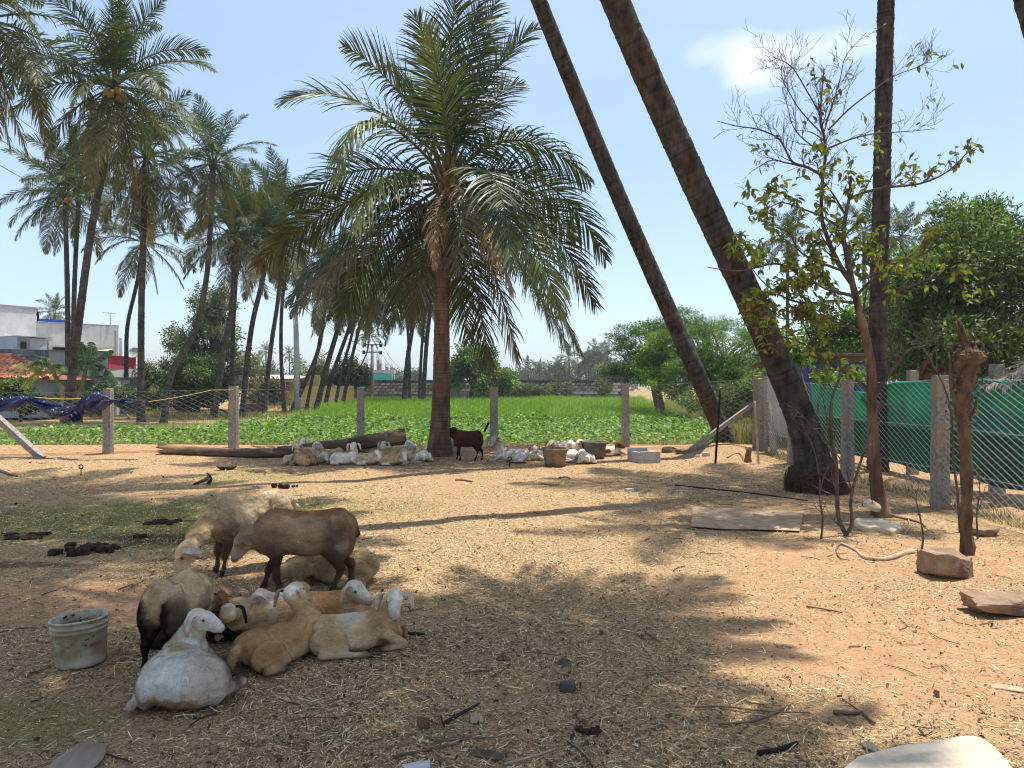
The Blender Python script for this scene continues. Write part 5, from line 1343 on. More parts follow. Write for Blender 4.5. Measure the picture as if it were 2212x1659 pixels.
banana('upright banana plant with dark green leaves right of the double palm trunks', 33, (172, 905), Z((1010, 1240), (1040, 1100), (1060, 990), (1070, 950)),
   [(Z((1070, 960), (1060, 850), (1030, 720), (1000, 620)), .26, 0), (Z((1080, 940), (1110, 850), (1140, 740), (1135, 620)), .26, 0), (Z((1090, 930), (1170, 860), (1280, 790), (1380, 720)), .24, 0),
    (Z((1080, 960), (1220, 890), (1330, 970), (1450, 1150)), .26, 0), (Z((1070, 960), (1150, 920), (1180, 990), (1160, 1060)), .2, 0), (Z((1060, 980), (1000, 940), (940, 980), (900, 1060)), .2, 0),
    (Z((1040, 1100), (980, 1100), (930, 1150), (905, 1200)), .14, 1), (Z((1010, 1150), (1000, 1200), (990, 1230), (985, 1260)), .2, 2), (Z((1050, 1000), (1000, 880), (960, 820), (930, 800)), .22, 0)], 4)

# ------------------------------------------------------------ the thin leafy tree with bare upper twigs
TY = 9.25
tb = on_ground(1905, 1114); tb = np.array(tb)
tree = empty('leafy_tree', tb, 'thin red-barked tree with sparse leaves below and bare twigs above, a disc hanging from it', 'tree')
m_red = mat('red_bark', (.07, .034, .024), (.20, .095, .055), scale=10, stretch=(1, 1, .35), rough=.8, bump=.6, bscale=25, bdist=.02, c3=(.26, .17, .11), s3=2.5)
m_twig = mat('twig', (.07, .05, .042), (.16, .12, .10), scale=8, rough=.9)
TP = lambda pts, d0=0.0, d1=0.0: np.array([at(x, y, tb[1] + d0 + (d1 - d0) * i / max(1, len(pts) - 1)) for i, (x, y) in enumerate(pts)]) - tb
trunk_pts = TP([(1905, 1122), (1893, 1040), (1886, 960), (1884, 870), (1881, 790), (1868, 720), (1853, 660), (1838, 600)])
V, F = tube(spline(trunk_pts, 40), np.interp(np.linspace(0, 1, 40), [0, .06, .3, .6, 1], [.13, .085, .066, .055, .035]), 14, lump=.14, seed=3); obj('trunk', V, F, m_red, tree, smooth=True)
main = [  # points, depth at the end, r0, r1, leafy 0..1
 ([(1838, 600), (1828, 540), (1822, 516), (1826, 470), (1834, 430), (1838, 380)], -.2, .040, .014, 1.1),
 ([(1838, 610), (1812, 570), (1790, 520), (1775, 470), (1776, 400), (1783, 330), (1778, 285), (1772, 265), (1774, 215), (1780, 150)], .3, .034, .008, .10),
 ([(1778, 380), (1745, 362), (1712, 350), (1695, 320), (1680, 298), (1640, 280), (1590, 272), (1550, 262)], -.5, .018, .004, .0),
 ([(1745, 362), (1700, 352), (1668, 346), (1640, 360), (1618, 374)], .4, .012, .003, .1),
 ([(1834, 430), (1870, 415), (1915, 405), (1985, 397), (2035, 378), (2070, 350), (2098, 318)], -.4, .020, .005, .55),
 ([(1790, 280), (1835, 235), (1880, 200), (1930, 165), (1990, 142), (2010, 128)], .3, .012, .003, .06),
 ([(1790, 320), (1840, 300), (1895, 288), (1960, 284), (2020, 278)], -.2, .012, .003, .05),
 ([(1783, 270), (1800, 220), (1815, 170), (1828, 120), (1872, 70)], .3, .010, .003, .03),
 ([(1775, 250), (1745, 200), (1715, 150), (1690, 130), (1685, 118)], -.3, .010, .003, .0),
 ([(1776, 290), (1730, 240), (1705, 200), (1690, 170), (1688, 140)], .2, .009, .003, .0),
 ([(1776, 330), (1735, 300), (1712, 270), (1700, 225), (1690, 190)], -.4, .009, .003, .0),
 ([(1845, 640), (1790, 625), (1740, 600), (1680, 570), (1600, 585), (1530, 578)], -.5, .022, .005, 1.4),
 ([(1850, 655), (1800, 650), (1740, 655), (1690, 640), (1640, 600), (1600, 540)], .3, .020, .004, 1.5),
 ([(1835, 590), (1780, 570), (1730, 545), (1700, 500), (1650, 485)], -.3, .018, .004, 1.3),
 ([(1826, 500), (1780, 470), (1730, 450), (1690, 438), (1660, 450), (1645, 465)], .3, .014, .004, 1.),
 ([(1830, 470), (1800, 420), (1770, 380), (1760, 350), (1700, 370)], -.3, .012, .003, .6),
 ([(1848, 640), (1890, 600), (1950, 570), (2010, 540), (2050, 500)], -.4, .020, .004, .9),
 ([(1856, 680), (1900, 650), (1960, 620), (2030, 600), (2090, 620)], -.6, .018, .004, .4),
 ([(1882, 850), (1850, 820), (1800, 790), (1770, 770), (1745, 720), (1730, 690), (1700, 650)], .3, .024, .006, 1.1),
 ([(1780, 775), (1740, 745), (1700, 730), (1650, 720), (1600, 700)], -.3, .012, .003, .6),
 ([(1884, 870), (1905, 830), (1945, 775), (1965, 755), (2000, 745), (2042, 712)], -.3, .026, .006, .0),
 ([(1934, 780), (1925, 750), (1921, 735)], 0, .018, .010, .0),
 ([(1868, 720), (1820, 700), (1780, 690), (1700, 690), (1640, 670)], -.2, .014, .003, 1.5),
 ([(1860, 700), (1870, 640), (1880, 580), (1875, 540)], .2, .014, .003, 1.5),
 ([(1884, 900), (1870, 870), (1860, 862)], 0, .014, .008, 0),
]
rs = np.random.default_rng(21)
twigs = Bag(); leafpts = []
def branch(P, r0, r1, leafy, depth):
    n = max(4, int(len(P) * 5)); S = spline(P, n)
    V, F = tube(S, np.linspace(r0, r1, n), 6 if depth == 0 else 4, cap=False, lump=.1 if depth == 0 else 0); twigs.add(V, F)
    L = np.linalg.norm(np.diff(S, axis=0), axis=1).sum()
    if depth < 3:
        k = int((5.5 if depth == 0 else 5) * L * (1.1 if depth else 1.35) + 1) if depth < 2 else int(4 * L + 1)
        if leafy < .2 and depth > 0: k = int(k * 1.5)
        for j in range(k):
            u = rs.uniform(.12, .98); i = min(int(u * (n - 1)), n - 2); p = S[i]; t = S[i + 1] - S[i]; t /= np.linalg.norm(t) + 1e-9
            a = np.cross(t, rs.normal(size=3)); a /= np.linalg.norm(a)
            d = t * rs.uniform(.5, 1.0) + a * rs.uniform(.5, 1.0) + np.array([0, 0, .35]); d /= np.linalg.norm(d)
            l = (.50, .30, .16)[depth] * rs.uniform(.4, 1.2) * (1.15 - .5 * u)
            d2_ = d + rs.normal(size=3) * .25 + np.array([0, 0, .2]); d2_ /= np.linalg.norm(d2_)
            branch(np.array([p, p + d * l * .5, p + d * l * .5 + d2_ * l * .5]), max(.0022, (r0 + (r1 - r0) * u) * .5), .0014, leafy, depth + 1)
    if depth >= 1:
        m_ = rs.poisson(leafy * (4.6 if depth == 1 else 3.0))
        for j in range(m_):
            u = rs.uniform(.3, 1); i = min(int(u * (n - 1)), n - 1); leafpts.append(S[i])
for (pts, d1, r0, r1, lf) in main:
    # each limb starts where its parent stands: small depth offset only at the far end
    branch(TP(pts, 0, d1), r0, r1, lf, 0)
twigs.build('branches', m_twig, tree, smooth=True)
# individual leaves: a cupped pointed blade, instanced as parts
def leaf_mesh():
    n = 6; t = np.linspace(0, 1, n); w = .24 * np.sin(PI * (t * .93 + .04)) ** .9
    z = -.32 * t ** 2
    V = []
    for i in range(n): V += [(t[i], -w[i], z[i] + .07 * (w[i] > .05)), (t[i], 0, z[i]), (t[i], w[i], z[i] + .07 * (w[i] > .05))]
    F = [];
    for i in range(n - 1):
        a = i * 3; F += [(a, a + 1, a + 4, a + 3), (a + 1, a + 2, a + 5, a + 4)]
    return np.array(V), np.array(F)
LV, LF = leaf_mesh()
leaf_mats = [mat('tree_leaf', (.15, .20, .035), (.24, .27, .05), scale=6, rough=.45, trans=.3, rnd=.3), mat('tree_leaf_bright', (.28, .36, .04), (.36, .44, .06), scale=6, rough=.45, trans=.4, rnd=.2),
             mat('tree_leaf_olive', (.115, .085, .045), (.16, .12, .055), scale=6, rough=.55, trans=.25, rnd=.3), mat('tree_leaf_orange', (.52, .24, .03), (.38, .15, .03), scale=6, rough=.5, trans=.4)]
LM = [mesh_data('leaf', LV, LF, m, smooth=True) for m in leaf_mats]
leafpts = np.array(leafpts); order = rs.permutation(len(leafpts)); leafpts = leafpts[order]
print('LEAVES', len(leafpts))
lm_cols = np.array([(.20, .25, .045), (.34, .42, .05), (.22, .17, .06), (.55, .26, .03)])
B = Bag()
for i, p in enumerate(leafpts):
    a = rs.uniform(0, 2 * PI); pit = rs.normal(.35, .5); rol = rs.normal(0, .7); s = rs.uniform(.055, .105)
    kind = int(rs.choice(4, p=[.46, .26, .26, .02]))
    if i < 300:
        o = link('leaf', LM[kind], tree, p); o.rotation_euler = (rol, pit, a); o.scale = (s, s, s)
    else:
        R = np.array(Matrix.Rotation(a, 3, 'Z') @ Matrix.Rotation(pit, 3, 'Y') @ Matrix.Rotation(rol, 3, 'X'))
        B.add((LV * s) @ R.T + p, LF, lm_cols[kind] * rs.uniform(.7, 1.3))
B.build('leaves', m_leaf, tree, smooth=True)['kind'] = 'stuff'

# cut off stump tree at the right with a shaggy head
cb = np.array(on_ground(2090, 1196))
cut = empty('pollarded_tree', cb, 'cut back bare tree trunk with a knobbly head and stubs, standing behind the square stone', 'tree')
CP = lambda pts, dd=0: np.array([at(x, y, cb[1] + dd * i) for i, (x, y) in enumerate(pts)]) - cb
m_cut = mat('cut_bark', (.065, .042, .030), (.20, .125, .075), scale=12, stretch=(1, 1, .35), rough=.95, bump=1.0, bscale=22, bdist=.04)
S = spline(CP([(2090, 1204), (2086, 1120), (2089, 1030), (2083, 940), (2080, 880), (2086, 820), (2092, 770), (2094, 745)]), 50)
V, F = tube(S, np.interp(np.linspace(0, 1, 50), [0, .1, .35, .55, .62, .7, .78, .88, 1], [.062, .055, .045, .060, .080, .075, .115, .125, .06]), 16, lump=.36, seed=7); obj('trunk', V, F, m_cut, cut)
B = Bag(); rs2 = np.random.default_rng(4)
for (pts, r0, r1) in [([(2088, 760), (2075, 725), (2063, 695)], .022, .015), ([(2092, 755), (2080, 715), (2070, 690)], .024, .016), ([(2105, 790), (2122, 770), (2118, 752)], .022, .012), ([(2078, 900), (2058, 850), (2053, 800), (2050, 765)], .026, .014),
                      ([(2085, 850), (2062, 830), (2058, 812)], .024, .014), ([(2092, 905), (2108, 880), (2108, 862)], .024, .010), ([(2098, 745), (2118, 742), (2122, 765)], .03, .02), ([(2090, 1010), (2082, 1000), (2078, 995)], .015, .01)]:
    P = spline(CP(pts), 9); V, F = tube(P, np.linspace(r0, r1, 9), 7, lump=.2); obj('stub', V, F, m_cut, cut, smooth=True)
for i in range(420):   # peeling bark flakes about the head
    u = rs2.uniform(.5, 1); p = S[min(49, int(u * 49))] + rs2.normal(0, .062, 3) * (1, 1, 1.2); d = rs2.normal(0, 1, 3) * (.5, .5, 1); d = d / np.linalg.norm(d) * rs2.uniform(.02, .06); sd = np.cross(d, rs2.normal(size=3)); sd = sd / np.linalg.norm(sd) * .010
    B.add([p - sd, p + sd, p + d + sd * .4, p + d - sd * .4], np.array([[0, 1, 2, 3]]))
B.build('bark_flakes', m_cut, cut)['kind'] = 'stuff'
# ------------------------------------------------------------ fences of granite posts and chain link
m_gran = mat('granite', (.20, .18, .165), (.40, .37, .34), scale=22, rough=.95, bump=.8, bscale=40, bdist=.02, c3=(.42, .30, .18), s3=2.3, spec=.15)
m_wire = mat('galvanised_wire', (.50, .50, .46), (.64, .62, .56), scale=8, rough=.45, metal=.2, spec=.6)
m_wire2 = mat('dull_wire', (.14, .13, .11), (.20, .19, .17), scale=8, rough=.7, metal=.2)
def post_mesh(w, h, seed, taper=.9):
    V, F = rock(1, 1, 1, seed, n=1, rough=.05); 
    V = V * np.array([w * 1.04, w * .8, h + .2]); z = (V[:, 2] + (h + .2) / 2) / (h + .2)
    V[:, :2] *= (1 - (1 - taper) * z)[:, None]
    V[:, :2] += (vn(z * 9, 0 * z + seed, 0 * z) * .006)[:, None]
    V[:, 2] = z * (h + .2) - .2
    return V, F
def post_multi(w, h, seed):
    """rough split stone post: stacked rings with uneven faces"""
    n = 16; th = np.radians([20, 45, 70, 110, 135, 160, 200, 225, 250, 290, 315, 340]); r = 1 / np.maximum(abs(np.cos(th)), abs(np.sin(th)))
    z = np.linspace(-.2, h, n); V = []
    for i, zz in enumerate(z):
        k = 1 - .10 * (zz / h) if zz > 0 else 1
        P = np.stack([np.cos(th) * r * w / 2 * k, np.sin(th) * r * w * .42 * k, np.full(12, zz)], -1)
        d = vn(np.cos(th) * 2 + seed * 3, np.sin(th) * 2, np.full(12, zz * 4.5)) * .07 + vn(np.cos(th) * 5 + seed, np.sin(th) * 5, np.full(12, zz * 16.)) * .035
        P[:, :2] *= (1 + d)[:, None]; 
        if i == n - 1: P[:, 2] += vnoise(P * 14 + seed) * .02
        V.append(P)
    V = np.concatenate(V + [[[0, 0, h + .005]]]); i = np.arange(n - 1)[:, None] * 12; j = np.arange(12)[None]
    F = np.stack([i + j, i + (j + 1) % 12, i + 12 + (j + 1) % 12, i + 12 + j], -1).reshape(-1, 4)
    k = (n - 1) * 12
    return V, [F, np.array([(k + a, k + (a + 1) % 12, n * 12) for a in range(12)])]
def chain(A, B, zb0, zb1, zt0, zt1, pitch, r, mesh_h=None):
    """vertical zig-zag wires hooked into each other between two posts"""
    A = np.array(A, float); B_ = np.array(B, float); d = B_ - A; L = np.linalg.norm(d[:2]); d = d / L
    nw = int(L / pitch); nz = int((zt0 - zb0) / (pitch * .5)) + 1
    k = np.arange(nw + 1)[:, None]; j = np.arange(nz)[None]
    f = j / (nz - 1); s0 = k * pitch / L
    bulge = .02 * np.sin(np.clip(s0, 0, 1) * PI) * np.sin(f * PI) + .012 * vn(s0 * 5 + A[1], f * 4, 0.0)
    nrm = np.array([-d[1], d[0]])
    uu = np.where(k % 2 == 0, k * pitch + np.where(j % 2 == 0, 0, pitch), (k + 1) * pitch - np.where(j % 2 == 0, 0, pitch)) + 0.0 * j
    uu = np.clip(uu, 0, L)
    s = uu / L; z = (zb0 + (zb1 - zb0) * s) * (1 - f) + (zt0 + (zt1 - zt0) * s) * f
    P = np.stack([A[0] + d[0] * uu + nrm[0] * bulge, A[1] + d[1] * uu + nrm[1] * bulge, z], -1)
    off = np.array([(1, 0, .6), (-1, 0, .6), (0, 0, -1)]) * r
    off = np.stack([off[:, 0] * d[0] + 0, off[:, 0] * d[1], off[:, 2]], -1) + np.array([nrm[0], nrm[1], 0]) * np.array([[.6], [.6], [-.9]]) * r
    V = (P[:, :, None] + off[None, None]); nwz = V.shape[0]
    V = V.reshape(-1, 3)
    a = (np.arange(nwz)[:, None, None] * nz + np.arange(nz - 1)[None, :, None]) * 3 + np.arange(3)[None, None]
    b = (np.arange(nwz)[:, None, None] * nz + np.arange(nz - 1)[None, :, None]) * 3 + (np.arange(3)[None, None] + 1) % 3
    F = np.stack([a, b, b + 3, a + 3], -1).reshape(-1, 4)
    return V, F
def line_wire(A, B_, r, sag=0.0, n=14):
    t = np.linspace(0, 1, n)[:, None]; P = np.array(A) * (1 - t) + np.array(B_) * t; P[:, 2] -= sag * 4 * t[:, 0] * (1 - t[:, 0])
    return tube(P, r, 4, cap=False)

def fence(label, posts, heights, pitch, r, lines=(), seed=0, wmat=None, w=.19):
    p0 = np.array([posts[0][0], posts[0][1], 0.0])
    t = empty('chain_link_fence', p0, label, 'fence')
    P = [np.array([x, y, float(ground_z(x, y))]) for x, y in posts]
    for i, p in enumerate(P):
        V, F = post_multi(w * random.uniform(.92, 1.06), heights[i], seed + i)
        o = obj('stone_post', V, F, m_gran, t, smooth=False); o.location = p - p0; o.rotation_euler = (0, 0, random.uniform(-.12, .12))
    for i in range(len(P) - 1):
        a, b = P[i] - p0, P[i + 1] - p0
        V, F = chain(a, b, a[2] + .05, b[2] + .05, a[2] + heights[i] - .06, b[2] + heights[i + 1] - .06, pitch, r)
        obj('wire_mesh', V, F, wmat or m_wire, t)
        bg = Bag()
        for z, rr in lines:
            V, F = line_wire(a + (0, 0, z * heights[i]), b + (0, 0, z * heights[i + 1]), rr, .01); bg.add(V, F)
            k = int(np.linalg.norm(b - a) / .12)
            for q in range(k):  # barbs
                if z > .9: break
                c = a + (b - a) * (q + .5) / k + (0, 0, z * heights[i]); bg.add(*line_wire(c + (0, -.012, -.012), c + (0, .012, .012), rr * .7, 0, 2))
        bg.build('line_wire', wmat or m_wire, t)
    return t, p0
BP = [(-45, 16.7), (234, 17.0), (505, 17.5), (779, 17.75), (1067, 17.75), (1351, 17.75), (1637, 17.25)]
bpos = [((px - CX) / FOC * Y, Y) for px, Y in BP]
bpos = [(bpos[0][0] - 3.0, 16.5)] + bpos
def hh(px, base, top, Y): return (base - top) / FOC * Y
back, bp0 = fence('long chain link fence on rough stone posts along the back of the yard', bpos, [1.45, 1.45, 1.43, 1.42, 1.36, 1.38, 1.46, 1.66], .105, .0022, lines=((.96, .003), (.02, .003)), seed=1, wmat=m_wire2)
def brace(parent, p0, a, b, w=.13, seed=0):
    a = np.array(a, float); b = np.array(b, float); L = np.linalg.norm(b - a); V, F = post_multi(w, L, seed)
    V[:, 2] = np.maximum(V[:, 2], -.05)
    o = obj('brace_post', V, F, m_gran, parent); o.location = a - p0; o.rotation_euler = Vector(b - a).to_track_quat('Z', 'Y').to_euler()
g = on_ground(88, 988); brace(back, bp0, g, (bpos[1][0] - .05, 16.72, 1.25), .15, 31)
g = on_ground(1486, 976); cx_, cy_ = bpos[-1]; brace(back, bp0, g, (cx_ - .12, cy_ - .05, 1.15), .11, 32)
rpos = [(cx_ + .02, 17.0), (5.58, 15.1), (5.5, 12.45), (5.47, 9.7), (5.45, 6.85), (5.45, 4.0)]
right, rp0 = fence('near chain link fence on stone posts running along the right side of the yard', rpos, [1.62, 1.66, 1.66, 1.70, 1.70, 1.70], .080, .0018, lines=((.97, .003), (.62, .002), (.30, .002)), seed=11, w=.18)
g = on_ground(1674, 983); brace(right, rp0, (g.x, g.y, g.z - .05), (5.62, 16.7, 1.2), .13, 33)
# bits: pale pipe by the corner, dark rod by the leaning palm
def rod(name, label, cat, a, b, r, m, n=3, wob=0.0, group=None):
    a = np.array(a, float); b = np.array(b, float); P = spline([a, (a + b) / 2 + np.array([wob, 0, wob]), b], 8) - a
    V, F = tube(P, r, 8); o = obj(name, V, F, m, smooth=True); o.location = a; return set_props(o, label, cat, group)
g = np.array(on_ground(1639, 1003)); rod('pipe', 'pale thin pipe stuck upright by the corner post', 'pipe', g - (0, 0, .05), at(1630, 866, g[1]), .022, mat('pale_pipe', (.50, .46, .36), (.36, .30, .22), rough=.7))
g = np.array(on_ground(1545, 1001)); rod('iron_rod', 'slanting black rod standing in front of the leaning palm foot', 'rod', g - (0, 0, .05), at(1556, 842, g[1]), .024, mat('black_rod', (.012, .012, .014), rough=.45))

# green shade netting hung behind the right fence, on its own stone posts
def netting():
    n = 90; s = np.linspace(0, 1, n); Yp_ = 17.6 + (5.0 - 17.6) * s
    topk = np.interp(Yp_, [5, 8.2, 9.4, 10.2, 11.2, 12.0, 12.9, 13.8, 14.8, 15.8, 17.6], [1.62, 1.60, 1.55, 1.58, 1.68, 1.60, 1.63, 1.62, 1.42, 1.47, 1.62])
    root = empty('shade_net', (6.95, 12, 0), 'green shade netting hung in two layers behind the right fence', 'netting')
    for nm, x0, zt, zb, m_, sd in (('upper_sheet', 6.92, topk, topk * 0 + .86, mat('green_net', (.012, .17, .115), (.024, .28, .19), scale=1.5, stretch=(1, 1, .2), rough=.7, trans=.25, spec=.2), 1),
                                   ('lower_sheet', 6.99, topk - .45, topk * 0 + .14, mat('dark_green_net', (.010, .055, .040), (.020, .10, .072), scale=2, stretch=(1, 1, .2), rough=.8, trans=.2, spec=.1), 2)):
        m = 16; f = np.linspace(0, 1, m)[None]
        z = zt[:, None] * (1 - f) + (zb + .05 * vn(Yp_ * 1.1, 0 * Yp_, 0 * Yp_ + sd))[:, None] * f
        YY = Yp_[:, None] + 0 * z; ff = f + 0 * z; x = x0 + .05 * vn(YY * 2.2, ff * 1.1, 0 * z + sd) + .03 * vn(YY * 7 + ff * 2, ff * 2.1, 0 * z + sd)
        V = np.stack([x, Yp_[:, None] + 0 * f, z], -1).reshape(-1, 3); i = np.arange(n - 1)[:, None] * m + np.arange(m - 1)[None]
        F = np.stack([i, i + 1, i + m + 1, i + m], -1).reshape(-1, 4)
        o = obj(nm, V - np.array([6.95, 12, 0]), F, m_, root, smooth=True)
    hem = Bag(); P = np.stack([0 * s - .03, Yp_ - 12, topk], -1); hem.add(*tube(P, .018, 5)); hem.build('hem', mat('net_hem', (.01, .42, .30), rough=.6, trans=.2), root)
netting()
for (yy, h, lab) in ((13.5, 1.84, 'stone post behind the green netting, the left of two whose heads show'), (11.15, 1.88, 'stone post behind the green netting under the dry thatch'), (7.6, 1.85, 'stone post behind the green netting near the right edge')):
    V, F = post_multi(.17, h, int(yy * 3)); o = obj('stone_post', V, F, m_gran, loc=(7.12, yy, 0)); set_props(o, lab, 'post')
# thatch of dry palm leaves poking in at the right
th_o = np.array([7.45, 10.6, 1.75]); th = empty('thatch_roof', th_o, 'corner of a grey dry palm leaf thatch at the right edge, over the netting', 'thatch')
m_dry = mat('dry_thatch', (.20, .165, .13), (.42, .36, .29), scale=9, rough=.9, rnd=.2)
rs3 = np.random.default_rng(3)
for i in range(16):
    p = np.array([-.35 + i * .06 + rs3.uniform(-.08, .08), rs3.uniform(-.5, .5), -.03 + .035 * i])
    q = p + np.array([-.30 - .1 * rs3.random(), rs3.normal(0, .1), -.14 - .1 * rs3.random()]); e = p + np.array([1.7, rs3.normal(0, .2), .62])
    B = Bag(); V, F = tube(spline([e, p, q], 10), np.linspace(.022, .006, 10), 4); B.add(V, F)
    S_p = spline([e, p, q], 26)
    for j in range(3, 26):
        for sg in (-1, 1):
            a = S_p[j]; d = np.array([-.55, sg * .75, -.45 + rs3.normal(0, .15)]); d /= np.linalg.norm(d); l = rs3.uniform(.12, .30); w = np.array([.014, 0, .006])
            B.add([a - w, a + w, a + d * l + w * .3, a + d * l - w * .3], np.array([[0, 1, 2, 3]]))
    B.build('dry_frond', m_dry, th)
V, F = tube([(-.1, .1, -.15), (2.2, .1, .6)], .05, 8); obj('rafter', V, F, m_bark, th)
V, F = tube([(.45, .1, -1.8), (.5, .1, .1)], .05, 8); obj('thatch_post', V, F, m_bark, th)
# tarpaulin hut
def panel(root, name, pts, m_, thick=.03, p0=None, sub=10, wave=.03, seed=0):
    a, b, c, d = [np.array(p, float) for p in pts]; u = np.linspace(0, 1, sub)[:, None, None]; v = np.linspace(0, 1, sub)[None, :, None]
    P = (a * (1 - u) + b * u) * (1 - v) + (d * (1 - u) + c * u) * v
    n = np.cross(b - a, d - a); n /= np.linalg.norm(n)
    P = P + n * (wave * vn(u[..., 0] * 5 + 0 * v[..., 0] + seed, v[..., 0] * 2.5 + 0 * u[..., 0], 0 * (u + v)[..., 0]))[..., None]
    A = P.reshape(-1, 3); B2 = A + n * thick; i = np.arange(sub - 1)[:, None] * sub + np.arange(sub - 1)[None]
    F = np.stack([i, i + sub, i + sub + 1, i + 1], -1).reshape(-1, 4); N_ = sub * sub
    edge = [(i * sub, (i + 1) * sub) for i in range(sub - 1)] + [((i + 1) * sub + sub - 1, i * sub + sub - 1) for i in range(sub - 1)] + [(j + 1, j) for j in range(sub - 1)] + [((sub - 1) * sub + j, (sub - 1) * sub + j + 1) for j in range(sub - 1)]
    E = np.array([(q, p, p + N_, q + N_) for p, q in edge])
    return obj(name, np.vstack([A, B2]) - (p0 if p0 is not None else 0), np.vstack([F, F[:, ::-1] + N_, E]), m_, root, smooth=wave > 0)
h0 = np.array([7.4, 18.6, 0.0]); hut = empty('hut', h0, 'low hut wrapped in blue and white tarpaulin with a sheet roof, behind the right fence', 'hut')
m_blue = mat('blue_tarp', (.006, .022, .12), (.012, .045, .20), scale=4, rough=.35, spec=.5)
m_white = mat('white_tarp', (.55, .52, .46), (.40, .37, .31), scale=4, rough=.6)
Hy = 18.2; L_ = at(1703, 777, Hy); R_2 = at(1890, 777, Hy)
panel(hut, 'blue_tarpaulin', [(L_[0], Hy, .75), (R_2[0], Hy, .75), (R_2[0], Hy, 2.12), (L_[0], Hy, 2.12)], m_blue, p0=h0, sub=44, wave=.16)
panel(hut, 'white_tarpaulin', [(L_[0] - .02, Hy + 1.8, .3), (L_[0] - .02, Hy + .02, .3), (L_[0] - .02, Hy + .02, 2.05), (L_[0] - .02, Hy + 1.8, 1.75)], m_white, p0=h0, sub=12, wave=.05)
panel(hut, 'end_tarpaulin', [at(1686, 880, Hy + .05), at(1704, 880, Hy + .02), at(1704, 780, Hy + .02), at(1686, 790, Hy + .05)], m_white, p0=h0, sub=8, wave=.03)
panel(hut, 'back_wall', [(L_[0], Hy + 2, .0), (R_2[0], Hy + 2, .0), (R_2[0], Hy + 2, 1.9), (L_[0], Hy + 2, 1.9)], m_white, p0=h0, wave=.0)
m_sheet = mat('roof_sheet', (.16, .13, .11), (.28, .24, .20), scale=5, rough=.8)
B = Bag()
for k in range(26):
    x = L_[0] - .25 + k * .095; V, F = box((x, Hy + .95, 2.20 - .0), (.06, 2.5, .02), R=np.array([[1, 0, 0], [0, math.cos(-.10), -math.sin(-.10)], [0, math.sin(-.10), math.cos(-.10)]])); B.add(V, F)
V, F = box((L_[0] - .25 + 1.2, Hy + .95, 2.185), (2.5, 2.5, .012), R=np.array([[1, 0, 0], [0, math.cos(-.10), -math.sin(-.10)], [0, math.sin(-.10), math.cos(-.10)]])); B.add(V, F)
o = B.build('roof', m_sheet, hut); o.location = -Vector(h0)
for xx in (L_[0] + .05, (L_[0] + R_2[0]) / 2, R_2[0]):
    V, F = tube([(xx, Hy + .06, 0), (xx, Hy + .06, 2.15)], .04, 8); obj('pole', V - h0, F, m_bark, hut)

# ------------------------------------------------------------ houses on the left
m_wh = mat('whitewash', (.68, .68, .66), (.76, .76, .74), scale=2.2, rough=.9, c3=(.62, .62, .60), s3=1.4, spec=.1)
m_st = mat('stained_wall', (.36, .37, .38), (.52, .54, .55), scale=1.4, rough=.95, stretch=(1, 1, .22), c3=(.20, .20, .20), s3=1.0, spec=.1)
m_dark = mat('dark_inside', (.02, .018, .018), rough=.9)  # near-black colour standing in for shade inside openings
m_trim = mat('grey_trim', (.35, .34, .34), (.45, .44, .43), rough=.9)
def slab(root, name, pxa, Ya, pxb, Yb, z0, z1, th, m_, p0, off=0.0):
    a = at(pxa, CY, Ya); b = at(pxb, CY, Yb); d = b - a; d[2] = 0; L = np.linalg.norm(d); d /= L; n = np.array([-d[1], d[0], 0]); n *= np.sign(n[1])
    c = (a + b) / 2 + n * (th / 2 + off); c[2] = (z0 + z1) / 2
    V, F = box(c - p0, (L, th, z1 - z0), rz=math.atan2(d[1], d[0])); return obj(name, V, F, m_, root)
wh0 = np.array([-29.0, 45, 0]); wh = empty('white_house', wh0, 'two storey white house with an open terrace at the left edge', 'house')
slab(wh, 'tall_block', -260, 40.0, 78, 46.7, 0, 6.22, 6, m_wh, wh0)
slab(wh, 'coping', -260, 40.0, 79.5, 46.75, 6.223, 6.32, 6.1, m_trim, wh0, off=-.06)
slab(wh, 'parapet', 78.3, 47.0, 256, 50.4, 4.13, 5.40, .25, m_wh, wh0)
slab(wh, 'coping', 78.3, 46.95, 257, 50.45, 5.403, 5.49, .27, m_trim, wh0, off=-.01)
slab(wh, 'terrace_slab', 78.3, 47.3, 256, 50.7, 4.0, 4.127, 5.5, m_wh, wh0)
slab(wh, 'upper_wall', 78.3, 46.98, 113, 47.7, 0, 4.127, .25, m_wh, wh0)
slab(wh, 'terrace_shade', 113.2, 49.5, 190, 51.0, 3.0, 3.99, 2.4, m_dark, wh0)  # solid black block painted in for the shaded recess under the terrace
slab(wh, 'pillar', 246, 50.2, 256, 50.4, 2.2, 4.12, .3, m_wh, wh0, off=.02)
slab(wh, 'pillar', 257.5, 52, 264, 52.1, 2.0, 4.75, .3, m_wh, wh0)
slab(wh, 'opening_shade', 79, 47.05, 84, 47.1, 5.49, 6.1, .2, m_dark, wh0)  # black strip standing in for the dark opening between the blocks
slab(wh, 'water_tank', 86, 48.6, 142, 49.5, 5.1, 5.78, 1.2, mat('blue_tank', (.02, .08, .42), (.03, .12, .55), rough=.5), wh0)
for (px, z0, z1) in ((249.5, 2.0, 5.1), (104, 3.4, 4.13)):
    a = at(px, CY, 50.0 if px > 200 else 44.6); V, F = tube([(a[0], a[1], z0), (a[0], a[1], z1)], .07, 8); obj('drain_pipe', V - wh0, F, m_trim, wh)
a = at(238, CY, 50.0); V, F = tube([(a[0], a[1], 5.4), (a[0], a[1], 6.3)], .03, 6); B = Bag().add(V, F)
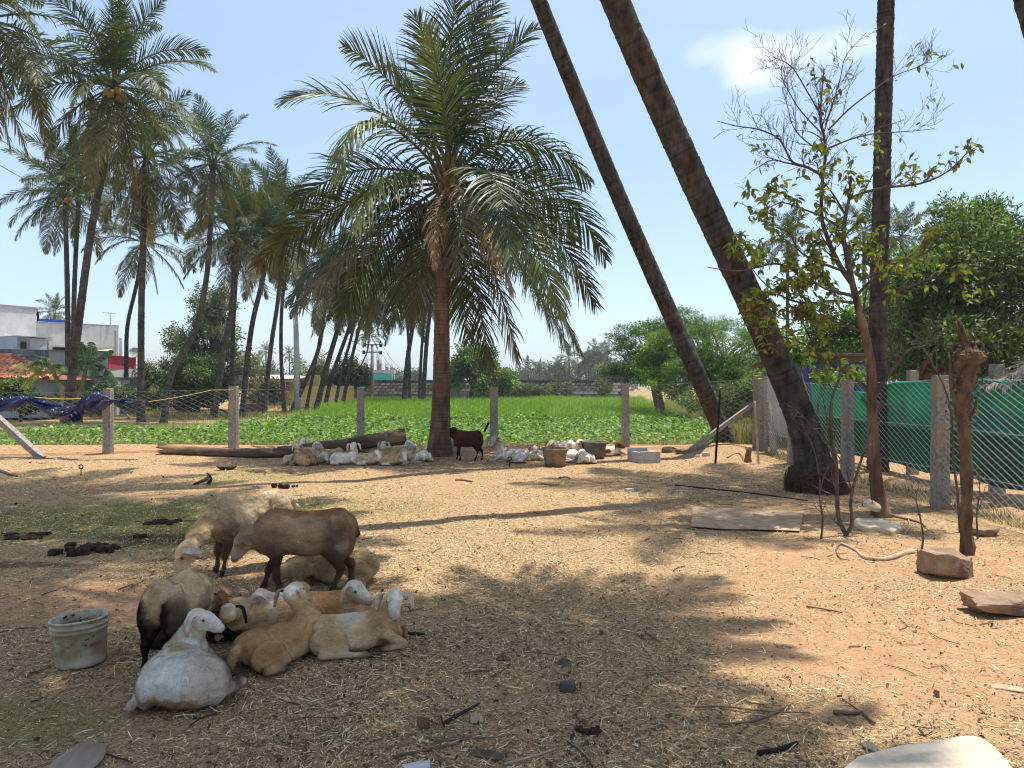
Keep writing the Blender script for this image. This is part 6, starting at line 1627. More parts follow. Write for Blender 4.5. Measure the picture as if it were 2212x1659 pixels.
for s_ in (-.3, .3): B.add(*tube([(a[0] - .35, a[1] + s_, 6.3), (a[0] + .35, a[1] - s_ * .2, 6.25)], .02, 5))
B.build('antenna', m_trim, wh).location = -Vector(wh0)
slab(wh, 'stair_room', 37, 43.5, 64, 44.2, 3.0, 4.32, 3, mat('blue_wash', (.40, .46, .52), (.48, .54, .60), scale=2, rough=.9), wh0)
slab(wh, 'stair_wall', 64.2, 44.2, 112, 45.2, 3.0, 4.28, 2.6, m_wh, wh0)
slab(wh, 'coping', 36.5, 43.4, 112.5, 45.2, 4.323, 4.38, 3.1, m_trim, wh0)
w_ = slab(wh, 'window', 46.5, 43.42, 57, 43.7, 3.62, 4.04, .1, m_dark, wh0, off=-.02)
for k in range(4):
    slab(wh, 'louvre', 46.8, 43.35, 56.7, 43.62, 3.66 + k * .1, 3.69 + k * .1, .08, mat('louvre', (.16, .05, .03), rough=.8) if k == 0 else bpy.data.materials['louvre'], wh0, off=-.02)
lw0 = np.array([-24.0, 41, 0]); lw = empty('stained_house', lw0, 'long flat roofed grey house with streaks of black mould in front of the white one', 'house')
slab(lw, 'wall', -200, 38.0, 104, 40.2, 0, 3.40, 4, m_st, lw0)
slab(lw, 'wall', 104.3, 40.25, 233, 42.3, 0, 3.36, 4, mat('pale_stained_wall', (.46, .48, .49), (.60, .61, .61), scale=1.2, rough=.95, stretch=(1, 1, .25), c3=(.34, .33, .32), s3=.9), lw0)
slab(lw, 'mould_band', -200, 37.97, 104, 40.17, 3.05, 3.41, 4.06, mat('mould', (.09, .09, .09), (.33, .33, .33), scale=3.5, stretch=(1, 1, .25), rough=.95, lo=.3, hi=.7), lw0, off=-.01)
slab(lw, 'coping', 104.3, 40.2, 234, 42.3, 3.364, 3.43, 4.1, mat('brown_coping', (.24, .18, .16), rough=.9), lw0, off=-.04)
slab(lw, 'doorway', 205, 41.6, 222, 41.8, 1.75, 2.05, .1, m_dark, lw0, off=-.12)
pk0 = np.array([-26.0, 50, 0]); pk = empty('pink_house', pk0, 'low house with a bright pink parapet and white walls', 'house')
slab(pk, 'pink_parapet', 234.5, 46, 294, 48, 2.55, 3.28, .3, mat('pink_paint', (.62, .07, .13), (.72, .11, .18), scale=1.5, rough=.85), pk0)
slab(pk, 'wall', 234.5, 46.02, 296, 48.02, 0, 2.545, 5, m_wh, pk0, off=.02)
slab(pk, 'coping', 234, 45.95, 295, 47.95, 3.283, 3.33, .42, mat('red_coping', (.45, .03, .05), rough=.8), pk0, off=-.05)
slab(pk, 'railing', 236, 46.6, 245, 46.8, 3.33, 3.60, .03, m_trim, pk0)
ds0 = at(288, 762, 47.4); ds = empty('satellite_dish', (ds0[0], ds0[1], 3.33), 'grey satellite dish standing on the pink parapet', 'dish')
V, F = lathe([(0, -.10), (.18, -.085), (.34, -.02), (.38, .03), (.33, -.005), (.17, -.065), (0, -.08)], 20); V = V @ np.array(Matrix.Rotation(math.radians(62), 3, 'X')).T; V[:, 2] += ds0[2] - 3.33
obj('reflector', V, F, mat('dish_grey', (.45, .45, .44), (.33, .32, .30), scale=6, rough=.6), ds, smooth=True)
B = Bag().add(*tube([(0, .1, 0), (0, .05, ds0[2] - 3.33)], .025, 6)).add(*tube([(-.25, .3, 0), (0, .05, ds0[2] - 3.4)], .018, 5)).add(*tube([(.25, .3, 0), (0, .05, ds0[2] - 3.4)], .018, 5)).add(*tube([(0, 0, ds0[2] - 3.6), (.05, -.4, ds0[2] - 3.35)], .012, 5)); B.build('stand', m_trim, ds)
# block wall and small outbuilding
bw0 = np.array([at(225, CY, 39)[0], 39, 0]); bw = empty('block_shed', bw0, 'low shed of dark concrete blocks with a pale blue lean-to behind the banana plants', 'shed')
slab(bw, 'wall', 100, 38.4, 300, 39.8, 0, 1.95, .3, mat('dark_blockwork', (.10, .10, .095), (.22, .21, .20), scale=2.5, rough=.95), bw0)
BL = mesh_data('block', *(lambda q: (q[0] * np.array([.40, .05, .19]), q[1]))(rock(1, 1, 1, 3, n=1, rough=.04)), mat('concrete_block', (.15, .145, .14), (.30, .29, .27), scale=5, rough=.95, rnd=.3))
a = at(160, CY, 38.8); b = at(282, CY, 39.66); L = np.linalg.norm(b - a); nb = int(L / .43); ang = math.atan2(b[1] - a[1], b[0] - a[0])
for r_ in range(6):
    for c_ in range(nb):
        if rs3.random() < .12: continue
        p = a + (b - a) * ((c_ + .5 * (r_ % 2)) / nb); o = link('block', BL, bw, (p[0] - bw0[0], p[1] - .03 - bw0[1], .62 + r_ * .215)); o.rotation_euler = (0, 0, ang)
        o.scale = (2 * 1.0, 2 * 1.0, 2 * 1.0) if False else (1, 1, 1)
slab(bw, 'lean_to', 220, 38.3, 252, 38.5, 0, 1.68, 1.0, bpy.data.materials['blue_wash'], bw0)
slab(bw, 'window_frame', 238, 38.2, 248.5, 38.27, 1.17, 1.55, .06, m_wh, bw0); slab(bw, 'window_pane', 239, 38.16, 243, 38.2, 1.2, 1.52, .05, m_dark, bw0); slab(bw, 'window_pane', 244, 38.16, 247.6, 38.2, 1.2, 1.52, .05, m_dark, bw0)
slab(bw, 'window_frame', 208.5, 38.9, 219, 38.97, 1.35, 1.75, .06, m_wh, bw0); slab(bw, 'window_pane', 210, 38.86, 213.4, 38.9, 1.4, 1.7, .05, m_dark, bw0); slab(bw, 'window_pane', 214.4, 38.86, 217.6, 38.9, 1.4, 1.7, .05, m_dark, bw0)
# tiled house
tl0 = np.array([at(20, CY, 36)[0], 36, 0]); tl = empty('tiled_house', tl0, 'small house with an orange clay tile roof at the left edge', 'house')
slab(tl, 'wall', -120, 35.6, 101, 36.0, 0, 1.9, 4, mat('blue_grey_wall', (.34, .38, .43), (.42, .46, .50), scale=1.5, rough=.95), tl0)
e0 = at(102, 818, 35.2); r0_ = at(28, 772, 37.8)
tv = []; 
th_ = np.linspace(0, PI, 5)
for yy in (0, 1):
    for q in th_: tv.append((math.cos(q) * .5, yy, math.sin(q) * (.30 if yy == 0 else .26)))
    for q in th_[::-1]: tv.append((math.cos(q) * .42, yy, math.sin(q) * (.22 if yy == 0 else .18)))
tv = np.array(tv); tf = [(i, (i + 1) % 10, 10 + (i + 1) % 10, 10 + i) for i in range(10)]
tf4 = np.array(tf); endf = np.array([(0, 1, 8, 9), (1, 2, 7, 8), (2, 3, 6, 7), (3, 4, 5, 6)]); 
TILE = mesh_data('roof_tile', tv * np.array([.27, .50, .25]), np.vstack([tf4, endf[:, ::-1], endf + 10]), mat('clay_tile', (.58, .19, .08), (.70, .30, .15), scale=4, rough=.85, rnd=.22, c3=(.24, .11, .07), s3=2))
rows = 9; sl = np.array([0, r0_[1] - e0[1], r0_[2] - e0[2]]); slope = math.atan2(sl[2], sl[1])
V = np.array([(-11.5, 0, -.04), (0, 0, -.04), (r0_[0] - e0[0], sl[1], sl[2] - .04), (-11.5, sl[1], sl[2] - .04), (-11.5, 5.2, -.04), (0, 5.2, -.04)]) + (e0 - tl0)
obj('roof', V, [np.array([(0, 1, 2, 3), (3, 2, 5, 4)]), np.array([(1, 5, 2)])], mat('under_roof', (.22, .10, .06), rough=.95), tl)
for r_ in range(rows):
    f = r_ / rows; xr = e0[0] + (r0_[0] - e0[0]) * f
    for c_ in range(17):
        x = xr - .12 - c_ * .285
        o = link('roof_tile', TILE, tl, (x - tl0[0], e0[1] + sl[1] * f - tl0[1] + rs3.uniform(-.02, .02), e0[2] + sl[2] * f + rs3.uniform(-.005, .02)))
        o.rotation_euler = (slope + rs3.uniform(-.04, .04), 0, rs3.uniform(-.06, .06))
V, F = tube([e0 - tl0 + (0, 0, .05), r0_ - tl0 + (0, 0, .12)], .09, 8); obj('verge', V, F, bpy.data.materials['under_roof'], tl)
V, F = tube([r0_ - tl0 + (0, 0, .1), r0_ - tl0 + (-9, 0, .1)], .11, 8); obj('ridge', V, F, bpy.data.materials['clay_tile'], tl)

# ------------------------------------------------------------ yellow house, far wall, building site
yw0 = np.array([at(620, CY, 60)[0], 60, 0]); yw = empty('yellow_house', yw0, 'low yellow house with a corrugated roof behind the leaning palms', 'house')
m_yel = mat('yellow_wall', (.46, .40, .13), (.56, .50, .20), scale=1.2, rough=.9, c3=(.38, .33, .12), s3=.6)
slab(yw, 'wall', 536, 60, 640, 60.3, 0, 1.98, 5, m_yel, yw0)
slab(yw, 'side_wall', 640.4, 60.3, 764, 62, 0, 1.45, .4, m_yel, yw0)
slab(yw, 'roof_room', 652, 62, 690, 62.3, 0, 2.35, 3, m_yel, yw0)
B = Bag(); x0, x1 = at(526, CY, 59.6)[0], at(646, CY, 59.6)[0]; nn_ = 30
for k in range(nn_): B.add(*box((x0 + (x1 - x0) * (k + .5) / nn_, 61.8, 2.19 + .0), ((x1 - x0) / nn_ * .55, 5.0, .05), R=np.array([[1, 0, 0], [0, math.cos(.07), -math.sin(.07)], [0, math.sin(.07), math.cos(.07)]])))
B.add(*box(((x0 + x1) / 2, 61.8, 2.16), (x1 - x0, 5.0, .03), R=np.array([[1, 0, 0], [0, math.cos(.07), -math.sin(.07)], [0, math.sin(.07), math.cos(.07)]])))
B.build('roof', mat('asbestos_sheet', (.50, .46, .43), (.62, .58, .54), scale=3, rough=.9), yw).location = -Vector(yw0)
slab(yw, 'window', 609, 59.95, 625, 59.97, 1.05, 1.72, .1, mat('brown_shutter', (.16, .06, .035), rough=.7), yw0, off=-.08); slab(yw, 'mullion', 616.4, 59.8, 617.6, 59.81, 1.05, 1.72, .06, m_wh, yw0, off=-.02)
slab(yw, 'sunshade', 606, 59.6, 630, 59.65, 1.78, 1.86, .45, m_wh, yw0, off=-.1)
slab(yw, 'window', 538, 59.95, 546, 59.96, 1.05, 1.6, .1, bpy.data.materials['brown_shutter'], yw0, off=-.08)
fw0 = np.array([0.0, 68, 0]); fw = empty('stone_wall', fw0, 'long old wall of stone blocks, partly whitewashed, at the far side of the field', 'wall')
m_fw = mat('wall_mortar', (.07, .065, .06), (.16, .15, .14), scale=2, rough=.95)
slab(fw, 'core', 755, 68.5, 1352, 68.0, 0, 1.86, .35, m_fw, fw0, off=.06)
slab(fw, 'coping', 754, 68.45, 1353, 67.95, 1.863, 1.98, .55, mat('mossy_coping', (.04, .038, .035), (.20, .19, .18), scale=3, rough=.95), fw0, off=-.04)
FB = [mesh_data('stone', *(lambda q: (q[0] * np.array([.42, .16, .23]), q[1]))(rock(1, 1, 1, 5, n=1.5, rough=.06)), mat('wall_stone', (.12, .115, .11), (.30, .28, .26), scale=3, rough=.95, rnd=.45)),
      mesh_data('stone', *(lambda q: (q[0] * np.array([.42, .16, .23]), q[1]))(rock(1, 1, 1, 8, n=1.5, rough=.06)), mat('whitewashed_stone', (.34, .32, .31), (.52, .49, .47), scale=2.5, rough=.95, rnd=.25))]
xa, xb = at(757, CY, 68.4)[0], at(1350, CY, 68)[0]; ncol = int((xb - xa) / .45)
for r_ in range(4):
    for c_ in range(ncol):
        x = xa + .45 * (c_ + .5 * (r_ % 2)); 
        o = link('stone', FB[1 if (x > .3 and vnoise(np.array([x * .4, r_ * .5, 0.])) > -.05) else 0], fw, (x, .02 + (xb - x) * .0 + .5 * (1 - (x - xa) / (xb - xa)) , .82 + r_ * .26)); o.location.y = .5 * (xb - x) / (xb - xa) - .0
        o.rotation_euler = (0, rs3.uniform(-.03, .03), 0)
gb0 = np.array([at(800, CY, 125)[0], 125, 0]); gb = empty('building_site', gb0, 'unfinished concrete building wrapped in green netting with bare rebar on top', 'building')
m_con = mat('raw_concrete', (.40, .37, .34), (.50, .47, .44), scale=1, rough=.9)
slab(gb, 'slab', 752, 125, 852, 126, 3.42, 3.95, 10, m_con, gb0)
slab(gb, 'green_net', 763, 124.5, 845, 125.4, 2.0, 3.35, .3, mat('site_net', (.015, .30, .23), (.03, .40, .31), scale=.6, rough=.7), gb0, off=-.2)
slab(gb, 'inner_wall', 763, 126.5, 828, 127, 0, 3.4, 6, m_con, gb0)
for px in (830, 838, 846, 851): slab(gb, 'column', px, 125.2, px + 2, 125.22, 0, 3.41, .4, m_con, gb0)
m_rust = mat('rusty_rebar', (.25, .12, .09), rough=.9)
for i, px in enumerate((756, 764, 771, 779, 787, 793, 803, 817, 822, 836, 846)):
    h = (.5, .6, 1.6, .9, 1.1, 1.4, .7, 2.3, 1.5, .7, .5)[i]; a = at(px, CY, 126.5) - gb0
    V, F = box((a[0], a[1], 3.95 + h * .35), (.32 if i % 3 else .5, .4, h * .7)); obj('column_stub', V, F, m_con, gb)
    B = Bag()
    for q in range(4): B.add(*tube([(a[0] + (q - 1.5) * .12, a[1] - .25, 3.95), (a[0] + (q - 1.5) * .14, a[1] - .25, 4.1 + h + .4 * rs3.random())], .03, 4))
    B.build('rebar', m_rust, gb)

# ------------------------------------------------------------ power poles and lines
p1 = at(641, CY, 46); p1[2] = 0; ep = empty('utility_pole', p1, 'pale concrete utility pole among the leaning palms', 'utility pole')
top1 = at(640, 662, 46)[2]
V, F = tube([(0.05, 0, -.2), (0, 0, top1 * .5), (-.08, 0, top1)], [.21, .175, .13], 10); obj('shaft', V, F, mat('pale_concrete', (.52, .52, .49), (.62, .62, .58), scale=3, rough=.9), ep, smooth=True)
m_blk = mat('black_iron', (.02, .02, .022), rough=.6)
B = Bag()
for s_ in (-1, 1): B.add(*tube(spline([(-.08, 0, top1 - .05), (-.08 + s_ * .3, 0, top1 + .08), (-.08 + s_ * .75, 0, top1 + .38)], 8), .035, 6)); B.add(*tube([(-.08 + s_ * .75, 0, top1 + .36), (-.08 + s_ * .75, 0, top1 + .5)], .05, 8))
B.build('arms', m_blk, ep)
p2 = at(804, CY, 64); p2[2] = 0; ep2 = empty('power_pole', p2, 'slim power pole with two crossarms and black insulators over the far wall', 'utility pole')
t2 = at(804, 745, 64)[2]; V, F = tube([(0, 0, -.2), (0, 0, t2 + .05)], [.17, .12], 8); obj('shaft', V, F, mat('grey_brown_pole', (.22, .18, .16), rough=.9), ep2, smooth=True)
INS = mesh_data('insulator', *lathe([(0, -.16), (.12, -.14), (.14, -.02), (.09, .0), (.14, .04), (.12, .14), (0, .16)], 10), m_blk, smooth=True)
for z, xa_, xb_ in ((t2 - .0, -.60, .75), (t2 - .62, -.68, .75)):
    V, F = box(((xa_ + xb_) / 2, -.15, z), (xb_ - xa_, .08, .09)); obj('crossarm', V, F, m_blk, ep2)
    for xx in (xa_, xb_): link('insulator', INS, ep2, (xx, -.15, z - (.0 if xx < 0 else .05)))
link('insulator', INS, ep2, (.72, -.15, t2 + .25)).scale = (.5, .5, .7)
p3 = at(885, CY, 90); p3[2] = 0; ep3 = empty('power_pole', p3, 'far thin power pole between palm trunks left of the big palm', 'utility pole')
t3 = at(885, 792, 90)[2]; V, F = tube([(0, 0, 0), (0, 0, t3)], .12, 6); obj('shaft', V, F, bpy.data.materials['grey_brown_pole'], ep3)
for z in (t3 - .2, t3 - .8): V, F = box((0, 0, z), (1.0, .08, .08)); obj('crossarm', V, F, m_blk, ep3)
m_cab = mat('cable', (.16, .16, .17), rough=.6)
def wire(label, a, b, r, sag, grp=None):
    V, F = line_wire(a, b, r, sag, 30); o = obj('power_line', V - np.array(a), F, m_cab); o.location = a; set_props(o, label, 'power line', grp)
end1 = at(640, 650, 46)
for i, (px, py) in enumerate([(-280, -120), (-300, 0), (-320, 90), (-330, 160)]):
    wire(('topmost cable running from the upper left down to the pale pole', 'second cable from the top of those crossing the left palms', 'third cable from the top of those crossing the left palms', 'lowest cable crossing in front of the left palms')[i], at(px, py, 17), end1 + (0.1 * i, 0, -.1 * i), .011, .35 + .12 * i)
for i, (dx, dz) in enumerate([(-.6, 0), (.75, .2), (-.68, -.6), (.75, -.6)]):
    wire(('line between the poles at the upper left insulator', 'line between the poles at the upper right insulator', 'line between the poles at the lower left insulator', 'line between the poles at the lower right insulator')[i], end1 + (.05 * i, 0, 0), p2 + (dx, -.15, t2 + dz), .016, .5)
    wire(('line from the upper left insulator to the far pole', 'line from the top right insulator to the far pole', 'line from the lower left insulator to the far pole', 'line from the lower right insulator to the far pole')[i], p2 + (dx, -.15, t2 + dz), p3 + ((-.4, .4)[i % 2], 0, t3 - (.2 if i < 2 else .8)), .018, 1.0)
# ------------------------------------------------------------ things in the yard
m_wood = mat('old_wood', (.075, .048, .032), (.20, .135, .085), scale=10, stretch=(.25, 1, 1), rough=.95, bump=1, bscale=30, bstretch=(.15, 1, 1), bdist=.03, c3=(.30, .20, .12), s3=3)
m_stick = mat('stick', (.09, .06, .042), (.22, .155, .105), scale=12, rough=.9)
m_pale = mat('pale_stick', (.36, .28, .18), (.52, .42, .28), scale=12, rough=.9)
def on(px, py): return np.array(on_ground(px, py))
def log(label, pts, r, hollow=False, seed=0, dz=0.0):
    P = [on(px, py) + (0, 0, z) for px, py, z in pts]; P0 = P[0].copy(); S = spline(np.array(P) - P0, 36)
    V, F = tube(S, np.interp(np.linspace(0, 1, 36), np.linspace(0, 1, len(r)), r), 16, cap=not hollow, lump=.14, seed=seed)
    t = empty('log', P0, label, 'log'); B = Bag(); B.add(V, F)
    if hollow:
        V2, F2 = tube(S[:14], np.linspace(r[0] * .72, r[0] * .4, 14), 16, cap=False, lump=.2, seed=seed); F2 = F2[0][:, ::-1]
        V[:16, 0] += rng.uniform(-.12, .10, 16); V2[:16] = V[:16] * .35 + V2[:16] * .65; V2[:16, 0] = V[:16, 0]
        B = Bag(); B.add(V, F); B.add(V2, F2); n = len(V)
        B.add([[0, 0, 0]], []) if False else None
        j = np.arange(16); B.F.setdefault(4, []).append(np.stack([j, n + j, n + (j + 1) % 16, (j + 1) % 16], -1))
    B.build('trunk', m_wood, t, smooth=True); return t
log('long fallen palm log with a broken hollow left end, lying along the back fence', [(352, 980, .10), (450, 985, .10), (560, 989, .10), (650, 986, .11)], [.10, .095, .10, .11], True, 1)
log('thick dark log slanting up to the right behind the resting sheep', [(600, 986, .10), (740, 980, .20), (876, 975, .34)], [.11, .13, .19], False, 2)
# tubs
m_tub = mat('cement_tub', (.15, .105, .07), (.27, .215, .165), scale=9, rough=.9, bump=.4, bscale=30, c3=(.33, .20, .10), s3=6)
def tub(label, px, py, R, H, tone=None, dy=.25):
    c = on(px, py); c[1] += dy; t = empty('water_tub', c, label, 'tub')
    pr = [(0, 0), (R * .70, 0), (R * .76, H * .25), (R * .90, H * .82), (R * .92, H * .84), (R * 1.02, H * .86), (R * 1.04, H * .97), (R * .99, H), (R * .90, H * .985), (R * .86, H * .85), (R * .70, H * .15), (0, H * .12)]
    V, F = lathe(pr, 40); V[:, 2] += .006 * vnoise(V * 6); obj('shell', V, F, tone or m_tub, t, smooth=True)
    V, F = lathe([(0, H * .55), (R * .8, H * .55)], 30); obj('water', V, F, mat('tub_water', (.05, .045, .03), rough=.08, spec=.5), t)
    return t
tub('brown cement feeding tub in front, standing on sunlit straw', 1200, 1010, .27, .36)
tub('dark grey feeding tub standing behind the curled white goat', 1288, 993, .27, .37, mat('dark_tub', (.10, .085, .07), (.18, .155, .13), scale=8, rough=.9))
tub('pale grey tub half hidden behind the big palm trunk', 966, 984, .25, .36, mat('pale_tub', (.30, .31, .29), (.38, .38, .36), scale=8, rough=.9), dy=.55)
# concrete trough
tc0 = on(1396, 1001); tc0[1] += .3; tr = empty('trough', tc0, 'small grey concrete trough beside the fifth stone post', 'trough', rz=.30)
m_tr = mat('grey_concrete', (.34, .345, .33), (.46, .46, .44), scale=10, rough=.9, bump=.3, bscale=50)
for nm, c_, s_ in (('base', (0, 0, .03), (.44, .62, .06)), ('front_wall', (0, -.285, .15), (.44, .05, .178)), ('end_wall', (0, .285, .16), (.44, .05, .198)), ('side_wall', (-.195, 0, .14), (.05, .515, .158)), ('side_wall', (.195, 0, .14), (.05, .515, .158))):
    V, F = box(c_, s_); o = obj(nm, V, F, m_tr, tr); md = o.modifiers.new('bevel', 'BEVEL'); md.width = .008; md.segments = 2
# white bucket
bc = on(143, 1453); bc[1] += .15
bk = empty('paint_bucket', bc, 'old white plastic bucket of murky water, dirt crusted, left of the sheep', 'bucket'); bk.rotation_euler = (math.radians(-2), math.radians(-3), .3); bk.scale = (.90, .90, .93)
H = .285
m_pl = mat('dirty_plastic', (.50, .48, .42), (.34, .29, .21), scale=9, rough=.6, attr=True, spec=.3, c3=(.60, .60, .55), s3=5, lo=.42, hi=.58)
V, F = lathe([(0, 0), (.135, 0), (.143, .008), (.144, .03), (.1455, .05), (.1475, .08), (.150, .12), (.152, .15), (.1535, .175), (.156, .205), (.162, .207), (.163, .216), (.159, .220), (.160, .232), (.167, .235), (.168, .244), (.162, .248), (.164, .268), (.171, .271), (.172, H - .004), (.168, H), (.160, H - .002), (.156, .22), (.14, .012), (0, .010)], 56)
zz = V[:, 2]; dirt = sstep(.03, .07, zz) * (1 - sstep(.165, .20, zz)) * np.clip(.75 + .9 * vn(V[:, 0] * 16, V[:, 1] * 16, zz * 9), 0, 1) + .5 * np.clip(vn(V[:, 0] * 30 + 5, V[:, 1] * 30, zz * 30), 0, 1)
dirt = np.clip(dirt, 0, 1)[:, None]; obj('shell', V, F, m_pl, bk, smooth=True, tint=np.array([.92, .86, .76]) * (1 - dirt) + np.array([.62, .52, .34]) * dirt)
V, F = lathe([(0, .232), (.155, .232)], 40); obj('water', V, F, mat('murky_water', (.10, .080, .045), rough=.06, spec=.5), bk)
B = Bag()
for i in range(110):   # dried mud crust and chipped paint flecks
    a = rng.uniform(0, 2 * PI); z = rng.uniform(.01, .20) if i < 170 else rng.uniform(.20, .28); R_b = .1355 + .0205 * z / .2 + (.010 if z > .2 else 0) + .0015; s = rng.uniform(.002, .008)
    if i % 3 == 0: R_b = .153; z = rng.uniform(.215, .275)
    p = np.array([math.cos(a) * R_b, math.sin(a) * R_b, z]); t1 = np.array([-math.sin(a), math.cos(a), 0]); t2_ = np.array([0, 0, 1.0])
    th7 = np.linspace(0, 2 * PI, 7)[:-1]; rr = s * rng.uniform(.5, 1.3, 6); ring = p + (np.cos(th7) * rr)[:, None] * t1 * 1.4 + (np.sin(th7) * rr)[:, None] * t2_
    B.add(ring, np.array([[0, 1, 2, 3, 4, 5]]), [(.055, .040, .025), (.14, .10, .06), (.035, .05, .03)][i % 3])
B.build('mud_crust', mat('crust', (1, 1, 1), attr=True, rough=.9), bk)['kind'] = 'stuff'
# worn magenta print on the side
B = Bag(); a0 = math.radians(-58)
for i, ch in enumerate('EMBERTS'):
    for (ux, uy, wx, wy) in {'E': [(0, 0, .2, 1), (0, 0, .9, .2), (0, .4, .7, .2), (0, .8, .9, .2)], 'M': [(0, 0, .2, 1), (.75, 0, .2, 1), (.2, .7, .55, .3)], 'B': [(0, 0, .25, 1), (0, 0, .8, .2), (0, .4, .8, .2), (0, .8, .8, .2), (.7, .1, .2, .8)],
                            'R': [(0, 0, .25, 1), (0, .8, .8, .2), (0, .4, .8, .2), (.65, .5, .2, .4), (.6, 0, .2, .4)], 'T': [(.35, 0, .25, 1), (0, .8, 1, .2)], 'S': [(0, 0, .9, .2), (0, .4, .9, .2), (0, .8, .9, .2), (.7, 0, .2, .5), (0, .5, .2, .4)]}[ch]:
        if rng.random() < .2: continue
        q = []
        for (u, v) in ((ux, uy), (ux + wx, uy), (ux + wx, uy + wy), (ux, uy + wy)):
            z = .118 + v * .022; a = a0 + (i * .011 + u * .0095) / .15; R_b = .1430 + .007 * (z - .008) / .112 + .0012; q.append((math.cos(a) * R_b, math.sin(a) * R_b, z))
        B.add(q, np.array([[0, 1, 2, 3]]))
B.build('faded_print', mat('magenta_print', (.30, .06, .14), rough=.6), bk)

# stones
m_rock = mat('sandstone', (.22, .14, .09), (.40, .28, .18), scale=7, rough=.95, bump=.7, bscale=25, bdist=.02, c3=(.14, .09, .06), s3=4)
def stone(label, px, py, size, seed, m_=None, rz=0, dy=None, n=1.6, rough=.2, name='stone', sink=.15, cat='stone', tilt=0.0):
    c = on(px, py); c[1] += size[1] / 2 if dy is None else dy; V, F = rock(*size, seed=seed, n=n, rough=rough)
    V[:, 2] += size[2] * (.5 - sink); o = obj(name, V, F, m_ or m_rock); o.location = c; o.rotation_euler = (0, tilt, rz); return set_props(o, label, cat)
stone('square brown stone with a flat pale top at the foot of the cut back tree', 2066, 1254, (.40, .30, .235), 3, rz=.1, n=.9, rough=.15, sink=.08)
stone('large low brown rock cut by the right edge', 2190, 1336, (.44, .30, .13), 9, rz=-.1, n=1.6, rough=.28, sink=.12)
stone('flat brown stone leaning by the right fence', 2142, 1160, (.30, .22, .09), 12, rz=.3, n=2, rough=.2)
stone('smooth dark oval stone on the shaded straw', 1227, 1497, (.085, .06, .055), 4, mat('dark_pebble', (.045, .043, .040), (.10, .09, .085), scale=9, rough=.5), n=5, rough=.08, rz=-.2)
m_ws = mat('white_stone', (.42, .38, .33), (.55, .5, .44), scale=9, rough=.8)
stone('round pale stone by the root mass of the slimmer leaning palm', 1527, 986, (.17, .14, .10), 5, m_ws, n=5, rough=.1)
stone('small pale stone left of the round one near the slimmer leaning palm', 1508, 988, (.10, .09, .06), 6, m_ws, n=5, rough=.1)
stone('pale lump at the far left edge of the grass patch', 17, 1112, (.14, .11, .11), 7, mat('bone', (.45, .34, .24), (.30, .2, .14), scale=8, rough=.9), n=5, rough=.15)
stone('pale stone lying in the middle of the yard in line with the trunk shadows', 1361, 1062, (.13, .10, .05), 8, m_ws, n=4, rough=.15)
stone('dark wooden chunk by the back fence, left of two', 1449, 978, (.36, .18, .15), 13, m_wood, n=1, rough=.12, name='wood_chunk', cat='wood')
stone('dark wooden chunk by the back fence, right of two', 1476, 980, (.30, .16, .10), 14, m_wood, n=1, rough=.12, name='wood_chunk', cat='wood')
stone('brown stone heap lying in the open ground beyond the second post', 552, 890, (1.3, .7, .6), 15, mat('red_heap', (.16, .07, .05), rough=1), n=2, rough=.2, dy=0)
m_dung = mat('dung', (.030, .018, .012), (.085, .052, .033), scale=40, rough=1, bump=1, bscale=60, bdist=.02)
def clod(label, px, py, w, h, seed, k=7, group=None):
    c = on(px, py); rs = np.random.default_rng(seed); B = Bag()
    for i in range(k):
        s = rs.uniform(.35, .6) * w / (1 + .12 * k); V, F = rock(s, s * .8, min(s, h) * rs.uniform(.6, 1.1), seed=seed * 9 + i, n=5.5, rough=.42, g=7)
        B.add(V + (rs.uniform(-.5, .5) * w, rs.uniform(-.5, .5) * w * .6, h * .3), F)
    o = B.build('dung_pile', m_dung, smooth=True); o.location = c; set_props(o, label, 'dung', group)
clod('wide trampled dark dung patch left of the standing sheep', 180, 1192, .62, .07, 1, 16)
clod('dark dung pile on the grass above the grazing sheep', 352, 1130, .40, .05, 2, 10)
clod('small dung pile just left of the grazing sheep head', 300, 1162, .16, .07, 3, 6)
clod('dark dung clump behind the woolly sheep, larger of two', 604, 1054, .26, .10, 4, 8)
clod('small dung clump behind the woolly sheep', 634, 1053, .12, .08, 5, 5)
clod('dark clod of earth at the bottom middle', 1275, 1585, .11, .04, 6, 6)
clod('scattered dark clods on the far left lawn', 60, 1160, .5, .03, 7, 8)
clod('low dark dung pile at the left beyond the bucket', 235, 1185, .3, .05, 8, 8)
# sheets and slabs
bo = [on(*q) for q in ((1496, 1098), (1737, 1107), (1727, 1151), (1493, 1141))]; o_ = bo[3]
m_bd = mat('dusty_board', (.42, .27, .16), (.56, .39, .25), scale=9, rough=.95, c3=(.36, .23, .13), s3=5, bump=.3, bscale=40)
u, v = np.meshgrid(np.linspace(0, 1, 24), np.linspace(0, 1, 12), indexing='ij'); u = u[..., None]; v = v[..., None]
A = (bo[3] * (1 - u) + bo[2] * u) * (1 - v) + (bo[0] * (1 - u) + bo[1] * u) * v
A[..., 2] = ground_z(A[..., 0], A[..., 1]) * .5 + .010 + .008 * vnoise(A * np.array([2.5, 2.5, 0]))
A = A.reshape(-1, 3) - o_; i = np.arange(23)[:, None] * 12 + np.arange(11)[None]; F = np.stack([i, i + 12, i + 13, i + 1], -1).reshape(-1, 4)
o = obj('board', A, F, m_bd); o.location = o_; md = o.modifiers.new('thick', 'SOLIDIFY'); md.thickness = .007; md.offset = 1; set_props(o, 'dusty flat sheet of board lying on the ground left of the saplings', 'board')
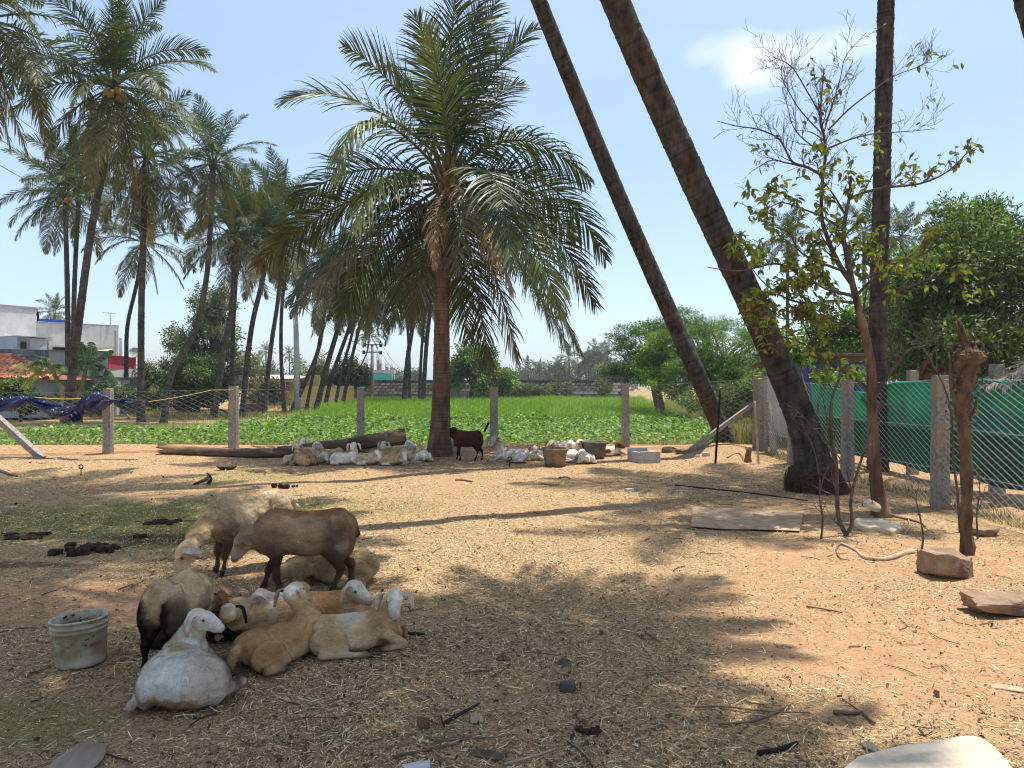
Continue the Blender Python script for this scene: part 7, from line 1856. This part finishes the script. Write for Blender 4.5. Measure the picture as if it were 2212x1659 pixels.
def slab_poly(name, label, cat, pts, th_, m_, z=0.0, rnd_=.012, inset=0):
    P = [on(*q) for q in pts]; c = sum(P) / len(P); V0 = np.array([(p[0] - c[0], p[1] - c[1], 0) for p in P]); n = len(V0)
    zb = z - .01
    V = np.vstack([V0 * 1.0 + (0, 0, zb), V0 + (0, 0, z + th_ - rnd_), V0 * (1 - .04) + (0, 0, z + th_)]); j = np.arange(n); k = (j + 1) % n
    F4 = np.vstack([np.stack([j, k, n + k, n + j], -1), np.stack([n + j, n + k, 2 * n + k, 2 * n + j], -1)])
    V = np.vstack([V, [[0, 0, z + th_ + .002]]]); F3 = np.stack([2 * n + j, 2 * n + k, np.full(n, 3 * n)], -1)
    V[:, 2] += .004 * vnoise(V * 12)
    o = obj(name, V, [F4, F3], m_); o.location = c; return set_props(o, label, cat)
slab_poly('foam_slab', 'cream foam slab with worn edges lying below the hanging disc', 'foam slab', [(1844, 1134), (1850, 1128), (1890, 1131), (1944, 1139), (1947, 1150), (1925, 1157), (1900, 1150), (1878, 1150), (1858, 1146)], .055, mat('foam', (.72, .58, .38), (.56, .43, .26), scale=9, rough=.9, c3=(.78, .66, .46), s3=5))
rounded = [(1846, 1672), (1900, 1655), (1960, 1642), (2030, 1632), (2085, 1622), (2110, 1622), (2130, 1630), (2150, 1645), (2180, 1680), (2215, 1740), (2150, 1800), (1700, 1800)]
slab_poly('pale_slab', 'pale slab with a rounded corner cut by the bottom right edge', 'slab', rounded, .07, mat('pale_slab', (.44, .37, .28), (.52, .44, .34), scale=30, detail=9, rough=.8, c3=(.55, .46, .36), s3=6))
slab_poly('paper_scrap', 'crumpled pinkish white paper scrap at the bottom edge', 'paper', [(868, 1656), (905, 1650), (929, 1648), (931, 1670), (880, 1680)], .012, mat('paper', (.62, .58, .60), (.52, .42, .46), scale=20, rough=.8))
slab_poly('plastic_scrap', 'flat white scrap near the front row of resting sheep', 'scrap', [(888, 998), (905, 996), (917, 998), (905, 1001)], .03, m_ws)
slab_poly('pale_board', 'white chip of board by the left fence brace', 'scrap', [(116, 991), (128, 989), (134, 991), (120, 993)], .03, m_ws)
# palm sheath at the bottom left
def husk(label, cat, name, c, L, W, rz, m_, fold=.3, lift=.05, ribs=5, tilt=0.0, thick=.006):
    u = np.linspace(0, 1, 16)[:, None]; v = np.linspace(-1, 1, 13)[None]
    w = W * (.35 + .65 * np.sin(PI * np.clip(u * .8 + .15, 0, 1)) ** .7) * (1 + .06 * vn(u * 3 + 0 * v, v * 2 + 0 * u, 0 * u * v))
    X = v * w * .5; Y = (u - .5) * L + 0 * v; Z_ = lift * (1 - np.abs(v) ** 1.6) * np.sin(PI * u) ** .5 + .004 * np.sin(v * ribs * 3) + .012 * np.exp(-(v / .10) ** 2) + .003
    V = np.stack([X, Y, Z_ + 0 * u * v], -1).reshape(-1, 3); i = np.arange(15)[:, None] * 13 + np.arange(12)[None]
    o = obj(name, V, np.stack([i, i + 1, i + 14, i + 13], -1).reshape(-1, 4), m_, smooth=True); o.location = c; o.rotation_euler = (tilt, 0, rz)
    md = o.modifiers.new('thick', 'SOLIDIFY'); md.thickness = thick; md.offset = 1; return set_props(o, label, cat)
c = on(165, 1648); husk('broad brown dry palm sheath at the bottom left corner', 'palm sheath', 'palm_sheath', c, .30, .20, .12, mat('sheath', (.26, .185, .135), (.36, .27, .20), scale=3, stretch=(3, .5, 1), rough=.6), lift=.035)
c = on(1029, 1556); husk('pale ribbed dry husk at the bottom middle', 'husk', 'dry_husk', c, .075, .065, .3, mat('pale_husk', (.36, .26, .17), (.50, .38, .26), scale=20, stretch=(4, .5, 1), rough=.8), lift=.022, ribs=9, thick=.003)
c = on(910, 1572); husk('reddish brown curled shell piece left of the pale husk', 'shell', 'shell_piece', c + (0, 0, .01), .06, .05, 1.2, mat('shell_brown', (.14, .06, .035), (.22, .11, .06), scale=20, rough=.8), lift=.03, tilt=.9, thick=.004)
c = on(1086, 1424); husk('brown leaf scrap on the shaded straw right of the sheep', 'leaf', 'dry_leaf', c, .06, .08, .2, m_stick, lift=.02, thick=.002)
c = on(1219, 1437); husk('small brown husk above the dark oval stone', 'husk', 'dry_husk', c, .07, .035, 1.4, m_stick, lift=.02, thick=.003)
c = on(1050, 1634); husk('long dark husk strip among twigs at the bottom middle', 'husk', 'husk_strip', c, .15, .05, 1.35, m_stick, lift=.012, thick=.003)
c = on(1715, 1637); husk('small pale upturned husk beside the bottom pale slab', 'husk', 'dry_husk', on(1878, 1618), .06, .04, 1.2, mat('grey_husk', (.30, .25, .2), rough=.8), lift=.015, tilt=.3, thick=.003)
husk('cracked brown leaf by the right rock', 'leaf', 'dry_leaf', on(2175, 1490), .15, .035, 1.2, m_pale, lift=.01, thick=.002)
husk('orange dry leaf cluster right of the light tan sheep', 'leaf', 'dry_leaf', on(872, 1374) + (0, 0, .02), .09, .05, .3, mat('golden_leaf', (.36, .20, .06), (.2, .1, .04), scale=20, rough=.7), lift=.03, tilt=1.1, thick=.002)
# sticks
def stick(label, pts, r0, r1, m_=None, name='stick', z=.012, sides=6, lump=.2, cat='stick'):
    P = np.array([on(px, py) + (0, 0, z + (q[2] if len(q) > 2 else 0)) for q in pts for px, py in [q[:2]]]); c = P[0].copy(); n = 18
    V, F = tube(spline(P - c, n), np.linspace(r0, r1, n), sides, lump=lump, seed=pts[0][0]); o = obj(name, V, F, m_ or m_stick, smooth=True); o.location = c; return set_props(o, label, cat)
stick('bent pale barked branch lying in front of the saplings', [(1972, 1194), (1945, 1200), (1912, 1211), (1868, 1207), (1848, 1190), (1816, 1176)], .030, .012, m_pale)
stick('thin hooked end of twig left of the bent branch', [(1816, 1176), (1806, 1190), (1815, 1208), (1835, 1213)], .008, .004, m_stick)
stick('dark charred stick at the bottom right', [(1638, 1633), (1680, 1625), (1723, 1611)], .013, .009, mat('charred', (.015, .014, .013), rough=.9))
stick('pale slanting splinter of wood in the lower right shade', [(1488, 1556), (1514, 1507)], .006, .003, m_pale)
stick('long curved pale twig left of the charred stick', [(1552, 1570), (1600, 1566), (1645, 1558), (1708, 1528)], .006, .005, m_stick)
stick('thin twig crossing the curved one in the lower right', [(1500, 1533), (1560, 1531), (1650, 1541), (1750, 1545)], .005, .003)
stick('crooked dark root piece right of the curved twig', [(1801, 1543), (1840, 1545), (1862, 1543), (1880, 1560), (1890, 1567)], .011, .006)
stick('short dark stick lying right of the foreground sheep', [(862, 1375), (890, 1372), (917, 1375)], .012, .010, mat('dark_stick', (.04, .028, .022), rough=.9))
stick('thin pale ended stick in the sunny patch at the right', [(1742, 1313), (1780, 1319), (1820, 1327)], .007, .004)
stick('dark split branch in the bottom middle', [(962, 1566), (1000, 1544), (1035, 1525)], .009, .006, bpy.data.materials['dark_stick'])
stick('long thin twig along the bottom left of the middle', [(849, 1641), (920, 1626), (990, 1612)], .007, .004)
stick('long thin twig at the bottom middle, pale at one end', [(1090, 1656), (1150, 1640), (1202, 1622)], .006, .003, m_pale)
stick('thin dark twig over the husk strip', [(936, 1606), (1000, 1603), (1090, 1596)], .005, .003)
stick('dark notched stick with a hooked head on the sunny straw at the left', [(420, 1048), (445, 1040, .03), (452, 1036, .05)], .022, .030, bpy.data.materials['dark_stick'])
stick('dry frond stub at the far left edge', [(-10, 1012), (15, 1024), (36, 1030)], .03, .02, m_stick)
stick('pale pole lying along the foot of the back fence at the left', [(170, 995), (250, 993), (300, 993)], .02, .015, m_pale, name='pole', cat='pole')
stick('pale pole behind the goats along the back fence', [(1140, 975), (1190, 977), (1260, 979)], .03, .025, m_pale, name='pole', z=.06, cat='pole')
stick('thin twig lying before the feeding tub', [(1208, 1034), (1222, 1032), (1232, 1035)], .02, .01)
stick('small dark twig in the sunny middle of the yard', [(1170, 1046), (1190, 1049), (1208, 1048)], .012, .008)
stick('short dark twig in front of the big palm', [(985, 1038), (1005, 1039), (1020, 1042)], .02, .012)
stick('pair of roots running from the leafy tree foot to the right', [(1915, 1112), (1945, 1120), (1985, 1130), (2000, 1140)], .018, .006, m_red)
stick('pale twig on the ground by the foam slab', [(1955, 1155), (1965, 1140), (1962, 1122)], .012, .008, m_pale)
stick('root snaking from the leaning palm to its stump', [(1570, 990), (1595, 980), (1612, 998)], .012, .008)
o = stick('row of dark frond teeth: a stripped palm midrib lying before the thick leaning palm', [(1458, 1050), (1540, 1058), (1640, 1069), (1745, 1083)], .014, .008, bpy.data.materials['dark_stick'], name='palm_midrib', cat='palm midrib')
# random thin twigs, too many to count
B = Bag(); X, Y = scatter(420, 2.7, 15.5)
for x, y in zip(X, Y):
    if rng.random() > .8: continue
    a = rng.uniform(0, 2 * PI); l = rng.uniform(.06, .28); p = np.array([x, y, 0]); d = np.array([math.cos(a), math.sin(a), 0]); s = np.array([-d[1], d[0], 0]) * rng.normal(0, .12) * l
    P = np.array([p - d * l / 2, p + s, p + d * l / 2]); P[:, 2] = ground_z(P[:, 0], P[:, 1]) + .008
    V, F = tube(spline(P, 5), rng.uniform(.0015, .004), 4, cap=False); B.add(V, F, np.array([(.10, .07, .05), (.06, .042, .03), (.34, .26, .16)])[rng.integers(3)])
set_props(B.build('twigs', bpy.data.materials['crumbs']), 'thin twigs strewn over the whole yard', 'twigs', kind='stuff')
# hooked head, ring stakes, bowl
def ring_stake(label, px, py, top, r=.008):
    b = on(px, py); h = at(px, top, b[1])[2] - b[2]; R = .035
    th = np.linspace(-PI / 2, PI * 1.45, 16); P = [(0, 0, -.08), (0, 0, h - 2 * R)] + [(math.cos(q) * R, 0, h - R + math.sin(q) * R) for q in th]
    V, F = tube(np.array(P), r, 6); o = obj('tether_stake', V, F, mat('rusty_iron', (.05, .03, .025), (.12, .06, .04), scale=30, rough=.9) if 'rusty_iron' not in bpy.data.materials else bpy.data.materials['rusty_iron'], smooth=True)
    o.location = b; set_props(o, label, 'stake')
ring_stake('iron stake with a ring standing alone on the straw at the left', 175, 1028, 1004, .010)
ring_stake('iron ring stake in front of the grey-white goat', 1101, 1008, 987, .012)
ring_stake('iron ring stake showing over the back of the woolly sheep', 589, 1100, 1064, .010)
c = on(488, 1016); c[1] += .05; V, F = lathe([(0, 0), (.10, .0), (.17, .045), (.195, .08), (.185, .08), (.15, .04), (0, .015)], 24, 1, .8); o = obj('iron_bowl', V, F, mat('dark_iron', (.05, .03, .025), (.09, .055, .04), scale=12, rough=.6), smooth=True); o.location = c; set_props(o, 'shallow dark iron bowl on the ground left of the resting flock', 'bowl')
c = on(449, 1046); P = spline([(0, 0, 0), (.05, 0, .08), (.02, 0, .15), (-.02, 0, .18)], 10); V, F = tube(P, np.linspace(.03, .008, 10), 6, lump=.2); o = obj('bark_hook', V, F, bpy.data.materials['dark_stick']); o.location = c; set_props(o, 'curved dark piece of root standing up from the notched stick', 'root')
# hanging disc on its cord
dc = at(1884, 1092, 8.75); topp = at(1884, 815, 8.95)
dk = empty('wooden_disc', dc, 'round cream disc hanging on a cord from the leafy tree just above the ground', 'disc'); 
V, F = lathe([(.016, -.026), (.088, -.026), (.096, -.018), (.098, .018), (.090, .026), (.016, .026), (.016, -.026)], 32); V = V @ np.array(Matrix.Rotation(math.radians(24), 3, 'X') @ Matrix.Rotation(math.radians(14), 3, 'Y')).T
obj('disc', V, F, mat('turned_wood', (.52, .40, .24), (.64, .52, .34), scale=5, stretch=(1, 1, 5), rough=.6), dk, smooth=False)
V, F = tube(spline([(0, 0, -.02), (0, 0, .3), np.array(topp - dc) * .6, np.array(topp - dc)], 12), .006, 5); obj('cord', V, F, mat('cord', (.10, .08, .06), rough=.9), dk)
# small stump
c = on(1616, 998); V, F = tube(spline([(0, 0, -.05), (0, 0, .12), (.02, 0, .24)], 10), np.interp(np.linspace(0, 1, 10), [0, .3, 1], [.085, .065, .05]), 10, lump=.3, seed=3); o = obj('small_stump', V, F, mat('raw_wood', (.26, .13, .06), (.16, .08, .05), scale=14, rough=.95)); o.location = c; set_props(o, 'short reddish stump between the black rod and the pale pipe', 'stump')
# saplings
def sapling(label, base, stems, seed, leaves=False):
    b = on(*base); t = empty('sapling', b, label, 'sapling'); rs = np.random.default_rng(seed); B = Bag()
    for pts, r0, r1, dd in stems:
        P = np.array([at(x, y, b[1] + dd * i / max(1, len(pts) - 1)) for i, (x, y) in enumerate(pts)]) - b; n = len(pts) * 6; S = spline(P, n)
        B.add(*tube(S, np.linspace(r0, r1, n), 7, lump=.15, seed=seed))
        for k in range(int(n / 4)):
            i = rs.integers(3, n - 1); tdir = S[i] - S[i - 1]; tdir /= np.linalg.norm(tdir) + 1e-9; d = tdir * .7 + rs.normal(0, .7, 3); d /= np.linalg.norm(d); l = rs.uniform(.06, .28)
            B.add(*tube(spline([S[i], S[i] + d * l * .5 + rs.normal(0, .01, 3), S[i] + d * l + (0, 0, .05)], 6), np.linspace(r1 * .8 + .001, .0012, 6), 4))
    B.build('stems', m_twig, t, smooth=True)
    return t
sapling('forked grey sapling left of the hanging disc, bare but for twigs', (1828, 1157), [([(1828, 1158), (1812, 1120), (1808, 1070), (1806, 1000), (1797, 950), (1794, 900), (1800, 850), (1815, 810), (1812, 775), (1800, 755)], .024, .012, .1),
    ([(1828, 1156), (1840, 1130), (1838, 1080), (1852, 1020), (1872, 960), (1885, 910), (1905, 880), (1922, 872)], .020, .005, -.2), ([(1806, 1010), (1795, 970), (1788, 920), (1782, 880), (1775, 850)], .012, .004, .1), ([(1806, 1060), (1798, 1030), (1795, 1005)], .012, .005, 0), ([(1840, 1075), (1835, 1040), (1820, 1000), (1790, 960), (1735, 900), (1700, 872)], .008, .003, .2)], 1)
sapling('single thin stem standing left of the forked sapling', (1774, 1164), [([(1774, 1166), (1777, 1120), (1771, 1080), (1770, 1030), (1758, 970), (1740, 935)], .012, .004, .1), ([(1771, 1060), (1790, 1010), (1835, 985), (1868, 940)], .005, .002, .1)], 2)
sapling('crooked little dead stem right of the foam slab', (1991, 1186), [([(1991, 1188), (1994, 1160), (1988, 1120), (1980, 1085), (1976, 1078)], .010, .005, 0)], 3)
sapling('long slanting whip leaning beside the cut back tree', (2074, 1150), [([(2074, 1152), (2068, 1060), (2060, 1000), (2056, 905), (2045, 850), (2023, 802), (2000, 760), (1974, 721)], .014, .005, .1), ([(2023, 800), (2022, 750), (2008, 715), (1992, 686)], .007, .003, 0), ([(2056, 905), (2050, 880), (2048, 850)], .006, .002, 0)], 4)
sapling('brown twiggy shoot right of the cut back tree', (2112, 1165), [([(2112, 1166), (2110, 1110), (2116, 1060), (2112, 1010)], .010, .003, 0), ([(2110, 1110), (2122, 1080), (2128, 1050)], .005, .002, 0)], 5)

# ------------------------------------------------------------ rolled tarpaulin on the left fence
m_tp = mat('tarpaulin', (.006, .012, .075), (.012, .024, .14), scale=2.2, rough=.38, spec=.5, c3=(.07, .065, .10), s3=1.0)
ty = 16.35
def tarp(pts, radii, seed, name, parent, p0):
    P = spline(np.array([at(x, y, ty) for x, y in pts]) - p0, 90); r = np.interp(np.linspace(0, 1, 90), np.linspace(0, 1, len(radii)), np.array(radii) * ty / FOC)
    T, A, Bn = frames(P); th = np.linspace(0, 2 * PI, 40, endpoint=False); s = np.linspace(0, 1, 90)[:, None]
    tw = th[None] + s * 5
    ple = np.abs(vn(np.cos(tw) * 2.6 + seed, np.sin(tw) * 2.6, s * 5 + 0 * tw)) * .9 + .35 * np.abs(vn(np.cos(tw) * 6 + seed, np.sin(tw) * 6, s * 9 + 0 * tw))
    R = r[:, None] * (1.0 - .9 * ple)
    V = P[:, None] + R[..., None] * (np.cos(th)[None, :, None] * A[:, None] + np.sin(th)[None, :, None] * Bn[:, None])
    i = np.arange(89)[:, None] * 40; j = np.arange(40)[None]
    return obj(name, V.reshape(-1, 3), np.stack([i + j, i + (j + 1) % 40, i + 40 + (j + 1) % 40, i + 40 + j], -1).reshape(-1, 4), m_tp, parent)
t0_ = at(150, 870, ty); tp_ = empty('rolled_tarpaulin', t0_, 'dark blue tarpaulin rolled and knotted along the top of the left end of the fence', 'tarpaulin')
tarp([(-90, 866), (-40, 872), (5, 874), (40, 868), (68, 861), (80, 864)], [10, 20, 19, 15, 4.5, 6], 1, 'roll', tp_, t0_)
tarp([(66, 860), (90, 873), (118, 886), (145, 890), (168, 884), (182, 870), (206, 866), (225, 868), (243, 867)], [4, 13, 18, 17, 11, 14, 26, 20, 4], 2, 'roll', tp_, t0_)
tarp([(240, 866), (262, 867), (290, 868), (322, 869)], [4, 9, 7, 1.5], 3, 'roll', tp_, t0_)
tarp([(174, 876), (168, 892), (162, 903), (158, 912)], [6, 16, 14, 3], 4, 'loose_fold', tp_, t0_)
m_rope = mat('yellow_rope', (.62, .42, .12), rough=.8)
a_, b_ = at(318, 868, ty), at(455, 843, 17.2); V, F = line_wire(a_ - t0_, b_ - t0_, .006, .02); V2, F2 = line_wire(b_ - t0_, at(505, 842, 17.4) - t0_, .005, .0); B = Bag().add(V, F).add(V2, F2)
V, F = line_wire(at(72, 858, ty) - t0_, at(232, 856, 16.8) - t0_, .009, .05); B.add(V, F); B.build('rope', m_rope, tp_)
# tether ropes of the goats
for lab, a_, b_, sg in (('tether rope from the brown goat to the ground', at(1012, 968, 15.4), on(1082, 1003), .05), ('tether rope from the grey-white goat to its stake', at(1078, 985, 15.2), on(1100, 1004), .02)):
    V, F = line_wire(a_, b_, .007, sg); o = obj('tether_rope', V - a_, F, mat('hemp_rope', (.32, .25, .17), rough=.9) if 'hemp_rope' not in bpy.data.materials else bpy.data.materials['hemp_rope']); o.location = a_; set_props(o, lab, 'rope')

# ------------------------------------------------------------ air
hz = bpy.data.materials.new('air'); hz.use_nodes = True
for n in list(hz.node_tree.nodes): hz.node_tree.nodes.remove(n)
ho_ = hz.node_tree.nodes.new('ShaderNodeOutputMaterial'); pv = hz.node_tree.nodes.new('ShaderNodeVolumePrincipled')
pv.inputs['Color'].default_value = (.80, .88, 1.0, 1); pv.inputs['Density'].default_value = .0006; pv.inputs['Anisotropy'].default_value = .2
hz.node_tree.links.new(pv.outputs[0], ho_.inputs['Volume'])
V, F = box((0, 0, 9.5), (5800, 5800, 21)); set_props(obj('haze', V, F, hz), 'thin pale haze in the air', 'haze', kind='stuff')
